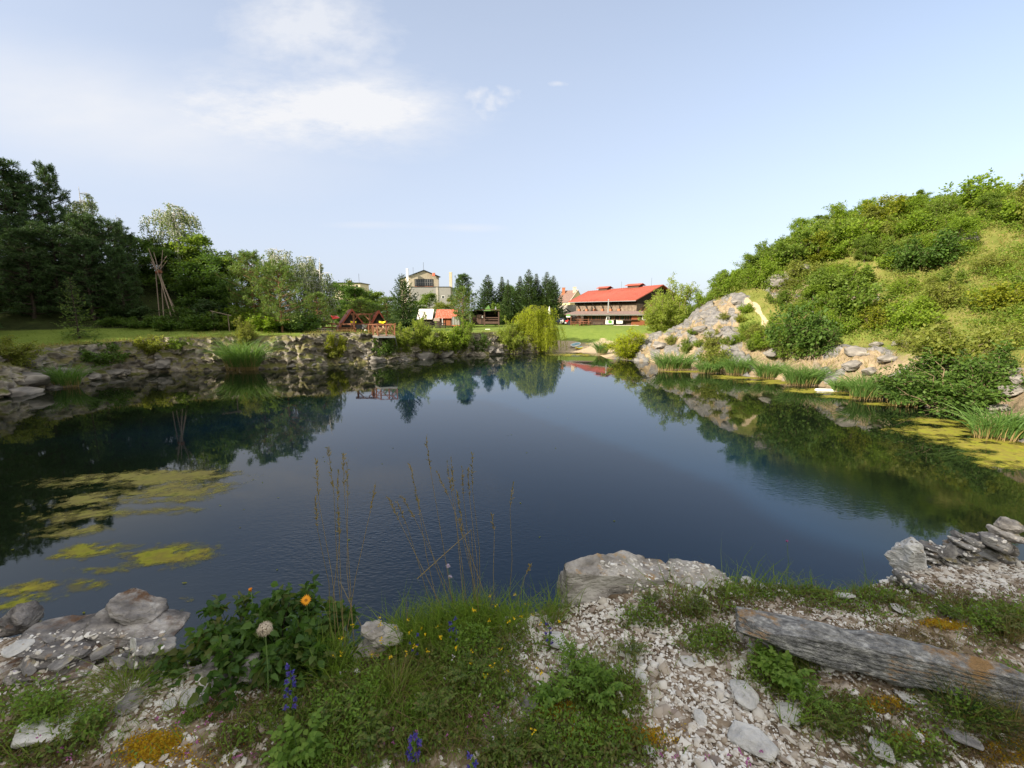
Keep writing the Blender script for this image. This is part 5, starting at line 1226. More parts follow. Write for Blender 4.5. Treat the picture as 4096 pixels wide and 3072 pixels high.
# roof with hipped end over the terrace
f0, f1 = at(568, 314.2, YB-.9), at(654, 314.7, YB-.9); k0, k1 = at(576.5, 311.1, YB+3.4), at(646, 311.1, YB+3.4)
g0, g1 = f0+[0, DEP+1.6, 0], f1+[0, DEP+1.6, 0]; zr = k0[2]; k1[2] = zr; f1[2] = f0[2]; g0[2] = g1[2] = f0[2]
S.part('roof', MB().slab([f0, f1, k1, k0], .12).slab([k0+[0, 0, .004], k1+[0, 0, .004], g1, g0], .12).slab([g0+[0, 0, .002], f0+[0, 0, .002], k0], .12).slab([f1, g1, k1], .12), M['shingle'])
mv = [f1*(1-t)+f0*t for t in (.02, .135)]+[k1*(1-t)+k0*t for t in (.06, .01)]
S.part('mauve_roof_patch', MB().slab([mv[1]+[0, -.02, .03], mv[0]+[0, -.02, .03], mv[3]+[0, 0, .03], mv[2]+[0, 0, .03]], .02), M['mauve'])
S.part('fascia', MB().bb((f0[0]+.02, YB-.95, f0[2]-.24), (f1[0]-.02, YB-.9, f0[2]-.06)), M['metal'])
tp = MB()
for px in (570.9, 580.0, 588.4):
    for dy in (0, DEP): p = at(px, 323.8, YB); S.part('terrace_post', MB().bb((p[0]-.1, YB+dy-.1, p[2]-.3), (p[0]+.1, YB+dy+.1, f0[2]-.1)).bar((p[0], YB+dy, f0[2]-.75), (p[0]+.65, YB+dy, f0[2]-.12), .09).bar((p[0], YB+dy, f0[2]-.75), (p[0]-.65, YB+dy, f0[2]-.12), .09), M['rail'])
p0_, p1_ = at(570.9, 319.4, YB), at(588.4, 319.4, YB); tr = MB(); tr.bar(p0_, p1_, .12, .09); tr.bar(wz(p0_, p0_[2]-.9), wz(p0_+[2.0, 0, 0], p0_[2]), .07); tr.bar(wz(p1_, p1_[2]-.9), wz(p1_-[2.0, 0, 0], p1_[2]), .07); tr.bar(wz(p0_+[2, 0, 0], p0_[2]-.9), wz(p0_+[2, 0, 0], p0_[2]), .09)
S.part('terrace_railing', tr, M['rail'])
q = at(608+.1, 312, YB+1.2); S.part('flue_pipe', MB().tube([(q[0], YB+1.2, zr-.8), (q[0], YB+1.2, at(607, 300.2, YB+1.2)[2])], .12, 8).lathe([(.2, 0), (.2, .08), (.02, .25)], (q[0], YB+1.2, at(607, 300.2, YB+1.2)[2]), 8), M['metal'])
q = at(568.4, 315.8, YB-1); sg = Site('hanging_sign', 'small green and white sign hanging from the bar roof corner', 'sign', (q[0], YB-1, q[2]))
sgb = sg.part('sign_board', MB().bb((q[0]-.45, YB-1.03, q[2]-.32), (q[0]+.4, YB-.97, q[2]+.28)), M['white']); sg.part('green_band', MB().bb((q[0]-.44, YB-1.036, q[2]-.05), (q[0]+.39, YB-1.031, q[2]+.27)), M['green'], sgb); sg.part('hanger', MB().tube([(q[0], YB-1, q[2]+.27), (q[0], YB-.9, f0[2]-.1)], .02, 5), M['dark'])
b_ = base(598, 92.6); S = Site('wooden_bench', 'plain pale bench in front of the bar windows', 'bench', b_)
xa, xb = at(593, 323, 92.6)[0], at(603, 323, 92.6)[0]
S.part('seat', MB().bb((xa, 92.4, b_[2]+.42), (xb, 92.8, b_[2]+.48)), M['grey'])
for x in (xa+.25, xb-.25): S.part('leg', MB().bb((x-.05, 92.45, b_[2]-.05), (x+.05, 92.75, b_[2]+.419)), M['dark'])
def picnic(px, Y, rz, label):
    o = thing('picnic_table', label, 'table', base(px, Y), rz, 'picnic tables by the terrace'); o.scale = (1.12,)*3
    MB().bb((-1.2, -.42, .71), (1.2, .42, .77)).build('tabletop', M['rail'], o, bevel=.008)
    for s in (-1, 1):
        MB().bb((-1.2, s*.75-.15, .42), (1.2, s*.75+.15, .47)).build('seat', M['rail'], o)
        MB().bar((s*.85, -.8, 0), (s*.85, -.25, .709), .09).bar((s*.85, .8, 0), (s*.85, .25, .709), .09).bar((s*.85, -.85, .39), (s*.85, .85, .39), .07).build('leg', M['rail'], o)
picnic(578.5, 88, .15, 'wooden picnic table on the lawn by the first terrace post'); picnic(585.5, 90, -.5, 'wooden picnic table standing at an angle by the plank wall')
b_ = base(569, 92.8); S = Site('dark_bin', 'dark grey rubbish bin beside the terrace corner post', 'bin', b_)
xa, xb = at(567.8, 320, 92.8)[0], at(570.3, 320, 92.8)[0]; S.part('bin_body', MB().bb((xa, 92.6, b_[2]-.02), (xb, 93.1, b_[2]+.9)), M['dark'], bevel=.03); S.part('bin_lid', MB().bb((xa-.03, 92.55, b_[2]+.903), (xb+.03, 93.15, b_[2]+.98)), M['dark'], bevel=.02)
b_ = base(626, 91.5); tag(MB().bb((-2.4, -.8, -.05), (2.6, .5, .07)).build('paving_slab', M['sandstone'], None, b_, .02), 'pale paved strip on the grass before the bar', 'paving')

# ------------------------------------------------------------------ yard by the barn: house, wall, fence, playhouse, car, motorcycles
A, B = at(556, 302.4, 140), at(569.5, 301.9, 129); A2, B2 = at(562.5, 290.8, 144), at(578, 290, 136); B3 = 2*B2-B; B3[2] = B[2]; A3 = 2*A2-A; A3[2] = A[2]
zg = gz(B[0], B[1])-.5; S = Site('yellow_house', 'yellow house with a brown tiled roof half hidden behind the barn', 'house', (B2[0], B2[1], zg))
roof = S.part('roof', MB().slab([A, B, B2, A2], .25).slab([A2+[0, 0, .005], B2+[0, 0, .005], B3, A3], .25), M['tile'])
S.part('wall', MB().slab([wz(B, zg), wz(B3, zg), B3-[0, 0, .3], B2-[0, 0, .35], B-[0, 0, .3]], .3).slab([wz(A, zg), wz(B, zg), B-[0, 0, .3], A-[0, 0, .3]], .3), M['yellow'])
vd = unit(B-A); S.part('verge_board', MB().bar(B+vd*.08, B2+vd*.08, .14, .3), M['plaster'], roof)
for p, m in ((at(563.6, 290, 141), 'brick'), (at(574.6, 289.4, 136.5), 'plaster')): S.part('chimney', MB().bb(p-[.45, .45, 1.6], p+[.45, .45, .6]).bb(p+[-.52, -.52, .6], p+[.52, .52, .75]), M[m], roof)
a, b = at(559.4, 305.2, 113), at(575.8, 305.2, 111); zg = gz(a[0], 112)-.3
S = Site('garden_wall', 'weathered grey wall between the yellow house and the barn', 'wall', (a[0], 113, zg)); S.part('wall_face', MB().slab([wz(a, zg), wz(b, zg), b, a], .3), M['greywall']); S.part('coping', MB().bar(a+[0, .15, .05], b+[0, .15, .05], .4, .1), M['plaster'])
def fence(name, label, pts, H, rails, mat, post_h=None, thick=.05, rail_h=.16, post_w=.12, solid=False, post=True, group=None):
    P = [np.array([x, y, gz(x, y)]) for x, y in pts]; o = Site(name, label, 'fence', tuple(P[0]), group)
    for p in P if post else []: o.part('post', MB().bb(p-[post_w/2, post_w/2, .2], p+[post_w/2, post_w/2, (post_h or H)]), mat)
    for z in rails:
        m = MB()
        for a, b in zip(P[:-1], P[1:]): m.bar(a+[0, -.09, z], b+[0, -.09, z], thick, rail_h)
        o.part('rail', m, mat)
    if solid:
        m = MB()
        for a, b in zip(P[:-1], P[1:]):
            n = max(2, int(np.linalg.norm(b-a)/.15))
            for i in range(n):
                c_ = a+(b-a)*(i+.5)/n; m.bb(c_+[-.065, -.055, .05], c_+[.065, -.03, H+.03*((i*7) % 3)])
        o.part('board_panel', m, mat)
    return o
g = lambda px, Y: (at(px, 312, Y)[0], Y)
fence('board_fence', 'brown board fence behind the terrace and parked car', [g(555, 105), g(565, 104.5), g(576, 104), g(590, 103.5)], 1.7, [.4, 1.4], M['plank'], solid=True)
b_ = base(566, 108); S = Site('wooden_playhouse', 'dark wooden play tower with a pitched roof beside the barn', 'playhouse', b_)
xa, xb = at(561.5, 312, 108)[0], at(569.8, 312, 108)[0]; z = b_[2]; xm = (xa+xb)/2
for x in (xa+.2, xm+.1, xb-.1):
    for y in (107.2, 108.8): S.part('post', MB().bb((x-.07, y-.07, z-.1), (x+.07, y+.07, z+2.9)), M['darkplank'])
S.part('cabin_wall', MB().bb((xa+.25, 107.3, z+1.1), (xm, 107.4, z+2.3)).bb((xa+.22, 107.4, z+1.1), (xa+.3, 108.7, z+2.9)), M['plank']); S.part('deck', MB().bb((xa+.2, 107.2, z+1.0), (xb, 108.8, z+1.09)), M['plank'])
S.part('roof', MB().slab([(xa-.1, 106.9, z+2.8), (xm+.05, 106.9, z+3.7), (xm+.05, 109.1, z+3.7), (xa-.1, 109.1, z+2.8)][::-1], .08).slab([(xm+.05, 106.9, z+3.704), (xb+.2, 106.9, z+2.8), (xb+.2, 109.1, z+2.8), (xm+.05, 109.1, z+3.704)][::-1], .08), M['darkplank'])
ld = MB(); ld.bar((xm+.2, 106.4, z), (xm+.2, 107.2, z+1.1), .07).bar((xm+.7, 106.4, z), (xm+.7, 107.2, z+1.1), .07)
for t in (.2, .45, .7, .92): ld.bar((xm+.2, 106.4+.8*t, z+1.1*t), (xm+.7, 106.4+.8*t, z+1.1*t), .05)
S.part('ladder', ld, M['rail'])
def wheel(o, x, y, r, w, axis_y=False, k=14):
    prof = [(r*.55, -w/2), (r*.95, -w/2), (r, -w*.3), (r, w*.3), (r*.95, w/2), (r*.55, w/2)]
    def turn(mb):
        mb.v = [((x+v[2], y+v[0], r+v[1]) if not axis_y else (x+v[0], y+v[2], r+v[1])) for v in mb.v]; return mb
    t = turn(MB().lathe(prof, k=k)).build('wheel', M['rubber'], o); turn(MB().lathe([(r*.57, -w*.4), (r*.57, w*.4)], k=k)).build('rim', M['metal'], t)
    return t
car = thing('parked_car', 'dark blue estate car parked behind the motorcycles', 'car', base(561.5, 99), .15)
MB().prism([(-.85, .35), (-.88, .7), (-.80, .92), (.80, .92), (.88, .7), (.85, .35), (.7, .25), (-.7, .25)], -2.15, 2.2).build('body', M['blue'], car, bevel=.04)
MB().add([(-.76, -1.1, .922), (.76, -1.1, .922), (.76, 1.9, .922), (-.76, 1.9, .922), (-.60, -.35, 1.48), (.60, -.35, 1.48), (.60, 1.6, 1.48), (-.60, 1.6, 1.48)], [(0, 1, 5, 4), (1, 2, 6, 5), (2, 3, 7, 6), (3, 0, 4, 7), (4, 5, 6, 7)]).build('cabin', M['blue'], car, bevel=.02)
MB().slab([(-.66, -1.035, .99), (.66, -1.035, .99), (.54, -.42, 1.44), (-.54, -.42, 1.44)], .01).build('windscreen', M['glass'], car)
for s in (-1, 1):
    MB().slab([(s*.765, -.85, .96), (s*.765, 1.6, .96), (s*.625, 1.35, 1.43), (s*.625, -.3, 1.43)][::s], .01).build('side_window', M['glass'], car)
    MB().bb((s*.68-.14, -2.17, .62), (s*.68+.14, -2.13, .78)).build('headlight', M['white'], car, bevel=.01)
    for y in (-1.35, 1.4): wheel(car, s*.78, y, .31, .2)
MB().bb((-.3, -2.175, .42), (.3, -2.152, .54)).build('number_plate', M['white'], car)
def moto(px, Y, rz, mat, label):
    o = thing('motorcycle', label, 'motorcycle', base(px, Y), rz, 'motorcycles beside the terrace')
    for x in (-.7, .7): wheel(o, x, 0, .32, .14, True)
    MB().tube([(-.7, 0, .32), (-.2, 0, .55), (.35, 0, .8), (.5, 0, .95)], .05, 6).tube([(.7, 0, .32), (.48, 0, 1.02)], .04, 6).build('frame', M['dark'], o)
    MB().box((.12, 0, .82), (.55, .32, .26)).build('fuel_tank', mat, o, bevel=.08); MB().prism([(.3, .5), (.68, .62), (.72, .95), (.52, 1.15), (.3, .9)], -.17, .17).build('fairing', mat, o, bevel=.03)
    MB().box((-.42, 0, .8), (.7, .26, .12)).build('seat', M['rubber'], o, bevel=.03); MB().bar((.45, -.36, 1.05), (.45, .36, 1.05), .04).build('handlebar', M['dark'], o); MB().box((-.05, 0, .45), (.45, .3, .34)).build('engine', M['metal'], o, bevel=.03)
moto(561.2, 95, .5, M['white'], 'white motorcycle parked in front of the blue car'); moto(566.2, 95.3, -.4, M['red'], 'red motorcycle parked next to the white one')
def parasol(px, Y, top, label):
    b_ = base(px, Y); z1 = at(px, top, Y)[2]; h = z1-b_[2]; o = thing('closed_parasol', label, 'parasol', b_, 0, 'closed white parasols')
    MB().tube([(0, 0, 0), (0, 0, h)], .03, 6).build('pole', M['grey'], o); MB().lathe([(.06, h-1.5), (.20, h-1.35), (.22, h-.9), (.12, h-.3), (.03, h+.02)], k=8).build('folded_canopy', M['white'], o); MB().lathe([(.3, 0), (.3, .06), (.06, .12)], k=10).build('base_plate', M['dark'], o)
parasol(495.6, 88, 306.4, 'closed white parasol sticking up behind the dark log shelter'); parasol(549.3, 80, 306.4, 'closed white parasol showing over the top of the willow')

# ------------------------------------------------------------------ huts, shelter, lamp, trailer
YS = 84.0; b_ = base(485, YS); zb = at(485, 323.9, YS)[2]; S = Site('log_shelter', 'dark open-fronted log shelter with a narrow door and white plaque', 'shelter', (b_[0], YS, zb))
xa, xm, xb = [at(p, 312, YS)[0] for p in (472.2, 484.4, 498.7)]; zt = at(485, 310.4, YS)[2]; h = zt-zb; D_ = 4.0
S.part('roof', MB().slab([(xa-.3, YS-.5, zt-.25), (xm, YS-.5, zt+.1), (xm, YS+D_+.4, zt+.1), (xa-.3, YS+D_+.4, zt-.25)][::-1], .12).slab([(xm, YS-.5, zt+.104), (xb+.3, YS-.5, zt+.02), (xb+.3, YS+D_+.4, zt+.02), (xm, YS+D_+.4, zt+.104)][::-1], .12), M['plank'])
for x in (xa, xm, xb): S.part('post', MB().bb((x-.12, YS-.1, zb-.3), (x+.12, YS+.12, zt-.1)), M['plank'])
S.part('back_wall', MB().bb((xa, YS+D_, zb-.3), (xb, YS+D_+.1, zt-.1)).bb((xa-.05, YS+.13, zb-.3), (xa+.05, YS+D_, zt-.2)).bb((xb-.05, YS+.13, zb-.3), (xb+.05, YS+D_, zt-.1)), M['darkplank'])
fw = MB()
for z in np.arange(0, h*.62, .21): fw.tube([(xa+.13, YS, zb+z+.1), (xm-.13, YS, zb+z+.1)], .11, 8)
S.part('log_wall', fw, M['plank'])
dx = xa+(xm-xa)*.56; dr_ = S.part('door', MB().bb((dx-.45, YS-.16, zb), (dx+.45, YS-.118, zb+1.75)), M['plank']); S.part('door_frame', MB().bb((dx-.53, YS-.15, zb), (dx-.452, YS-.115, zb+1.83)).bb((dx+.452, YS-.15, zb), (dx+.53, YS-.115, zb+1.83)).bb((dx-.452, YS-.15, zb+1.752), (dx+.452, YS-.115, zb+1.83)), M['darkplank'], dr_)
S.part('oval_plaque', MB().slab([(xm-.42+.13*math.cos(t), YS-.13, zb+1.35+.2*math.sin(t)) for t in np.linspace(0, 6.283, 12, endpoint=False)], .02), M['white'])
for z, hh in ((.25, .45), (.95, .16), (1.32, .18)): S.part('log_rail', MB().bb((xm+.13, YS-.08, zb+z-.22), (xb-.13, YS+.06, zb+z-.22+hh)), M['plank'])
sl3 = MB()
for z in (1.75, 1.93, 2.1, 2.28): sl3.bb((xm+.4, YS+D_-.12, zb+z), (xb-.4, YS+D_-.05, zb+z+.035))
S.part('slat', sl3, M['grey'])
def hut(name, label, px0, px1, pyt, pye, pyb, Y, roofm, wallm, shift=1.0, group=None, depth=3.2):
    """small hut, long roof slope facing the water"""
    xa, zt = XZ(px0, pyt, Y+depth/2); xb, _ = XZ(px1, pyt, Y+depth/2); _, ze = XZ(px0, pye, Y-.5); _, zb = XZ(px0, pyb, Y); zb -= .1
    S = Site(name, label, 'hut', ((xa+xb)/2, Y, zb), group); ym = Y+depth/2
    e0, e1 = np.array([xa-.25, Y-.5, ze]), np.array([xb+.25, Y-.5, ze]); t0, t1 = np.array([xa-.25, ym, zt]), np.array([xb+.25, ym, zt]); c0, c1 = np.array([xa-.25, Y+depth+.5, ze]), np.array([xb+.25, Y+depth+.5, ze])
    r = S.part('roof', MB().slab([e0, e1, t1, t0], .08).slab([t0+[0, 0, .004], t1+[0, 0, .004], c1, c0], .08), roofm)
    rb = MB()
    for x in np.arange(xa-.2, xb+.25, .3): rb.bar((x, Y-.5, ze+.02), (x, ym, zt+.02), .05, .04)
    S.part('roof_rib', rb, roofm, r)
    w = S.part('wall', MB().prism([(0, 0)]*3, 0, 1) if False else MB().add([(xa, Y, zb), (xb, Y, zb), (xb, Y+depth, zb), (xa, Y+depth, zb), (xa, Y, ze+.2), (xb, Y, ze+.2), (xb, Y+depth, ze+.2), (xa, Y+depth, ze+.2), (xa, ym, zt-.15), (xb, ym, zt-.15)], [(0, 1, 5, 4), (1, 2, 6, 9, 5), (2, 3, 7, 6), (3, 0, 4, 8, 7), (0, 3, 2, 1)]), wallm)
    return S, w
S, w = hut('white_roofed_hut', 'small hut with a steep whitish sheet-metal roof', 419.5, 432.6, 309.0, 319.2, 325.5, 82, M['whiteroof'], M['darkplank'])
S, w = hut('rust_roofed_hut', 'small hut with a streaked rust-red roof and brown wall', 438, 456.5, 309.5, 318.2, 325.4, 80, M['rust'], M['plank'])
S.part('door', rect(MB(), 443.6, 450.6, 318.6, 325.3, 79.94, .057), M['redwood'], w); S.part('white_post', rect(MB(), 441.9, 442.6, 318.2, 325, 79.5, .1), M['white'])
b_ = base(455.4, 76); S = Site('box_trailer', 'small grey mesh-sided trailer with an orange drawbar', 'trailer', b_); z = b_[2]; xa, xb = at(451.6, 312, 76)[0], at(459.2, 312, 76)[0]; zt = at(455, 317, 76)[2]
S.part('mesh_side', MB().bb((xa, 76, z+.55), (xb, 76.06, zt)).bb((xa, 76.06, z+.55), (xa+.05, 78, zt)).bb((xb-.05, 76.06, z+.55), (xb, 78, zt)).bb((xa, 78, z+.55), (xb, 78.05, zt)), M['metal'])
fb = MB()
for x in np.linspace(xa, xb-.05, 4): fb.bb((x, 75.95, z+.5), (x+.05, 75.998, zt+.03))
S.part('side_frame', fb, M['grey']); S.part('bed', MB().bb((xa, 75.9, z+.42), (xb, 78.1, z+.52)), M['orange']); S.part('drawbar', MB().bar((xa+.3, 75.9, z+.45), ((xa+xb)/2, 74.6, z+.35), .08).bar((xb-.3, 75.9, z+.45), ((xa+xb)/2, 74.6, z+.35), .08), M['orange'])
for x in (xa-.05, xb+.05):
    t = MB().lathe([(.3, -.08), (.3, .08)], k=12); t.v = [(x+v[2], 77+v[0], z+.3+v[1]) for v in t.v]; S.part('wheel', t, M['rubber'])
b_ = base(470, 79); S = Site('street_lamp', 'slim pale street lamp with a short arm beside the log shelter', 'street lamp', b_); zt = at(470, 306.2, 79)[2]
S.part('post', MB().tube([b_, (b_[0], 79, zt-.1), (b_[0]-.05, 79, zt)], [.08, .06, .05], 8), M['metal']); xh = at(467, 306, 79)[0]
S.part('lamp_head', MB().tube([(b_[0]-.04, 79, zt), (xh, 79, zt+.06)], [.06, .11], 8), M['white'])
b_ = base(421, 78); S = Site('swing_frame', 'dark A-frame swing in front of the white-roofed hut', 'swing', b_); z = b_[2]; xa, xb = at(417.6, 312, 78)[0], at(424.2, 312, 78)[0]; zt = at(420, 312.2, 78)[2]
for x, dy in ((xa, 0), (xb, 0)): S.part('a_frame', MB().bar((x, 78, zt), (x-.55, 77.2, z), .11).bar((x, 78, zt), (x+.55, 78.8, z), .11), M['darkplank'])
S.part('top_beam', MB().bar((xa-.2, 78, zt+.05), (xb+.2, 78, zt+.05), .12), M['darkplank']); S.part('swing_seat', MB().tube([((xa+xb)/2-.25, 78, zt), ((xa+xb)/2-.25, 78, z+.5)], .015, 4).tube([((xa+xb)/2+.25, 78, zt), ((xa+xb)/2+.25, 78, z+.5)], .015, 4).bb(((xa+xb)/2-.3, 77.85, z+.45), ((xa+xb)/2+.3, 78.15, z+.5)), M['darkplank'])
b_ = base(436.3, 77); S = Site('notice_board', 'low brown board on posts between the two huts', 'board', b_); xa, xb = at(433, 312, 77)[0], at(439.6, 312, 77)[0]; z1, z0 = at(436, 318, 77)[2], at(436, 321.2, 77)[2]
S.part('board', MB().slab([(xa, 76.9, z0), (xb, 76.9, z0), (xb-.1, 77.2, z1), (xa+.1, 77.2, z1)], .04), M['grey'])
for x in (xa+.15, xb-.15): S.part('post', MB().bb((x-.05, 77.0, b_[2]-.1), (x+.05, 77.1, z0+.2)), M['darkplank'])
fence('dark_rail_fence', 'short dark rail fence in front of the two huts', [g(428, 74.5), g(434, 74.5), g(440, 74.2), g(445, 74)], .95, [.25, .55, .85], M['darkplank'])
b_ = base(488, 96); S = Site('green_tent', 'green canvas tent top showing behind the log shelter', 'tent', b_); zt = at(488, 304.8, 96)[2]; h = zt-b_[2]; xa, xb = at(480, 312, 96)[0], at(494, 312, 96)[0]
S.part('canopy', MB().add([(xa, 95, b_[2]), (xb, 95, b_[2]), (xb, 99, b_[2]), (xa, 99, b_[2]), (xa+.5, 95.4, b_[2]+h*.62), (xb-.4, 95.4, b_[2]+h*.62), (xb-.4, 98.6, b_[2]+h*.62), (xa+.5, 98.6, b_[2]+h*.62), ((xa+xb)/2+.3, 97, zt)], [(0, 1, 5, 4), (1, 2, 6, 5), (2, 3, 7, 6), (3, 0, 4, 7), (4, 5, 8), (5, 6, 8), (6, 7, 8), (7, 4, 8)]), M['greentarp'])

# ------------------------------------------------------------------ rail fence, gate frame, platform, A-frame huts
fence('rail_fence', 'long reddish rail fence along the lawn with yellow banners', [g(322, 62), g(331, 61.5), g(340, 61), g(350.5, 60.5), g(360.7, 60), g(371, 60), g(382.7, 60), g(395, 60)], 1.15, [.45, 1.0], M['rail'], thick=.06, rail_h=.2)
for i, (pa, pb, lab) in enumerate(((350.6, 356.4, 'yellow banner on the rail fence seen through the gate frame post'), (378.8, 385.5, 'longer yellow banner on the rail fence above the cut logs'))):
    xa, z1 = XZ(pa, 320.9, 59.8); xb, z0 = XZ(pb, 323.2, 59.8); n = 14; u = np.linspace(0, 1, n)
    top = [(xa+(xb-xa)*t, 59.80+.03*math.sin(9*t+i), z1-.08*math.sin(math.pi*t)) for t in u]; bot = [(xa+(xb-xa)*t, 59.78+.05*math.sin(11*t+i*2), z0+.07*math.sin(7*t+i)) for t in u]
    mb = MB(); mb.add(top+bot+[(x, y+.01, z) for x, y, z in top+bot], [(j, j+1, n+j+1, n+j) for j in range(n-1)]+[(2*n+j, 3*n+j, 3*n+j+1, 2*n+j+1) for j in range(n-1)])
    o = Site('yellow_banner', lab, 'banner', ((xa+xb)/2, 59.8, z0)); o.part('cloth', mb, M['ywl'])
YG = 53.5; xa, xb = at(353.4, 312, YG)[0], at(369.5, 312, YG)[0]; zb = gz((xa+xb)/2, YG); zt = at(360, 314.2, YG)[2]
S = Site('gate_frame', 'reddish wooden gate frame of two braced posts and a beam', 'gate', ((xa+xb)/2, YG, zb))
for x, s in ((xa, 1), (xb, -1)):
    S.part('post', MB().bb((x-.1, YG-.1, zb-.2), (x+.1, YG+.1, zt-.101)), M['rail']); S.part('foot_brace', MB().bar((x-.45*1, YG-.12, zb), (x, YG-.12, zb+.65), .1).bar((x+.45, YG-.12, zb), (x, YG-.12, zb+.65), .1), M['rail']); S.part('corner_brace', MB().bar((x+s*.06, YG, zt-.7), (x+s*.65, YG, zt-.12), .1), M['rail'])
S.part('beam', MB().bb((xa-.3, YG-.12, zt-.1), (xb+.35, YG+.12, zt+.1)), M['rail'], bevel=.01)
xa, xb = at(367.6, 312, 48.6)[0], at(393.6, 312, 47.4)[0]; zb = 2.98; Y0, Y1 = 46.9, 49.6
S = Site('wooden_platform', 'wooden viewing platform with cross-braced railing over the rock bank', 'platform', ((xa+xb)/2, 48.6, zb))
pts_ = [np.array(at(367.8, 312, 49.2)), np.array(at(376.8, 312, Y0)), np.array(at(393.8, 312, Y0+.4)), np.array(at(385.6, 312, 49.6))]
for p in pts_: p[2] = zb
S.part('deck', MB().slab([p+[0, 0, 0] for p in pts_], .08), M['grey']); ed = MB()
for a, b in zip(pts_, pts_[1:]+pts_[:1]): ed.bar(a-[0, 0, .17], b-[0, 0, .17], .1, .16)
S.part('deck_frame', ed, M['metal'])
for i, p in enumerate(pts_+[(pts_[1]+pts_[2])/2+0, (pts_[0]+pts_[1])/2]): S.part('rail_post', MB().bb(p+[-.06, -.06, .002], p+[.06, .06, 1.1]), M['rail'])
hr_ = MB(); cb = MB()
for a, b in zip(pts_, pts_[1:]+pts_[:1]):
    hr_.bar(a+[0, 0, 1.13], b+[0, 0, 1.13], .13, .07); m_ = (a+b)/2; cb.bar(a+[0, 0, .05], m_+[0, 0, 1.05], .06); cb.bar(b+[0, 0, .05], m_+[0, 0, 1.05], .06)
S.part('handrail', hr_, M['rail']); S.part('cross_brace', cb, M['rail'])
for p in (pts_[1], pts_[2]): S.part('strut', MB().bar(p-[0, 0, .25], np.array([p[0]-.2, 49.0, 1.3]), .1), M['metal'])
def aframe(px0, pxm, px1, top, Y, label):
    X_, Xm, X2 = [at(p, 312, Y)[0] for p in (px0, pxm, px1)]; zb = gz(Xm, Y); zt = at(pxm, top, Y)[2]-zb; Y0_ = Y
    S = Site('a_frame_hut', label, 'hut', (0, 0, 0), 'A-frame huts behind the rail fence'); S.o.location = (Xm, Y, zb); S.o.rotation_euler = (0, 0, math.atan2(-Xm, Y)+.12); xa, xm, xb = X_-Xm, 0, X2-Xm; zb = 0; Y = 0
    S.part('gable_wall', MB().prism([(xa+.15, zb), (xb-.15, zb), (xm, zt-.15)], Y+.3, Y+3.6), M['darkplank'])
    for x, s in ((xa, -1), (xb, 1)):
        P = [np.array([xm, Y, zt]), np.array([x, Y, zb]), np.array([x, Y+4, zb]), np.array([xm, Y+4, zt])]
        r = S.part('roof', MB().slab(P if s < 0 else P[::-1], .1), M['redroof']); S.part('barge_board', MB().bar(np.array([xm+s*-.1, Y-.06, zt+.1]), np.array([x, Y-.06, zb]), .05, .18), M['redroof'], r)
    S.part('door', MB().bb((xm-.4, Y+.26, zb), (xm+.4, Y+.297, zb+1.5)), M['plank'])
aframe(337.5, 352, 366.5, 309.8, 66, 'red-edged A-frame hut behind the taller gate post'); aframe(368, 378.8, 390, 311.2, 68, 'red-edged A-frame hut behind the cut logs')
b_ = base(334.5, 57); S = Site('red_awning', 'small red canvas awning on a leaning pole', 'awning', b_); z1 = at(334, 318, 57)[2]; S.part('canvas', MB().slab([(b_[0]-.35, 56.6, z1+.35), (b_[0]-.1, 56.5, z1-.15), (b_[0]+.75, 56.8, z1+.02), (b_[0]+.1, 57.4, z1+.3)], .03), M['red']); S.part('pole', MB().tube([(b_[0]-.9, 57, z1+1.1), (b_[0]+.5, 57, b_[2])], .035, 6), M['grey'])
# split logs in a loose heap
lr = random.Random(5)
lg = [D.meshes.new('x')]; lg = []
for v in range(3):
    m = MB(); m.prism([(-.16, -.1), (.17, -.11), (.1, .12), (-.05, .15)], -.28, .28); me_ = m.mesh('split_log', .02); me_.materials.append(M['pale']); lg.append(me_)
for i in range(22):
    px = 370+17*((i*.618) % 1); Y = 55.2+lr.uniform(-.5, .5); q = base(px, Y); lv = 0 if i < 10 else (1 if i < 17 else 2)
    o = link('split_log', lg[i % 3], (), None, (q[0], Y, q[2]+.10+lv*.24+lr.uniform(0, .04))); o.rotation_euler = (lr.uniform(-.4, .4), lr.uniform(-.5, .5), lr.uniform(0, 3)); o.scale = (1.25,)*3
    tag(o, 'pale split firewood log in the loose heap behind the platform', 'log', 'split logs heaped behind the platform')
def lying_log(px0, px1, py, r, mat, label, Y):
    a, b = at(px0, py, Y), at(px1, py, Y+.8); a[2] = gz(a[0], a[1])+r*.8; b[2] = gz(b[0], b[1])+r*.8
    S = Site('lying_log', label, 'log', tuple(a), 'logs lying on the lawn'); S.part('bark', MB().tube([a, (a+b)/2+[0, 0, .02], b], [r, r*.93, r*.85], 10), mat); S.part('cut_end', MB().tube([a-(b-a)*.004, a], [r*.88, r*.9], 10), M['pale'])
lying_log(336, 352, 326, .22, M['rail'], 'long debarked log lying along the rail fence', 57.5); lying_log(320, 335, 327, .2, M['grey'], 'grey log lying next to the round table', 54); lying_log(340, 349, 326, .14, M['pale'], 'short pale log in front of the first A-frame hut', 58.6)
b_ = base(320, 50); o = thing('round_table', 'round weathered wooden table on the lawn at the edge of the wood', 'table', b_)
MB().lathe([(.62, .6), (.62, .66)], k=20).build('tabletop', M['grey'], o)
for a in (0.4, 2.0, 3.5, 5.1): MB().tube([(.45*math.cos(a), .45*math.sin(a), 0), (.4*math.cos(a), .4*math.sin(a), .599)], .05, 6).build('leg', M['grey'], o)
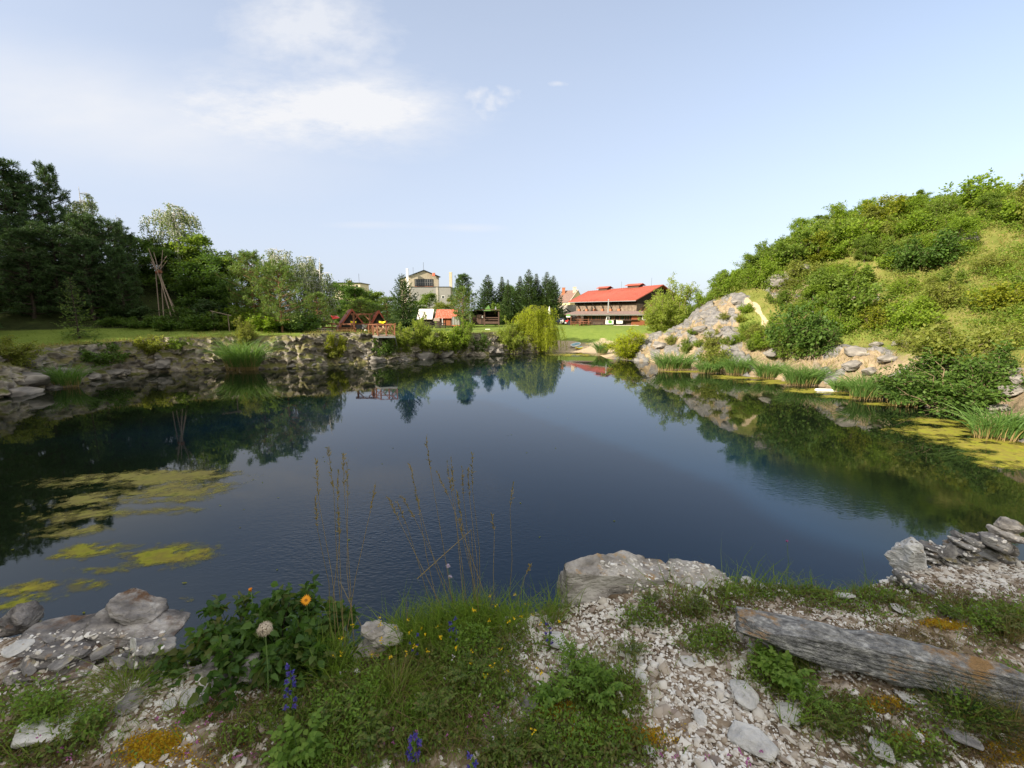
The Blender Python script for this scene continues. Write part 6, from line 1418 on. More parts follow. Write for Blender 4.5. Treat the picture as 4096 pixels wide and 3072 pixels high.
for px, lab in ((357.3, 'dark folding chair behind the gate frame, nearer the tall post'), (360.3, 'dark folding chair behind the gate frame, nearer the platform')):
    o = thing('camp_chair', lab, 'chair', base(px, 57), .2 if px < 358 else -.25, 'dark camp chairs'); MB().box((0, 0, .42), (.55, .5, .05)).build('seat', M['dark'], o); MB().box((0, .27, .72), (.55, .05, .6), 0, -.2).build('backrest', M['dark'], o)
    for x in (-.24, .24): MB().bar((x, -.22, 0), (x, .2, .4), .04).bar((x, .22, 0), (x, -.2, .4), .04).build('leg', M['dark'], o)
o = thing('garden_stool', 'small white stool behind the gate frame', 'stool', base(364.6, 62)); MB().lathe([(.28, .78), (.30, .84), (.28, .9)], k=12).build('seat', M['white'], o); MB().lathe([(.2, 0), (.1, .4), (.2, .779)], k=10).build('pedestal', M['white'], o)
b_ = base(487.6, 68); tag(MB().box((0, 0, .06), (.75, .3, .12), .2).build('white_plank', M['white'], None, b_, .02), 'short white plank lying on the lawn before the shelter', 'plank')

# ------------------------------------------------------------------ industrial building, flat-roofed building
pL, pR, pP = at(408.8, 275.2, 170), at(438.9, 277.0, 173.5), at(423.6, 270.8, 171.7); nb = at(399.4, 278.3, 188); back = nb-pL; back[2] = 0; zg = 2.0
S = Site('concrete_works', 'tall stained concrete gable building with a wide dark window', 'building', (pP[0], pP[1], zg))
ez = min(pL[2], pR[2]); pL[2] = pR[2] = ez; q = lambda p: p+back
S.part('wall', MB().slab([wz(pL, zg), wz(pR, zg), pR, pP, pL], .4).slab([wz(q(pL), zg), wz(pL, zg), pL, q(pL)], .4).slab([wz(pR, zg), wz(q(pR), zg), q(pR), pR], .4).slab([wz(q(pR), zg), wz(q(pL), zg), q(pL), q(pP), q(pR)], .4), M['concrete'])
ov = unit(pR-pL)*.5; fo = unit(back)*-.5
roof = S.part('roof', MB().slab([pL-ov+fo-[0, 0, .15], pP+fo+[0, 0, .1], q(pP)+[0, 0, .1], q(pL)-ov-[0, 0, .15]][::-1], .25).slab([pP+fo+[0, 0, .104], pR+ov+fo-[0, 0, .15], q(pR)+ov-[0, 0, .15], q(pP)+[0, 0, .104]][::-1], .25), M['dark'])
fn = unit(np.cross(pR-pL, [0, 0, 1.])); fn = fn if fn[1] < 0 else -fn
def onf(t, py, d): p = pL*(1-t)+pR*t; k = at(0, py, p[1])[2]; return np.array([p[0], p[1], k])+fn*d
def quadf(t0, t1, py0, py1, d, th=.1): return MB().slab([onf(t0, py1, d), onf(t1, py1, d), onf(t1, py0, d), onf(t0, py0, d)], th)
wn = S.part('window', quadf(.18, .80, 279.0, 286.3, .12), M['dark']); S.part('pane', quadf(.20, .78, 279.4, 285.6, .16, .03), M['glass'], wn); S.part('window_sill', quadf(.18, .80, 286.2, 287.3, .18), M['brick'], wn)
gb = MB()
for t in np.linspace(.22, .76, 8): gb.bar(onf(t, 285.6, .2), onf(t, 279.4, .2), .12, .06)
gb.bar(onf(.2, 282.5, .21), onf(.78, 282.5, .21), .06, .12); S.part('glazing_bar', gb, M['greyclad'], wn)
S.part('concrete_pilaster', quadf(.955, 1.0, 278, 300, .14), M['greywall'])
for f in (.35, .62): c_ = pL+back*f; S.part('side_window', MB().bb((c_[0]-.3, c_[1]-.8, c_[2]-4.2), (c_[0]-.05+.3, c_[1]+.8, c_[2]-1.7)), M['glass'])
c_ = at(407.2, 269.5, 168); S.part('white_chimney', MB().bb((c_[0]-.35, 167.6, zg), (c_[0]+.35, 168.3, c_[2])).bb((c_[0]-.42, 167.5, c_[2]+.002), (c_[0]+.42, 168.4, c_[2]+.25)), M['white'])
S.part('antenna', MB().tube([pP-[0, 0, .2], wz(pP, at(423, 263.3, 175)[2])], .06, 5).tube([pL*.7+pP*.3+[0, 0, .3], wz(pL*.7+pP*.3, at(413, 267.5, 172)[2])], .05, 5), M['dark'])
S.part('rusty_vent', MB().bb((pR[0]-2.2, pR[1]-2.2, ez+.2), (pR[0]-1.2, pR[1]-1.2, ez+1.4)), M['rust'], roof)
YA = 164; xa, zt = XZ(410.5, 287.4, YA); xb, _ = XZ(450.5, 287.4, YA); S = Site('grey_annex', 'grey clad industrial annex with small white windows', 'building', ((xa+xb)/2, YA, 2))
w = S.part('wall', MB().bb((xa, YA, 1.5), (xb, YA+12, zt)), M['greyclad']); S.part('parapet', MB().bb((xa-.1, YA-.1, zt+.002), (xb+.1, YA+12.1, zt+.3)), M['dark']); xp = at(437.4, 300, YA)[0]; S.part('downpipe', MB().bb((xp-.45, YA-.2, 1.5), (xp+.45, YA-.005, zt)), M['greywall'], w)
for px in (414.8, 428.6, 433.8, 443.2): window(S, px-1.7, px+1.7, 295.7, 298, YA-.01, M['white'], w, ())
c_ = at(450.6, 272.8, 166); S = Site('concrete_stack', 'square pale concrete stack rising beside the grey annex', 'chimney', (c_[0], 166, 2)); S.part('shaft', MB().bb((c_[0]-.5, 165.5, 1.5), (c_[0]+.5, 166.5, c_[2])), M['concrete']); S.part('stack_cap', MB().bb((c_[0]-.56, 165.44, c_[2]+.002), (c_[0]+.56, 166.56, c_[2]+.2)), M['plaster'])
YF = 150; xa, zt = XZ(334, 283.2, YF); xb, _ = XZ(360, 283.2, YF); S = Site('flat_roofed_building', 'low cream building with a dark flat roof behind dark trees', 'building', ((xa+xb)/2, YF, 3))
w = S.part('wall', MB().bb((xa, YF, 2), (xb, YF+9, zt)), M['plaster']); S.part('roof', MB().slab([(xa-.4, YF-.5, zt+.25), (xb+.4, YF-.5, zt-.05+.25), (xb+.4, YF+9.4, zt+.25), (xa-.4, YF+9.4, zt+.25)], .25), M['dark']); window(S, 350, 353.5, 286, 288.6, YF-.01, M['dark'], w, (.5,)); window(S, 355.5, 358, 285, 288.6, YF-.01, M['dark'], w, ())
c_ = at(359.2, 283, YF+1); S.part('antenna', MB().tube([c_-[0, 0, .3], c_+[0, 0, 3.1]], .05, 5), M['dark']); c_ = at(349.6, 282.6, YF+1); S.part('chimney', MB().bb(c_-[.5, .4, .3], c_+[.5, .4, .65]), M['brick'])

# ------------------------------------------------------------------ tepee poles, leaning rail, boards
cr = at(158.7, 272, 49.5)
o = Site('tepee_frame', 'leaning bare tepee frame of long pale poles tied near the top', 'tepee', base(169, 49.5))
for i, (px, Y, tx, ty) in enumerate([(178.6, 43.4, 148.5, 248.5), (179.6, 44.4, 150.5, 257), (177.4, 42.8, 153.8, 252.5), (172, 42.6, 150.8, 262), (158.8, 43.6, 166.8, 256), (162.6, 43, 162.8, 250), (168, 46.5, 167.3, 260.5), (174, 46.8, 151.5, 267)]):
    f = np.array(base(px, Y+5)); c_ = cr+prng.normal(0, .12, 3); t = at(tx, ty, 49.5+(44.5-Y)*.35)
    o.part('pole', MB().tube([f-[0, 0, .1], c_, t], [.06, .045, .025], 7), M['grey'])
o.part('lashing', MB().tube([cr-[.25, 0, .1], cr+[.25, 0, .08]], .2, 8), M['rail'])
S = Site('handrail_pole', 'long thin rail on two stakes sloping across the grassy mound', 'rail', base(220, 46)); a, b = at(210.4, 310.9, 46.5), at(231, 315.6, 45.5); S.part('rail', MB().tube([a, b], .045, 6), M['grey'])
for p in (a*.9+b*.1, a*.15+b*.85): S.part('stake', MB().tube([wz(p, gz(p[0], p[1])-.1), p], .05, 6), M['grey'])
def board_mesh(Ln, Wd, th, tail=.6):
    n = 22; m = MB(); t = np.linspace(-1, 1, n); w = Wd/2*np.sqrt(np.clip(1-np.abs(t)**2.6, 0, 1)); rock = .05*np.abs(t)**3
    ol = [(Ln/2*t[i], w[i], rock[i]) for i in range(n)]+[(Ln/2*t[i], -w[i], rock[i]) for i in range(n-2, 0, -1)]
    k = len(ol); m.add([(x, y, z) for x, y, z in ol]+[(x*.985, y*.86, z+th) for x, y, z in ol]+[(x*.985, y*.86, z-.0) for x, y, z in ol], [tuple(range(k, 2*k)), tuple(range(3*k-1, 2*k-1, -1))]+[(i, (i+1) % k, k+(i+1) % k, k+i) for i in range(k)]+[(2*k+i, 2*k+(i+1) % k, (i+1) % k, i) for i in range(k)])
    return m
def sup(px, py, rz, lab, lean, z=0, edge='white'):
    q = hit(px, py); o = thing('paddle_board', lab, 'paddle board', (q[0], q[1], q[2]+.05+z), rz, 'paddle boards on the beach'); o.rotation_euler = (lean[0], lean[1], rz)
    hull = board_mesh(2.6, .85, .10).build('hull', M[edge], o); board_mesh(2.2, .62, .01).build('deck_pad', M['aqua'], o, (0, 0, .1)); MB().slab([(-1.2, 0, 0), (-.95, 0, 0), (-1.1, 0, -.2)], .02).build('fin', M['dark'], o)
sup(579.5, 348.2, R(62), 'aqua paddle board lying flat at the water edge of the beach', (R(8), 0), 0, 'ywl'); sup(575.4, 346.6, R(50), 'aqua paddle board with a pale rim propped on another board', (R(26), R(-6)), .2, 'white')
q = hit(584.5, 346.5); o = thing('paddle', 'yellow-bladed paddle sticking out beyond the paddle boards', 'paddle', (q[0]-.5, q[1], q[2]+.25), .1); MB().tube([(-.9, 0, 0), (.6, 0, .12)], .02, 6).build('shaft', M['dark'], o); MB().box((.8, 0, .14), (.45, .2, .03)).build('blade', M['ywl'], o, bevel=.01)
q = onz(831.5, 391, 0); o = thing('white_float', 'flat white board floating among the algae by the reeds', 'float', (q[0], q[1], .0), R(-6)); Lb = 29.5*q[1]/F
MB().bb((-Lb/2, -.22, -.05), (Lb/2, .22, .13)).build('hull', M['white'], o, bevel=.05); MB().bb((-Lb/2+.1, -.16, .1305), (Lb/2-.15, .16, .145)).build('top_sheet', M['white'], o)
q = onz(842, 391.5, 0)

# ------------------------------------------------------------------ foreground ledge: rocks, gravel, plants
def proj(x, y, z):
    x, y, z = np.asarray(x, float), np.asarray(y, float), np.asarray(z, float)-CAMZ
    dep = y*CP-z*SP; up = y*SP+z*CP
    return 512+F*x/dep, 384-F*up/dep
def lz(x, y): return float(ledge(np.array([x]), np.array([y]))[0])
def lhit(px, py):
    d = raydir(px, py); t = np.linspace(1.2, 5.2, 600)/d[1]; P = np.array([0, 0, CAMZ])+t[:, None]*d; g = ledge(P[:, 0], P[:, 1]); k = int(np.argmax(P[:, 2] < g))
    if P[k, 2] >= g[k]: q = onz(px, py, 3.83); return np.array([q[0], q[1], 3.83])
    return np.array([P[k, 0], P[k, 1], g[k]])
def rockmat_(name, cols, lich=None, scale=3.0, stretch=(1, 1, 3)):
    m = pbr(name, cols, scale, .9, 1.0, 26, 12, .2, stretch=stretch, dist=.025)
    if lich:
        N, L = m.node_tree.nodes, m.node_tree.links; b = N['Principled BSDF']; old = b.inputs['Base Color'].links[0].from_socket
        tc = N.new('ShaderNodeTexCoord'); n = N.new('ShaderNodeTexNoise'); n.inputs['Scale'].default_value = 4.5; n.inputs['Detail'].default_value = 9; n.inputs['Roughness'].default_value = .7; L.new(tc.outputs['Object'], n.inputs['Vector'])
        g = N.new('ShaderNodeNewGeometry'); s = N.new('ShaderNodeSeparateXYZ'); L.new(g.outputs['Normal'], s.inputs[0])
        q = N.new('ShaderNodeMath'); q.operation = 'MULTIPLY_ADD'; L.new(s.outputs['Z'], q.inputs[0]); q.inputs[1].default_value = .14; L.new(n.outputs['Fac'], q.inputs[2])
        mr = N.new('ShaderNodeMapRange'); L.new(q.outputs[0], mr.inputs[0]); mr.inputs[1].default_value = .66; mr.inputs[2].default_value = .76
        k = N.new('ShaderNodeMix'); k.data_type = 'RGBA'; L.new(mr.outputs[0], k.inputs['Factor']); L.new(old, k.inputs['A']); k.inputs['B'].default_value = (*lich, 1); L.new(k.outputs['Result'], b.inputs['Base Color'])
    return m
RM = dict(boulder=rockmat_('pale_boulder', [(.12, .11, .10), (.29, .265, .245), (.46, .43, .40), (.58, .55, .51)], (.40, .235, .075), 4), slab=rockmat_('banded_schist', [(.09, .09, .093), (.20, .20, .205), (.36, .355, .35), (.66, .65, .64)], (.36, .22, .10), 8, (3, 4, 7)),
          outcrop=rockmat_('grey_outcrop', [(.06, .055, .055), (.15, .14, .14), (.32, .295, .28), (.62, .59, .57)], (.13, .075, .045), 5, (1, 1.5, 5)), white=rockmat_('white_slate', [(.34, .33, .33), (.56, .55, .54), (.72, .70, .67)], None, 6), grey=rockmat_('grey_schist', [(.075, .073, .075), (.19, .18, .18), (.38, .36, .345), (.60, .57, .54)], (.30, .25, .11), 5, (1, 1.5, 5)),
          far=rockmat_('shore_stone', [(.10, .095, .09), (.22, .205, .19), (.38, .35, .31)], None, 1.2))
def rock(name, label, p, dims, rot, mat, seed, group=None, cat='rock', **k):
    me_ = rock_mesh(name, dims, seed, **k); me_.materials.append(mat); o = link(name, me_, (), None, tuple(float(v) for v in p)); o.rotation_euler = rot
    return tag(o, label, cat, group)
def pxw(px, w, Y): return w*Y*1.12/F
p = lhit(615, 606); rock('boulder', 'wide pale boulder with orange lichen on the edge of the ledge', (p[0]+.04, p[1]+.20, p[2]-.07), (.86, .52, .60), (.06, -.10, .25), RM['boulder'], 12, sub=6, boxy=.55, cuts=12, rough=.06, planes=[((-.2, -.9, .45), .52), ((.25, -.1, 1), .60), ((-1, .1, .1), .74)], nscale=2.5, flat=False)
p = lhit(708, 592); rock('boulder', 'low rounded boulder half buried in gravel at the brink of the ledge', (p[0], p[1]+.12, p[2]-.05), (.50, .34, .22), (.1, .12, -.15), RM['boulder'], 14, sub=6, boxy=.4, cuts=9, rough=.05, flat=False)
p = lhit(650, 590); rock('boulder', 'stony hump between the lichen boulder and the low rounded one', (p[0], p[1]+.14, p[2]-.06), (.55, .3, .24), (.0, .12, .2), RM['boulder'], 18, sub=5, boxy=.4, cuts=9, rough=.06, flat=False)
A_, B_ = onz(724, 658, 3.85), onz(1088, 738, 3.85); dv = B_-A_; Ln = float(np.hypot(dv[0], dv[1])); az = math.atan2(dv[1], dv[0]); c_ = (A_+B_)/2; n_ = np.array([-math.sin(az), math.cos(az), 0])
rock('stone_slab', 'long grey banded stone slab lying across the gravel like a log', c_+n_*.13+np.array([0, 0, .085]), (Ln*1.1, .29, .18), (.10, .03, az), RM['slab'], 23, None, 'stone slab', sub=6, boxy=.92, cuts=10, rough=.065, strata=.10, sdir=(.03, .45, 1), planes=[((-1, -.15, .25), .86), ((0, -1, -.75), .82)], nscale=1.4, flat=False)
for i, (px, py, w, hgt, dep, rot, m, sd_, st_, lab) in enumerate([
        (78, 668, 165, .21, .42, (.16, .22, .16), 'outcrop', 31, .16, 'broad layered rock outcrop at the pond side of the flopped grass'),
        (20, 690, 110, .14, .28, (.12, .12, .2), 'outcrop', 32, .3, 'layered rock cut off by the photo edge below the broad outcrop'),
        (128, 678, 60, .17, .2, (.2, .3, .4), 'grey', 33, .35, 'dark grey end of rock beside the flopped grass'),
        (228, 690, 58, .13, .16, (.1, -.1, .2), 'grey', 34, 0, 'knobbly grey rock in front of the leafy bush'),
        (205, 678, 40, .10, .14, (.0, .2, .5), 'grey', 35, 0, 'small knobbly rock at the foot of the leafy bush'),
        (365, 664, 62, .18, .22, (.2, .15, .3), 'boulder', 36, .3, 'tilted pale rock between the leafy bush and the yellow flowers'),
        (918, 570, 48, .26, .24, (.1, .1, .3), 'white', 37, 0, 'pale rounded rock standing at the water end of the ledge'),
        (945, 566, 46, .14, .22, (.1, .25, .1), 'grey', 38, .3, 'low layered rock beside the pale standing rock'),
        (975, 566, 56, .20, .3, (.12, .28, .1), 'grey', 39, .28, 'slanting layered rock between the pale rock and the edge rock'),
        (1022, 568, 62, .36, .35, (.1, .2, .1), 'grey', 40, .3, 'tall grey rock at the photo edge under the orange daisy'),
        (908, 588, 34, .14, .14, (.5, .2, .6), 'grey', 41, .3, 'small upright grey slab in front of the pale standing rock'),
        (928, 596, 30, .08, .1, (.2, .4, .1), 'grey', 42, .3, 'small leaning grey stone near the upright slab'),
        (2, 634, 30, .16, .2, (.1, .5, .1), 'outcrop', 43, .3, 'pointed dark rock tip at the photo edge above the water')]):
    q = lhit(px, py)
    if st_ > 0 and w > 40:
        me_ = rock_stack('rock', (pxw(px, w, q[1]), dep, hgt), sd_, 11 if w > 100 else 7, (.12, .1)); me_.materials.append(RM[m]); o = link('rock', me_, (), None, (float(q[0]), float(q[1]+dep*.35), float(q[2]+hgt*.12))); o.rotation_euler = rot; tag(o, lab, 'rock', 'rocks on the ledge'); continue
    rock('rock', lab, (q[0], q[1]+dep*.35, q[2]+hgt*.12), (pxw(px, w, q[1]), dep, hgt), rot, RM[m], sd_, 'rocks on the ledge', sub=5 if w < 70 else 6, boxy=.8, cuts=20, rough=.12, strata=st_, sdir=(.15, .1, 1), nscale=2.2, flat=m != 'boulder')
for i, (px, py, w, m, lab) in enumerate([
        (745, 698, 46, 'white', 'white flat stone in the gravel below the end of the long slab'), (752, 744, 56, 'white', 'largest flat white stone in the gravel'), (690, 664, 22, 'white', 'small white stone in the middle of the gravel'),
        (788, 716, 34, 'white', 'pale flat stone near the herb beside the long slab'), (700, 720, 22, 'white', 'white chip lying above the largest flat white stone'), (648, 752, 20, 'white', 'white stone at the edge of the moss'),
        (556, 643, 32, 'white', 'pointed pale stone at the end of the yellow flowers'), (640, 678, 24, 'white', 'white stone among the silvery leaves'), (46, 736, 64, 'white', 'large tilted flat stone at the photo edge'),
        (74, 728, 50, 'white', 'flat pale stone leaning on the large tilted one'), (132, 704, 36, 'grey', 'grey stone among chips below the outcrop'), (196, 700, 44, 'white', 'smooth pale stone below the knobbly rock'),
        (170, 706, 22, 'white', 'small white stone near the smooth pale one'), (506, 690, 24, 'white', 'white stone between the herb patches'), (528, 706, 24, 'grey', 'grey flat stone between the herb patches'),
        (494, 712, 26, 'white', 'white stone under the low herbs'), (514, 738, 18, 'white', 'small white stone next to the orange moss'), (560, 756, 16, 'white', 'tiny white stone beside the orange moss'),
        (880, 752, 36, 'white', 'flat white stone below the dry grass tuft'), (905, 700, 24, 'white', 'pale stone in front of the long slab'), (960, 740, 40, 'grey', 'grey stone by the dark grass tuft'),
        (700, 586, 16, 'white', 'small white stone on the gravel by the low boulder'), (748, 584, 18, 'white', 'pale stone at the grassy brink'), (842, 598, 26, 'white', 'flat pale stone among the grass behind the slab'), (900, 612, 22, 'white', 'pale stone behind the middle of the slab'), (60, 668, 30, 'white', 'pale flake on top of the layered outcrop'), (88, 640, 34, 'white', 'long pale flake standing on the crest of the outcrop')]):
    q = lhit(px, py); w_ = pxw(px, w, q[1]); rr_ = random.Random(i); rot = (rr_.uniform(-.12, .3), rr_.uniform(-.2, .2), rr_.uniform(0, 3)) if i != 26 else (.2, -.9, .6)
    rock('flat_stone', lab, (q[0], q[1], q[2]+w_*.10), (w_, w_*rr_.uniform(.65, .95), w_*rr_.uniform(.14, .26)), rot, RM[m], 60+i, 'flat stones on the gravel', 'stone', sub=4, boxy=.78, cuts=22, rough=.07, flat=True)
# flakes and chips lying on the outcrops, found by casting onto the rock meshes
from mathutils.bvhtree import BVHTree
bpy.context.view_layer.update()
BV = []
for o in D.objects:
    if o.type == 'MESH' and o.get('category') == 'rock': BV.append(BVHTree.FromPolygons([o.matrix_world @ v.co for v in o.data.vertices], [tuple(p.vertices) for p in o.data.polygons]))
def rock_hit(px, py):
    best = None; d = Vector(raydir(px, py))
    for b in BV:
        h = b.ray_cast(Vector((0, 0, CAMZ)), d)
        if h[0] is not None and (best is None or h[3] < best[3]): best = h
    return best
for i, (px, py, w, lab) in enumerate([(18, 648, 30, 'grey flake on the outcrop nearest the photo edge'), (52, 640, 22, 'small flake near the long pale flake on the crest'), (104, 652, 26, 'flake lying on the pond side of the outcrop'), (134, 646, 20, 'flake at the far end of the outcrop crest'), (66, 660, 34, 'broad flake in the middle of the outcrop'), (30, 668, 26, 'slanting flake low on the outcrop'), (96, 668, 18, 'small flake low on the outcrop'), (118, 662, 22, 'bluish flake by the dark end of the outcrop'), (950, 552, 22, 'flake on the low layered rock'), (985, 556, 26, 'flake on the slanting layered rock')]):
    h = rock_hit(px, py)
    if h is None: continue
    w_ = .9*pxw(px, w, h[0].y); me_ = rock_mesh('flat_stone', (w_, w_*.6, w_*.14), 160+i, sub=4, boxy=.55, cuts=16, rough=.06, flat=True); me_.materials.append(RM['white' if i % 3 == 0 else 'grey']); o = link('flat_stone', me_, (), None, h[0]+h[1]*w_*.05); o.rotation_mode = 'XYZ'; o.rotation_euler = (h[1].to_track_quat('Z', 'Y') @ Euler((0, 0, i*1.7)).to_quaternion()).to_euler(); tag(o, lab, 'stone', 'flat stones on the gravel')
crng = np.random.default_rng(6); ROCKP = []
for k in range(3600):
    px, py = (crng.uniform(0, 165), crng.uniform(630, 700)) if k % 3 == 0 else ((crng.uniform(880, 1024), crng.uniform(535, 585)) if k % 3 == 1 else (crng.uniform(600, 750), crng.uniform(560, 605)))
    h = rock_hit(px, py)
    if h is not None and h[1].z > .45 and crng.uniform() < .75: ROCKP.append(h[0][:]) if (px > 200 or k % 2) else None
ROCKP = np.array(ROCKP)

# ---- density maps (in photo pixels, sampled on the ledge)
def dens(px, py, L_): 
    d = np.zeros(len(px))
    for a, b, rx, ry, s in L_: d = np.maximum(d, s*np.exp(-(((px-a)/rx)**2+((py-b)/ry)**2)**1.5))
    return d
HERB = [(400, 725, 125, 60, 1), (330, 748, 85, 36, .9), (470, 695, 75, 50, 1), (450, 652, 70, 30, 1), (510, 748, 80, 36, 1), (600, 692, 48, 36, 1), (590, 748, 60, 26, .9), (40, 716, 40, 22, 1), (90, 728, 20, 20, 1), (125, 680, 45, 14, .8), (190, 716, 24, 10, 1),
        (700, 614, 40, 8, .5), (645, 622, 26, 10, .6), (778, 676, 34, 24, 1), (828, 722, 36, 22, .8), (870, 604, 60, 10, .4), (950, 614, 70, 12, .5), (1000, 626, 40, 18, .9), (980, 706, 60, 30, .7), (905, 756, 40, 16, .6), (712, 642, 30, 18, .6), (545, 612, 25, 9, .9), (250, 735, 40, 24, .7), (760, 594, 50, 8, .5), (830, 592, 40, 7, .5), (200, 750, 110, 20, .5), (20, 752, 50, 18, .5)]
GRAV = [(720, 690, 140, 70, 1.3), (640, 622, 90, 40, 1.1), (800, 606, 150, 24, .8), (880, 740, 150, 50, .7), (180, 692, 110, 40, 1.0), (60, 672, 80, 40, .7), (150, 740, 120, 40, .5), (530, 650, 60, 40, 1.1), (520, 702, 40, 25, .6), (960, 574, 90, 25, .9), (720, 752, 110, 40, 1.2)]
MOSS = [(170, 752, 42, 16, 1), (205, 742, 20, 10, .8), (566, 712, 24, 9, 1), (620, 738, 40, 12, 1), (560, 744, 20, 16, .9), (600, 722, 24, 10, .8), (880, 706, 20, 7, .8), (905, 742, 26, 9, .8), (940, 626, 20, 5, .7), (490, 715, 16, 6, .6), (1010, 752, 30, 12, .6)]
def ledge_pts(rng, n, L_, floor=0.0, beyond=.28, clump=0):
    out = []
    tot = 0
    while tot < n:
        x = rng.uniform(-3.4, 4.6, 40000); y = rng.uniform(1.0, 3.4, 40000); ok = y < ledge_edge(x)+beyond; x, y = x[ok], y[ok]
        z = ledge(x, y); px, py = proj(x, y, z); ok = (px > -40) & (px < 1064) & (py < 800); x, y, z, px, py = x[ok], y[ok], z[ok], px[ok], py[ok]
        d = dens(px, py, L_)
        if clump: d = d*smooth(-.22, .30, fbm2(x, y, clump, 4, 5)+d*.22)
        k = rng.uniform(size=len(x)) < np.maximum(d, floor); out.append(np.stack([x[k], y[k], z[k]], 1)); tot += k.sum()
    return np.concatenate(out)[:n]
rng = np.random.default_rng(2024)
# gravel chips: flattened angular stones, one mass
def chips(rng, P, smin, smax, mat_name, pw=2.2):
    n = len(P); s = smin+(smax-smin)*rng.uniform(0, 1, n)**pw; k = 6
    a = (np.arange(k)*2*np.pi/k)[None]+rng.uniform(0, 6, (n, 1))+rng.normal(0, .28, (n, k)); r = s[:, None]*rng.uniform(.6, 1.1, (n, k)); el = rng.uniform(.5, .95, n)[:, None]
    ang = rng.uniform(0, 6.28, n); ca, sa = np.cos(ang)[:, None], np.sin(ang)[:, None]
    X, Y = r*np.cos(a), r*np.sin(a)*el; X, Y = X*ca-Y*sa, X*sa+Y*ca
    th = (s*rng.uniform(.18, .42, n))[:, None]
    top = np.stack([X*.78, Y*.78, np.broadcast_to(th, X.shape)+rng.normal(0, .08, X.shape)*th], -1); bot = np.stack([X, Y, np.zeros_like(X)+rng.normal(0, .2, X.shape)*th], -1)
    V = np.concatenate([top, bot], 1)
    tl = rng.normal(0, .3, (n, 2)); V[..., 2] += V[..., 0]*tl[:, :1]+V[..., 1]*tl[:, 1:]
    V += P[:, None, :]+np.array([0, 0, -.001])
    i = np.arange(k); F4 = np.stack([i, k+i, k+(i+1) % k, (i+1) % k], 1); o = (np.arange(n)*2*k)[:, None, None]
    return V.reshape(-1, 3), [(o+F4[None]).reshape(-1, 4), (np.arange(n)*2*k)[:, None]+i[None]]
def chip_mat(name, stops):
    m = D.materials.new(name); N, L = nt(m); b = N['Principled BSDF']; g = N.new('ShaderNodeNewGeometry'); r = ramp(N, stops); L.new(g.outputs['Random Per Island'], r.inputs['Fac']); L.new(r.outputs['Color'], b.inputs['Base Color']); b.inputs['Roughness'].default_value = .85; b.inputs['Specular IOR Level'].default_value = .25
    return m
cm = chip_mat('gravel_chips', [(0, (.16, .115, .085)), (.12, (.34, .275, .215)), (.30, (.53, .48, .42)), (.52, (.63, .595, .55)), (.78, (.72, .69, .655)), (1, (.76, .75, .735))])
v, f = chips(rng, ledge_pts(rng, 30000, GRAV, .06), .005, .016, 'c'); tag(link('gravel', mesh_np('gravel', v, f), cm), 'pale angular gravel chips strewn over the ledge', 'gravel', None, 'stuff')
v, f = chips(rng, ROCKP, .004, .02, 'c'); tag(link('rock_chips', mesh_np('rock_chips', v, f), cm), 'small pale chips lying on the rock outcrops', 'gravel', None, 'stuff')
v, f = chips(rng, ledge_pts(rng, 2600, GRAV, .10), .014, .040, 'c', 2.6); tag(link('coarse_gravel', mesh_np('coarse_gravel', v, f), chip_mat('coarse_chips', [(0, (.24, .19, .16)), (.3, (.45, .39, .33)), (.6, (.60, .56, .51)), (1, (.73, .71, .68))])), 'coarser pale stone flakes among the gravel', 'gravel', None, 'stuff')
# low herbs and grass
FL = dict(herb=leafmat('low_herb_leaves', [(.06, .10, .02), (.10, .155, .03), (.16, .21, .045), (.15, .12, .05)], .35), herb2=leafmat('fresh_herb_leaves', [(.11, .20, .03), (.155, .265, .04), (.21, .31, .06)], .45),
          thyme=leafmat('brown_thyme', [(.13, .08, .045), (.17, .125, .06), (.09, .105, .035)], .25), moss=leafmat('golden_moss', [(.42, .27, .015), (.52, .37, .02), (.42, .19, .015), (.32, .30, .03)], .25, .9),
          gr=leafmat('ledge_grass', [(.12, .20, .03), (.17, .26, .042), (.24, .30, .07)], .45), dry=leafmat('straw_grass', [(.20, .15, .07), (.32, .25, .13), (.14, .13, .05)], .3), bush=leafmat('dogwood_leaves', [(.045, .10, .02), (.07, .14, .028), (.10, .185, .038), (.13, .13, .045)], .4), dkgr=leafmat('dark_fescue', [(.03, .07, .022), (.055, .105, .03), (.12, .13, .06)], .25))
def carpet(name, label, n, L_, mat, ll, lw, h, seed, clump=3.0, cat='ground cover', beyond=.28, fn=leaf_quads):
    r_ = np.random.default_rng(seed); P = ledge_pts(r_, n, L_, 0, beyond, clump); m = len(P)
    hh = h*smooth(-.4, .6, fbm2(P[:, 0], P[:, 1], 4.5, 3, seed))*r_.uniform(0, 1, m)
    P = P+np.stack([np.zeros(m), np.zeros(m), hh], 1); d = rand_dirs(r_, m, .3); nr = rand_dirs(r_, m, 1.2)
    v, f = fn(P, d, nr, ll*r_.uniform(.5, 1.2, m), lw*r_.uniform(.6, 1.2, m)); return tag(link(name, mesh_np(name, v, f), mat), label, cat, None, 'stuff')
carpet('herb_carpet', 'low dark green herbs covering the middle of the ledge', 52000, HERB, FL['herb'], .022, .011, .085, 71)
carpet('fresh_herb_carpet', 'fresh green leaflets mixed through the low herbs', 30000, HERB, FL['herb2'], .02, .009, .14, 72)
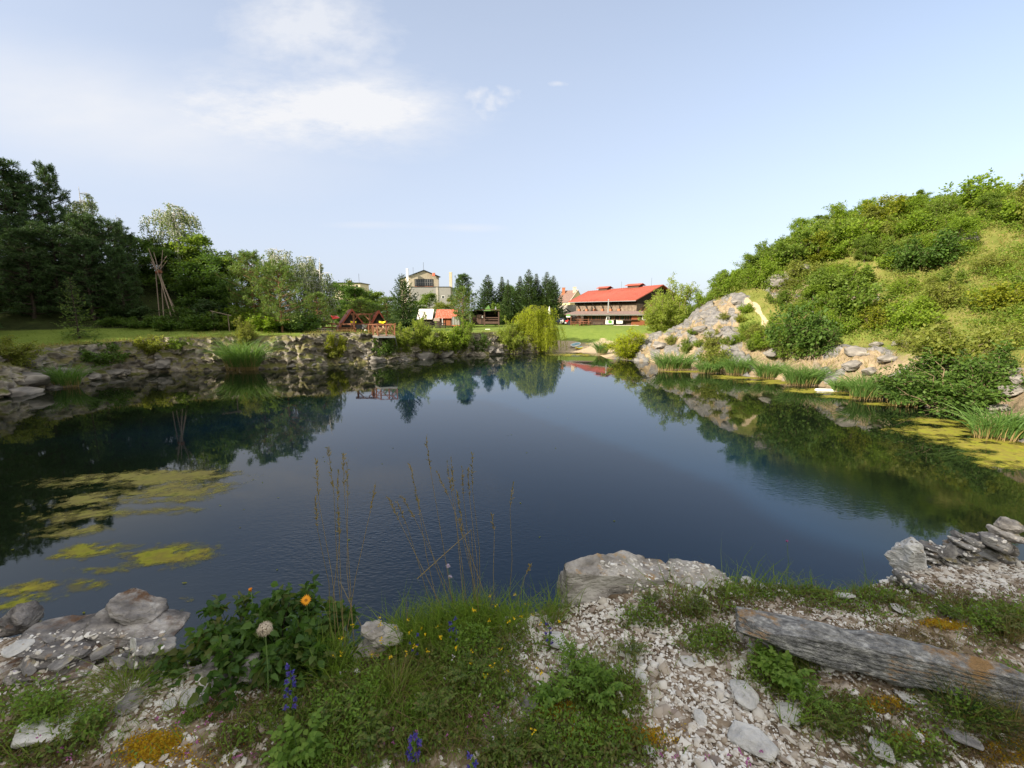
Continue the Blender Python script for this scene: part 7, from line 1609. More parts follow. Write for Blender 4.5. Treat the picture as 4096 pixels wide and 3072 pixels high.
carpet('thyme_mat', 'brownish matted thyme between herbs and moss', 40000, [(230, 740, 70, 36, 1), (420, 720, 150, 60, .6), (60, 748, 70, 26, .7), (860, 715, 60, 24, .6), (930, 640, 90, 16, .5), (560, 690, 60, 20, .7), (880, 600, 100, 14, .6), (700, 610, 60, 12, .5), (980, 745, 60, 26, .6), (640, 745, 40, 20, .6), (110, 690, 40, 14, .6)], FL['thyme'], .018, .007, .04, 73)
carpet('golden_moss', 'golden orange moss cushions on the soil', 34000, MOSS, FL['moss'], .011, .006, .022, 74, 5)
def blades(name, label, n, L_, mat, H, w, seed, lean=.5, beyond=.3, clump=4):
    r_ = np.random.default_rng(seed); P = ledge_pts(r_, n, L_, 0, beyond, clump); m = len(P); P[:, 2] -= .004
    d0 = unit(np.array([0, 0, 1.])+r_.normal(0, .3, (m, 3))); bv = r_.normal(0, lean*.6, (m, 3)); bv[:, 2] = -np.abs(bv[:, 2])
    v, f = strips(P, d0, bv, H*r_.uniform(.4, 1.2, m), w*r_.uniform(.6, 1.2, m), 4, rng=r_); return tag(link(name, mesh_np(name, v, f), mat), label, 'grass', None, 'stuff')
blades('ledge_grass', 'thin green grass growing through the herbs', 8500, HERB, FL['gr'], .12, .0030, 75)
blades('dry_ledge_grass', 'dry straw-coloured grass blades among the stones', 5200, HERB+[(160, 690, 120, 40, .5), (880, 740, 120, 40, .5), (940, 640, 100, 20, .6)], FL['dry'], .12, .0024, 76, .8)
blades('brink_grass', 'taller green grass along the brink below the yellow flowers', 2600, [(455, 628, 62, 14, 1), (420, 640, 40, 16, .8), (500, 622, 30, 9, .7), (330, 665, 16, 22, 1), (545, 612, 24, 7, .6), (800, 588, 60, 5, .5), (690, 600, 40, 6, .3)], FL['gr'], .24, .0042, 77, .45, .4, 0)

# ---- single plants
def plantobj(name, label, cat, p, parts, group=None, rz=0):
    o = thing(name, label, cat, p, rz, group)
    for nm, (v, f), m in parts: link(nm, mesh_np(nm, v, f), m, o)
    return o
q = lhit(268, 690); fol, wood = gen_shrub(501, .385, .36, 22, 15, 12, .048, .030, .25, .34, .1, .35, leaf_shape)
plantobj('leafy_bush', 'dark leafy bush with drooping oval leaves on the brink of the ledge', 'bush', (q[0]-.05, q[1]+.22, q[2]-.08), [('foliage', fol, FL['bush']), ('stems', wood, BK['dark'])], None, .5)
fol, wood = gen_shrub(502, .30, .34, 10, 10, 10, .05, .03, .2, .34, .1, .35, leaf_shape); q = lhit(205, 680)
plantobj('leafy_bush', 'low drooping side of the leafy bush hanging toward the water', 'bush', (q[0], q[1]+.2, q[2]-.05), [('foliage', fol, FL['bush']), ('stems', wood, BK['dark'])], None, 1.5)
# tall dry grasses
def stalks(label, base_px, tops, Yb, seed, spread=.05):
    r_ = np.random.default_rng(seed); b0 = lhit(*base_px); o = Site('tall_grass_clump', label, 'grass', tuple(b0), 'tall dry grasses against the water')
    for px, py, dx in tops:
        a = b0+np.array([r_.normal(0, spread)+dx, r_.normal(.05, .04), -.02]); a[2] = lz(a[0], a[1])-.03
        Yt = a[1]+r_.uniform(-.05, .25); t = at(px, py, Yt); L_ = np.linalg.norm(t-a)
        m1 = a*.55+t*.45+np.array([r_.normal(0, .012), r_.normal(0, .02), .01]); m2 = a*.2+t*.8+np.array([r_.normal(0, .008), 0, .008])
        s = o.part('stalk', MB().tube([a, m1, m2, t], [.0017, .0014, .0011, .0008], 4, False), FL['dry'])
        n = 34; u = r_.uniform(.82, 1.0, n)[:, None]; P = m2+(t-m2)*((u-.8)/.2); d = unit((t-m2)[None]+r_.normal(0, .35, (n, 3))*np.linalg.norm(t-m2))
        v, f = leaf_quads(P-o.k, d, rand_dirs(r_, n), .024*r_.uniform(.6, 1.2, n), .0055); link('seed_head', mesh_np('seed_head', v, f), FL['dry'], s)
    v, f = gen_blades(seed, 70, spread*2.2, spread*1.6, .26, .004, .35, .5, 5); link('leaf_blades', mesh_np('leaf_blades', v, f), FL['gr'], o.o); return o
stalks('tall dry grass with seed heads beside the orange daisy', (330, 668), [(316, 461, 0), (328, 448, .01), (343, 455, .02), (347, 462, .03), (338, 470, 0), (315, 497, -.02), (376, 484, .0), (338, 507, .03)], 2.2, 601)
stalks('tall dry grass with many seed heads above the yellow flowers', (470, 630), [(426, 437, -.03), (437, 472, 0), (447, 463, 0), (451, 459, .01), (462, 467, .02), (472, 455, .03), (468, 470, .02), (457, 493, 0), (460, 520, 0)], 2.3, 603)
stalks('slanting dry grass leaning away from the seed-headed clump', (452, 628), [(389, 499, -.04), (397, 502, -.03), (402, 496, -.02), (410, 464, 0), (415, 492, .0)], 2.3, 605)
stalks('sparse dry grass standing toward the lichen boulder', (497, 628), [(491, 512, 0), (513, 484, .0), (530, 566, .05)], 2.3, 607)
for (a, b, lab) in (((417, 579), (471, 530), 'thick broken straw leaning across the seed-headed grasses'), ((368, 640), (340, 582), 'thick pale straw leaning out over the water by the tilted rock')):
    if a[0] == 417: pa, pb = at(*a, 2.25), at(*b, 2.45); tail = at(476, 600, 2.4); pts = [pa, pb, tail, np.array([tail[0], 2.35, lz(tail[0], 2.35)])]
    else: pb = at(*b, 2.4); g_ = lhit(*a); pts = [g_, g_*.5+pb*.5, pb]
    tag(MB().tube([p-pts[0] for p in pts], [.0030, .0028]+[.0016]*(len(pts)-2), 5).build('straw', FL['dry'], None, tuple(pts[0])), lab, 'straw')
# flowers
fm = dict(orange=pbr('orange_petals', [(.80, .30, .01), (.85, .38, .02)], 20, .6, 0), disc=pbr('brown_disc', [(.35, .12, .01), (.5, .2, .02)], 60, .8, .3), stem=pbr('green_stem', [(.06, .11, .025), (.10, .16, .04)], 10, .7, 0), blue=leafmat('bugloss_blue', [(.07, .07, .34), (.11, .11, .44), (.15, .08, .36)], .25, tcol=(1, 1, 1.3)), yellow=leafmat('vetch_yellow', [(.75, .50, .01), (.82, .60, .02)], .2, tcol=(1, 1, .6)), fluff=pbr('seed_fluff', [(.50, .42, .33), (.66, .58, .48)], 90, .95, .2), pink=leafmat('pink_petals', [(.40, .12, .32), (.52, .20, .42)], .3, tcol=(1, .9, 1)), pale=leafmat('pale_lilac', [(.60, .50, .66), (.68, .60, .72)], .3, tcol=(1, 1, 1)))
def daisy(label, px, py, Y, size, foot, tilt, closed=0):
    c_ = at(px, py, Y); g_ = lhit(*foot); o = Site('orange_daisy', label, 'flower', tuple(g_), 'orange daisies'); ax = Vector(tilt).normalized(); qt = ax.to_track_quat('Z', 'Y'); n = 18; mb = MB()
    for i in range(n):
        t = i*2*math.pi/n; r_ = size*(1+.08*math.sin(i*5)); w = size*.14; lift = closed*size
        loc = [(.2*size, -w*.5, 0), (.6*r_, -w*.75, lift*.5-.03*size), (r_, 0, lift-.10*size), (.6*r_, w*.75, lift*.5-.03*size), (.2*size, w*.5, 0)]
        k = .9 if closed == 0 else .5
        pts = [qt @ Vector((x*k*math.cos(t)-y*math.sin(t), x*k*math.sin(t)+y*math.cos(t), z)) for x, y, z in loc]; mb.add([c_+np.array(p) for p in pts], [(0, 1, 2, 3, 4)])
    o.part('petals', mb, fm['orange']); ds = MB().lathe([(.22*size, -.02*size), (.24*size, .06*size), (.14*size, .13*size)], k=12); ds.v = [tuple(c_+np.array(qt @ Vector(v))) for v in ds.v]; o.part('flower_disc', ds, fm['disc'])
    o.part('stem', MB().tube([g_-[0, 0, .02], (g_+c_)/2+[.01, 0, 0], c_-np.array(ax)*.004], [.0025, .002, .002], 5), fm['stem'])
daisy('orange daisy open beside the leafy bush', 306, 600, 1.86, .028, (310, 668), (.35, -.75, .5)); daisy('half-closed orange daisy on top of the leafy bush', 251, 591, 2.2, .022, (255, 680), (-.1, -.2, 1), .9); daisy('orange daisy above the tall grey rock at the photo edge', 1008, 524, 3.0, .042, (1000, 562), (.0, -.5, .85))
c_ = at(265, 629, 1.68); g_ = lhit(268, 712); o = Site('seed_globe', 'fluffy beige seed globe standing before the leafy bush', 'seed head', tuple(g_)); r_ = np.random.default_rng(9); d_ = rand_dirs(r_, 420)
v, f = leaf_quads(c_-g_+d_*.008, d_, rand_dirs(r_, 420), .027*r_.uniform(.85, 1.05, 420), .0028); v2, f2 = leaf_quads(c_-g_+d_*.026, unit(np.cross(d_, rand_dirs(r_, 420))), d_, .013, .006)
link('fluff', mesh_np('fluff', *join([(v, f), (v2, f2)])), fm['fluff'], o.o); o.part('stem', MB().tube([g_-[0, 0, .02], (g_*.5+c_*.5)+[.006, 0, 0], c_], .0024, 5), fm['stem'])
o.part('seed_core', MB().lathe([(.003, -.012), (.012, 0), (.003, .012)], tuple(c_), 8), fm['disc'])
def bugloss(label, px, top, foot, n=12, size=.011):
    g_ = lhit(*foot); c_ = at(px, top, g_[1]+.01); o = Site('blue_bugloss', label, 'flower', tuple(g_), 'blue bugloss spikes'); r_ = np.random.default_rng(int(px))
    o.part('stem', MB().tube([g_-[0, 0, .02], (g_+c_)/2+[.006, 0, 0], c_], [.003, .0025, .0015], 5), fm['stem'])
    vs = []
    for i in range(n):
        t = .28+.72*(i+.5)/n; p_ = g_*(1-t)+c_*t+np.array([.014*(1-.4*t)*(-1)**i+r_.normal(0, .004), r_.normal(-.006, .008), 0]); k = 16
        d2 = unit(rand_dirs(r_, k, .2)+np.array([.5*(-1)**i, -.5, 0])); vs.append(leaf_quads(np.repeat(p_[None]-g_, k, 0), d2, rand_dirs(r_, k), size*1.5*r_.uniform(.7, 1.2, k), size*.8))
    link('blossoms', mesh_np('blossoms', *join(vs)), fm['blue'], o.o); n2 = 26; t = r_.uniform(.03, .9, n2)[:, None]
    v, f = leaf_shape(((c_-g_)*t), unit(rand_dirs(r_, n2, .3)), rand_dirs(r_, n2, 1), .05*(1.1-t[:, 0]), .009); link('leaves', mesh_np('leaves', v, f), FL['herb2'], o.o)
bugloss('tallest blue bugloss spike in front of the leafy bush', 290, 664, (292, 724), 12, .0095); bugloss('blue bugloss beside the low herbs at the photo bottom', 414, 734, (415, 766), 9, .011); bugloss('blue bugloss among the yellow flowers', 452, 617, (454, 650), 7, .009); bugloss('blue bugloss standing on the gravel by the pointed stone', 548, 622, (550, 650), 6, .008); bugloss('lowest blue bugloss cut by the photo bottom', 473, 756, (474, 788), 6, .010); bugloss('faint blue bugloss beside the tall grasses', 414, 634, (417, 662), 5, .007)
r_ = np.random.default_rng(77)
def blossoms(name, label, n, L_, mat, s, h0, h1, seed, per=6, cat='flowers'):
    r_ = np.random.default_rng(seed); P = ledge_pts(r_, n, L_, 0, .25); P[:, 2] += r_.uniform(h0, h1, n); i = np.repeat(np.arange(n), per)
    v, f = leaf_quads(P[i]+r_.normal(0, s*.35, (n*per, 3)), rand_dirs(r_, n*per, .4), rand_dirs(r_, n*per), s*r_.uniform(.7, 1.2, n*per), s*.7); return tag(link(name, mesh_np(name, v, f), mat), label, cat, None, 'stuff')
blossoms('yellow_vetch_blossom', 'small yellow vetch blossoms sprinkled over the herbs', 64, [(450, 650, 80, 36, 1), (400, 660, 50, 30, 1), (500, 640, 50, 30, .8), (500, 700, 60, 40, .35), (335, 655, 30, 60, .4)], fm['yellow'], .011, .06, .16, 81)
blossoms('thyme_blossom', 'pinkish purple thyme blossoms low among the stones', 70, [(40, 748, 50, 18, 1), (190, 735, 60, 20, .4), (480, 735, 80, 26, .8), (720, 765, 60, 10, .8), (250, 765, 60, 12, .6)], fm['pink'], .010, .01, .05, 82, 7)
blossoms('daisy_speck', 'tiny white blossoms scattered over the herb patches', 26, HERB, fm['pale'], .008, .04, .1, 83, 5)
for px, py, ft, lab in ((448, 566, (452, 636), 'pale lilac scabious blossom, upper of the two on the brink'), (450, 577, (456, 638), 'pale lilac scabious blossom, lower of the two on the brink'), (787, 541, (787, 590), 'tiny pink blossom on a thin stem at the grassy brink')):
    c_ = at(px, py, 2.3 if px < 700 else 2.5); g_ = lhit(*ft); o = Site('scabious', lab, 'flower', tuple(g_)); d_ = unit(rand_dirs(r_, 40)*np.array([1, 1, .5])); v, f = leaf_quads(np.zeros((40, 3))+(c_-g_), d_, rand_dirs(r_, 40, 1), .015 if px < 700 else .009, .007); link('petals', mesh_np('petals', v, f), fm['pale'] if px < 700 else fm['pink'], o.o)
    o.part('stem', MB().tube([g_-[0, 0, .02], (g_+c_)/2+[.01, 0, 0], c_], .0013, 4), fm['stem'])
# herb clumps with divided leaves
def gen_herb(seed, n_st, H, spread, pairs, ll, lw):
    r_ = np.random.default_rng(seed); a = r_.uniform(0, 6.28, n_st); out = np.stack([np.cos(a), np.sin(a), np.zeros(n_st)], 1); L_ = H*r_.uniform(.6, 1.1, n_st); s = np.linspace(0, 1, 6)
    P = out[:, None, :]*(spread*r_.uniform(.3, 1, n_st)[:, None]*s)[..., None]+np.array([0, 0, 1.])*(L_[:, None]*(s*1.15-.45*s**2.4))[..., None]
    wood = tube_np(P, np.full((n_st, 6), .0014)*(1-s*.6), 4); vs = []
    for k in range(pairs):
        t = .22+.78*(k+.5)/pairs; g_ = t*5; j = min(int(g_), 4); fr = g_-j; p = P[:, j]*(1-fr)+P[:, j+1]*fr; d = unit(P[:, j+1]-P[:, j]); lat = unit(np.cross(d, np.array([0, 0, 1.])))
        for sgn in (-1, 1): vs.append(leaf_shape(p, d*.55+lat*sgn+r_.normal(0, .2, p.shape), np.array([0, 0, 1.])+r_.normal(0, .25, p.shape), ll*(1.15-.5*abs(t-.5)*2)*r_.uniform(.8, 1.2, n_st), lw*r_.uniform(.8, 1.2, n_st)))
    vs.append(leaf_shape(P[:, -1], P[:, -1]-P[:, -2], np.array([0, 0, 1.])+r_.normal(0, .2, (n_st, 3)), ll*1.1, lw*1.1)); return join(vs), wood
HB = [Plant('herb_clump', 'herb', .2, *gen_herb(700+i, n, .2, sp_, pr_, ll, lw), FL['herb2'], fm['stem'], ('leaves', 'stems')) for i, (n, sp_, pr_, ll, lw) in enumerate([(26, .16, 7, .030, .013), (20, .13, 5, .038, .020), (34, .18, 8, .022, .009)])]
for i, (px, py, k, H, lf, lab) in enumerate([
        (600, 700, 0, .17, 'herb2', 'largest ferny herb clump, in the gravel beside the silvery stones'), (575, 668, 2, .14, 'herb2', 'ferny herb clump behind the largest one'), (632, 655, 2, .11, 'herb', 'low spreading herb in the gravel below the lichen boulder'), (552, 706, 1, .13, 'herb2', 'round-leaved herb next to the orange moss'),
        (782, 690, 1, .17, 'herb2', 'bright round-leaved herb growing under the stone slab'), (768, 668, 0, .13, 'herb2', 'herb clump under the hollow end of the stone slab'), (806, 704, 2, .14, 'herb2', 'ferny herb spreading forward from the stone slab'), (832, 728, 2, .10, 'herb', 'low ferny herb on the gravel in front of the slab'),
        (436, 716, 0, .13, 'herb', 'dark herb clump in the middle of the ledge'), (372, 745, 1, .12, 'herb', 'broad-leaved herb near the photo bottom'), (300, 762, 1, .17, 'herb2', 'large-leaved rosette by the golden moss'), (505, 752, 2, .12, 'herb', 'ferny herb by the thyme blossoms'), (470, 680, 2, .14, 'herb', 'ferny herb below the yellow flowers'),
        (340, 720, 0, .12, 'herb', 'herb clump under the tallest bugloss'), (650, 604, 2, .09, 'herb', 'small herb behind the low boulder'), (700, 612, 2, .10, 'herb', 'herb tuft midway between boulder and slab'), (92, 736, 2, .10, 'herb2', 'small fresh herb beside the large tilted stone'), (190, 722, 2, .06, 'herb2', 'bright low herb below the smooth pale stone'), (40, 722, 2, .09, 'herb2', 'mossy green herb cushion at the photo edge'), (1000, 632, 0, .13, 'herb', 'herb clump behind the far end of the slab'), (950, 618, 2, .08, 'herb', 'low herb behind the middle of the slab'), (545, 756, 0, .11, 'herb', 'herb next to the moss at the photo bottom')]):
    q = lhit(px, py); HB[k].place(tuple(q-[0, 0, .005]), H, i*1.3, lab, 'herb clumps on the ledge', FL[lf])
def tuft(label, px, py, H, n, rx, mat, w=.003, lean=.5, bend=.5, seed=0, name='grass_tuft'):
    q = lhit(px, py); v, f = gen_blades(seed, n, rx, rx*.7, H, w, lean, bend, 6, .4, .7); o = thing(name, label, 'grass', tuple(q), 0, 'grass tufts on the ledge'); link('blades', mesh_np('blades', v, f), mat, o)
    v, f = gen_blades(seed+1, n//5, rx, rx*.7, H*1.1, w*.8, lean*1.1, bend*.6, 5, .4, .7); link('dry_blades', mesh_np('dry_blades', v, f), FL['dry'], o)
tuft('dark wispy grass tuft in front of the long stone slab', 968, 716, .26, 420, .10, FL['dkgr'], .0022, .8, .55, 801); tuft('dry grass tuft at the photo edge beside the dark tuft', 1018, 728, .26, 200, .07, FL['dry'], .0022, .8, .4, 803); tuft('wispy grass tuft below the dark tuft', 880, 748, .15, 220, .08, FL['dkgr'], .002, .7, .5, 805)
tuft('bushy grass tuft under the yellow flowers', 395, 690, .20, 320, .10, FL['gr'], .0026, .6, .5, 807); tuft('flopped grass lying over the knobbly rocks', 125, 690, .24, 300, .10, FL['gr'], .0026, 1.4, .7, 809); tuft('short dry tuft beside the tallest bugloss', 262, 722, .10, 160, .06, FL['thyme'], .002, .6, .5, 811); tuft('fresh green grass tuft against the lichen boulder', 553, 622, .17, 110, .04, FL['gr'], .0034, .4, .4, 813)
tuft('green grass with two tall blades in the gravel', 786, 722, .30, 9, .02, FL['gr'], .006, .35, .25, 815); tuft('reddish dry grass tuft behind the slab at the photo edge', 1012, 640, .20, 90, .05, FL['dry'], .0024, .3, .3, 817); tuft('grass fringe at the brink behind the slab', 812, 594, .10, 200, .16, FL['gr'], .003, .5, .5, 819); tuft('grass fringe at the brink near the pale standing rock', 862, 590, .09, 160, .10, FL['gr'], .003, .5, .5, 821); tuft('dry stalks in front of the stone slab', 900, 740, .22, 14, .05, FL['dry'], .0026, .4, .3, 823); tuft('tall green blades between the tall grasses and the tilted rock', 405, 640, .30, 60, .06, FL['gr'], .005, .25, .35, 825); tuft('tall green blades below the sparse dry grass', 480, 626, .28, 90, .08, FL['gr'], .005, .25, .35, 827)
# ------------------------------------------------------------------ loose stones along the far banks, one by one
rs_ = np.random.default_rng(404); stones = []
FR = [rock_mesh('shore_stone', (1, .8, .6), 900+i, sub=4, boxy=.85, cuts=24, rough=.09, strata=.0 if i % 2 else .22, sdir=(.3, .2, 1), flat=True) for i in range(6)]
for m_ in FR: m_.materials.append(RM['far'])
def shore_stone(px, py, w, lab, grp, k, flat=.6, up=0):
    q = hit(px, py) if not up else np.array([*at(px, py, onz(px, py+up, 0)[1]+.6)]); s = w*q[1]/F
    o = link('shore_stone', FR[k % 6], (), None, tuple(float(v) for v in (q[0], q[1], q[2]+s*.05))); o.scale = (s, s*.9, s*flat*1.3); o.rotation_euler = (rs_.uniform(-.3, .3), rs_.uniform(-.3, .3), rs_.uniform(0, 6.28)); return tag(o, lab, 'stone', grp)
for i, (px, py, w, k, lab) in enumerate([(20, 394, 46, 1, 'large pale ledge stone at the water by the photo edge'), (60, 387, 34, 0, 'long flat pale stone lying at the waterline of the shaded bank'), (30, 381, 40, 3, 'pale block above the flat waterline stone'), (62, 375, 32, 4, 'slanting pale stone above the short reeds'), (92, 378, 22, 2, 'rough stone beside the short reeds'), (112, 374, 24, 5, 'jagged pale stone pointing into the water'), (124, 372, 16, 1, 'small stone at the tip of the jagged one'), (160, 358, 16, 0, 'bright white stone sitting high on the shaded bank'), (164, 364, 26, 3, 'pale stone under the bright white one'), (150, 367, 18, 2, 'grey stone beside the pale one on the bank'),
        (290, 366, 14, 5, 'pale stone at the waterline below the sunlit bank'), (312, 366, 14, 1, 'wedge stone at the waterline below the sunlit bank'), (341, 360, 16, 4, 'stone block under the yellow-green bank bush'), (378, 361, 26, 0, 'bright pale block at the water below the platform'), (368, 358, 18, 3, 'tilted block above the bright pale one'), (384, 354, 14, 1, 'pointed stone just below the platform corner'), (402, 360, 20, 2, 'flat stone at the water under the feathery bush'), (425, 357, 26, 5, 'grey rock at the water under the low light bush'), (446, 356, 22, 0, 'grey slab rock between two bank bushes'), (492, 350, 16, 4, 'pale rock stack beside the willow bush'), (497, 353, 18, 1, 'pale block at the water beside the willow bush'), (528, 349, 14, 3, 'grey slab leaning under the willow'),
        (660, 347, 22, 2, 'large pale-veined boulder at the start of the rocky spur'), (773, 354, 24, 5, 'flat grey boulder beside the dark rounded shrub'), (858, 352, 26, 3, 'grey block at the corner of the rock bench'), (852, 366, 24, 0, 'layered block low on the rock bench'), (870, 372, 22, 1, 'pale slab on the front of the rock bench'), (886, 360, 20, 4, 'slanting slab in the middle of the rock bench'), (1012, 392, 30, 2, 'pale rock in the bank at the photo edge'), (996, 410, 24, 5, 'grey rock below the big overhanging shrub'), (1020, 380, 22, 0, 'flat rock on top of the bank at the photo edge'), (900, 344, 18, 1, 'pale stone on the rim of the rock bench'), (930, 346, 16, 3, 'pale stone near the end of the rim'), (876, 346, 18, 2, 'pale stone at the near rim of the rock bench'),
        (735, 303, 14, 4, 'grey rock jutting from the top of the spur'), (700, 330, 20, 0, 'square grey rock on the face of the spur'), (716, 338, 22, 2, 'dark grey rock in the middle of the spur'), (705, 318, 14, 5, 'small grey rock near the crest of the spur'), (780, 283, 40, 3, 'long grey outcrop above the sandy path'), (800, 272, 28, 1, 'upper end of the grey outcrop above the path'), (966, 240, 24, 4, 'dark rock outcrop high on the hillside'), (825, 258, 14, 2, 'small reddish rock above the long outcrop')]):
    shore_stone(px, py, w, lab, 'rocks along the banks', k, .55)
# ------------------------------------------------------------------ floating algae: thin irregular mats just above the water
al_m = pbr('algae', [(.12, .145, .014), (.25, .25, .024), (.20, .17, .035), (.34, .31, .026)], 2.2, .85, .4, 30, 8, .2, dist=.01); al_l = pbr('algae_brown', [(.14, .15, .035), (.24, .225, .055), (.19, .165, .055), (.28, .26, .06)], 2.0, .9, .4, 30, 8, .2, dist=.01)
def algae_soft(m):
    N, L = m.node_tree.nodes, m.node_tree.links; out = N['Material Output']; b = N['Principled BSDF']; a = N.new('ShaderNodeVertexColor'); a.layer_name = 'cover'
    s = N.new('ShaderNodeSeparateColor'); L.new(a.outputs['Color'], s.inputs[0]); tc = N.new('ShaderNodeTexCoord'); n = N.new('ShaderNodeTexNoise'); n.inputs['Scale'].default_value = 9; n.inputs['Detail'].default_value = 8; n.inputs['Roughness'].default_value = .75; L.new(tc.outputs['Object'], n.inputs['Vector'])
    q = N.new('ShaderNodeMath'); q.operation = 'MULTIPLY_ADD'; L.new(s.outputs[0], q.inputs[0]); q.inputs[1].default_value = 1.1; L.new(n.outputs['Fac'], q.inputs[2])
    mr = N.new('ShaderNodeMapRange'); L.new(q.outputs[0], mr.inputs[0]); mr.inputs[1].default_value = .5; mr.inputs[2].default_value = 1.1; mr.inputs[4].default_value = .96
    t = N.new('ShaderNodeBsdfTransparent'); ms = N.new('ShaderNodeMixShader'); L.new(mr.outputs[0], ms.inputs[0]); L.new(t.outputs[0], ms.inputs[1]); L.new(b.outputs[0], ms.inputs[2]); L.new(ms.outputs[0], out.inputs['Surface'])
for m_ in (al_m, al_l): algae_soft(m_)
def algae(name, label, blobs, seed, mat, thr=.42, cell=.07, ns=1.2):
    C_ = [(onz(a, b, 0), onz(a-rx, b, 0), onz(a+rx, b, 0), onz(a, b-ry, 0), onz(a, b+ry, 0), w, rot) for a, b, rx, ry, w, rot in blobs]
    x0 = min(c[1][0] for c in C_)-1; x1 = max(c[2][0] for c in C_)+1; y0 = min(c[4][1] for c in C_)-.6; y1 = max(c[3][1] for c in C_)+.8
    X, Y = np.meshgrid(np.arange(x0, x1, cell), np.arange(y0, y1, cell)); d = np.zeros(X.shape)
    for c, a, b, t, u, w, rot in C_:
        rx = (b[0]-a[0])/2; ry = (t[1]-u[1])/2; cx, cy = c[0], (t[1]+u[1])/2; dx, dy = X-cx, Y-cy; cr_, sr = math.cos(rot), math.sin(rot); e = (dx*cr_+dy*sr)/rx; g_ = (dy*cr_-dx*sr)/ry; d = np.maximum(d, w*np.exp(-(e*e+g_*g_)))
    nz = fbm2(X*.8+Y*.5, Y*1.6-X*.6, ns, 6, seed, .62); nf = fbm2(X, Y, 6, 4, seed+1, .65)
    k = (d*(1+1.5*nz)+.34*nf*(d > .12) > thr-.20)
    i = np.arange(X.size).reshape(X.shape); q = k[:-1, :-1] & k[1:, :-1] & k[:-1, 1:] & k[1:, 1:]
    f = np.stack([i[:-1, :-1][q], i[:-1, 1:][q], i[1:, 1:][q], i[1:, :-1][q]], 1); Z = .006+.006*np.clip(nf, -1, 1)
    jx = .35*cell*_hash(i.astype(np.int64), i.astype(np.int64)*0, i.astype(np.int64)*0, 3); V = np.stack([(X+jx).ravel(), (Y+jx[::-1]).ravel(), Z.ravel()], 1)
    us = np.unique(f); mp = np.full(X.size, -1); mp[us] = np.arange(len(us)); me_ = mesh_np(name, V[us], mp[f], True)
    ca = me_.color_attributes.new('cover', 'FLOAT_COLOR', 'POINT'); cv_ = np.clip(((d*(1+1.5*nz)+.30*nf)-thr+.16)/1.0, 0, 1).ravel()[us]; ca.data.foreach_set('color', np.repeat(np.stack([cv_, cv_, cv_, np.ones_like(cv_)], 1).astype(np.float32).ravel(), 1))
    return tag(link(name, me_, mat), label, 'algae', None, 'stuff')
algae('floating_algae', 'olive algae mats drifting below the dark tree reflections', [(150, 478, 90, 9, 1, .10), (180, 492, 50, 14, .9, 0), (110, 500, 70, 12, .8, .1), (75, 530, 40, 8, .9, .1), (95, 515, 60, 8, .8, .1), (200, 475, 30, 7, .8, 0), (160, 512, 50, 6, .7, 0)], 5, al_l, .46, .045)
algae('floating_algae', 'yellow algae mats nearest the layered rock outcrop', [(85, 552, 34, 10, 1, 0), (165, 556, 48, 12, 1.0, 0), (130, 548, 22, 6, .5, 0), (20, 595, 36, 14, 1, 0), (88, 585, 26, 7, .75, 0), (130, 606, 18, 6, .6, 0), (62, 628, 44, 9, .9, 0), (168, 614, 18, 6, .65, 0), (180, 600, 16, 5, .55, 0), (110, 618, 26, 5, .5, 0), (100, 570, 40, 5, .5, 0)], 8, al_m, .44, .028, 2.0)
algae('floating_algae', 'yellow-green algae carpet along the reeds at the photo edge', [(960, 432, 60, 6, 1, 0), (1000, 446, 50, 10, 1.2, -.2), (1030, 460, 40, 10, 1.2, 0), (940, 422, 40, 4, .8, 0), (1010, 465, 30, 6, .9, 0), (925, 420, 25, 2, .6, 0)], 11, al_m, .40, .05)
algae('floating_algae', 'thin line of algae along the rocky shore by the white float', [(690, 371.5, 34, 1.2, .8, 0), (740, 378, 30, 1.6, .9, 0), (775, 382, 34, 2.4, 1, 0), (815, 391, 34, 3, 1, 0), (850, 397, 30, 2.5, .9, 0), (886, 404, 26, 2.0, .8, 0), (575, 355, 26, 1.4, .9, 0), (730, 376, 20, 1.2, .8, 0)], 14, al_m, .42, .07)

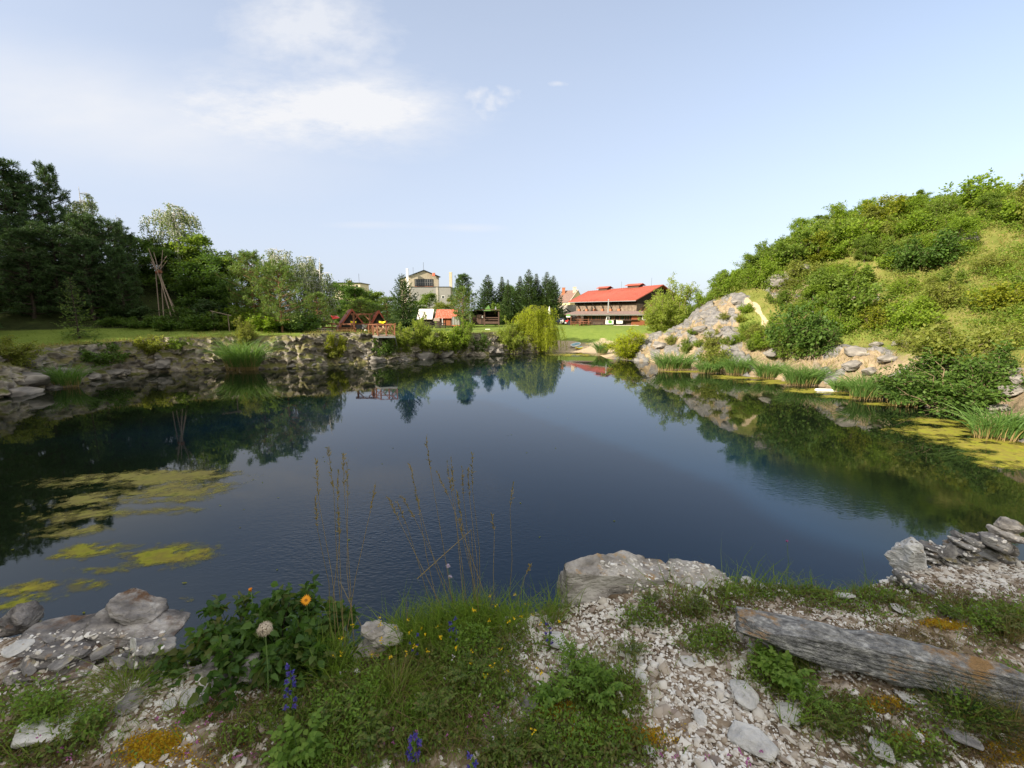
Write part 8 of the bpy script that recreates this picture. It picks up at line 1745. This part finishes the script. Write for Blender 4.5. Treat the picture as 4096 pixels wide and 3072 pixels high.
# ------------------------------------------------------------------ small floating leaves and specks
fr_ = np.random.default_rng(31); fx, fy = fr_.uniform(-22, 14, 900), fr_.uniform(6, 44, 900); fs, _w = shore_dist(fx, fy); kk = (fs < -1) & (fr_.uniform(size=900) < .1+.9*np.exp(-((fx+9)/7)**2-((fy-10)/6)**2)); fx, fy = fx[kk], fy[kk]; m_ = len(fx)
v, f = leaf_quads(np.stack([fx, fy, np.full(m_, .012)], 1), unit(fr_.normal(size=(m_, 3))*np.array([1, 1, .05])), np.tile([[0, 0, 1.]], (m_, 1)), fr_.uniform(.04, .12, m_), fr_.uniform(.03, .06, m_))
tag(link('floating_leaves', mesh_np('floating_leaves', v, f), LM['yellow']), 'scattered small fallen leaves floating on the pond', 'leaves', None, 'stuff')
# the ledge goes on past the photo's frame: same gravel and herbs round the standpoint
def outer_pts(rng, n, clump):
    out = []; tot = 0
    while tot < n:
        x = rng.uniform(-5.6, 7.2, 40000); y = rng.uniform(-2.6, 3.6, 40000); ok = y < ledge_edge(x)+.1; x, y = x[ok], y[ok]; z = ledge(x, y); px, py = proj(x, y, z); dep = y*CP-(z-CAMZ)*SP
        inside = (dep > .1) & (px > -40) & (px < 1064) & (py < 800); k = ~inside & (rng.uniform(size=len(x)) < smooth(-.2, .35, fbm2(x, y, clump, 3, 12))); out.append(np.stack([x[k], y[k], z[k]], 1)); tot += k.sum()
    return np.concatenate(out)[:n]
org = np.random.default_rng(55)
v, f = chips(org, outer_pts(org, 16000, .9), .006, .022, 'c'); tag(link('gravel', mesh_np('gravel_around', v, f), cm), 'pale gravel carrying on around the standpoint', 'gravel', None, 'stuff')
P = outer_pts(org, 36000, 1.4); m_ = len(P); P[:, 2] += .07*org.uniform(0, 1, m_)
v, f = leaf_quads(P, rand_dirs(org, m_, .3), rand_dirs(org, m_, 1.2), .026*org.uniform(.5, 1.2, m_), .012); tag(link('herb_carpet', mesh_np('herb_around', v, f), FL['herb']), 'low green herbs carrying on around the standpoint', 'ground cover', None, 'stuff')
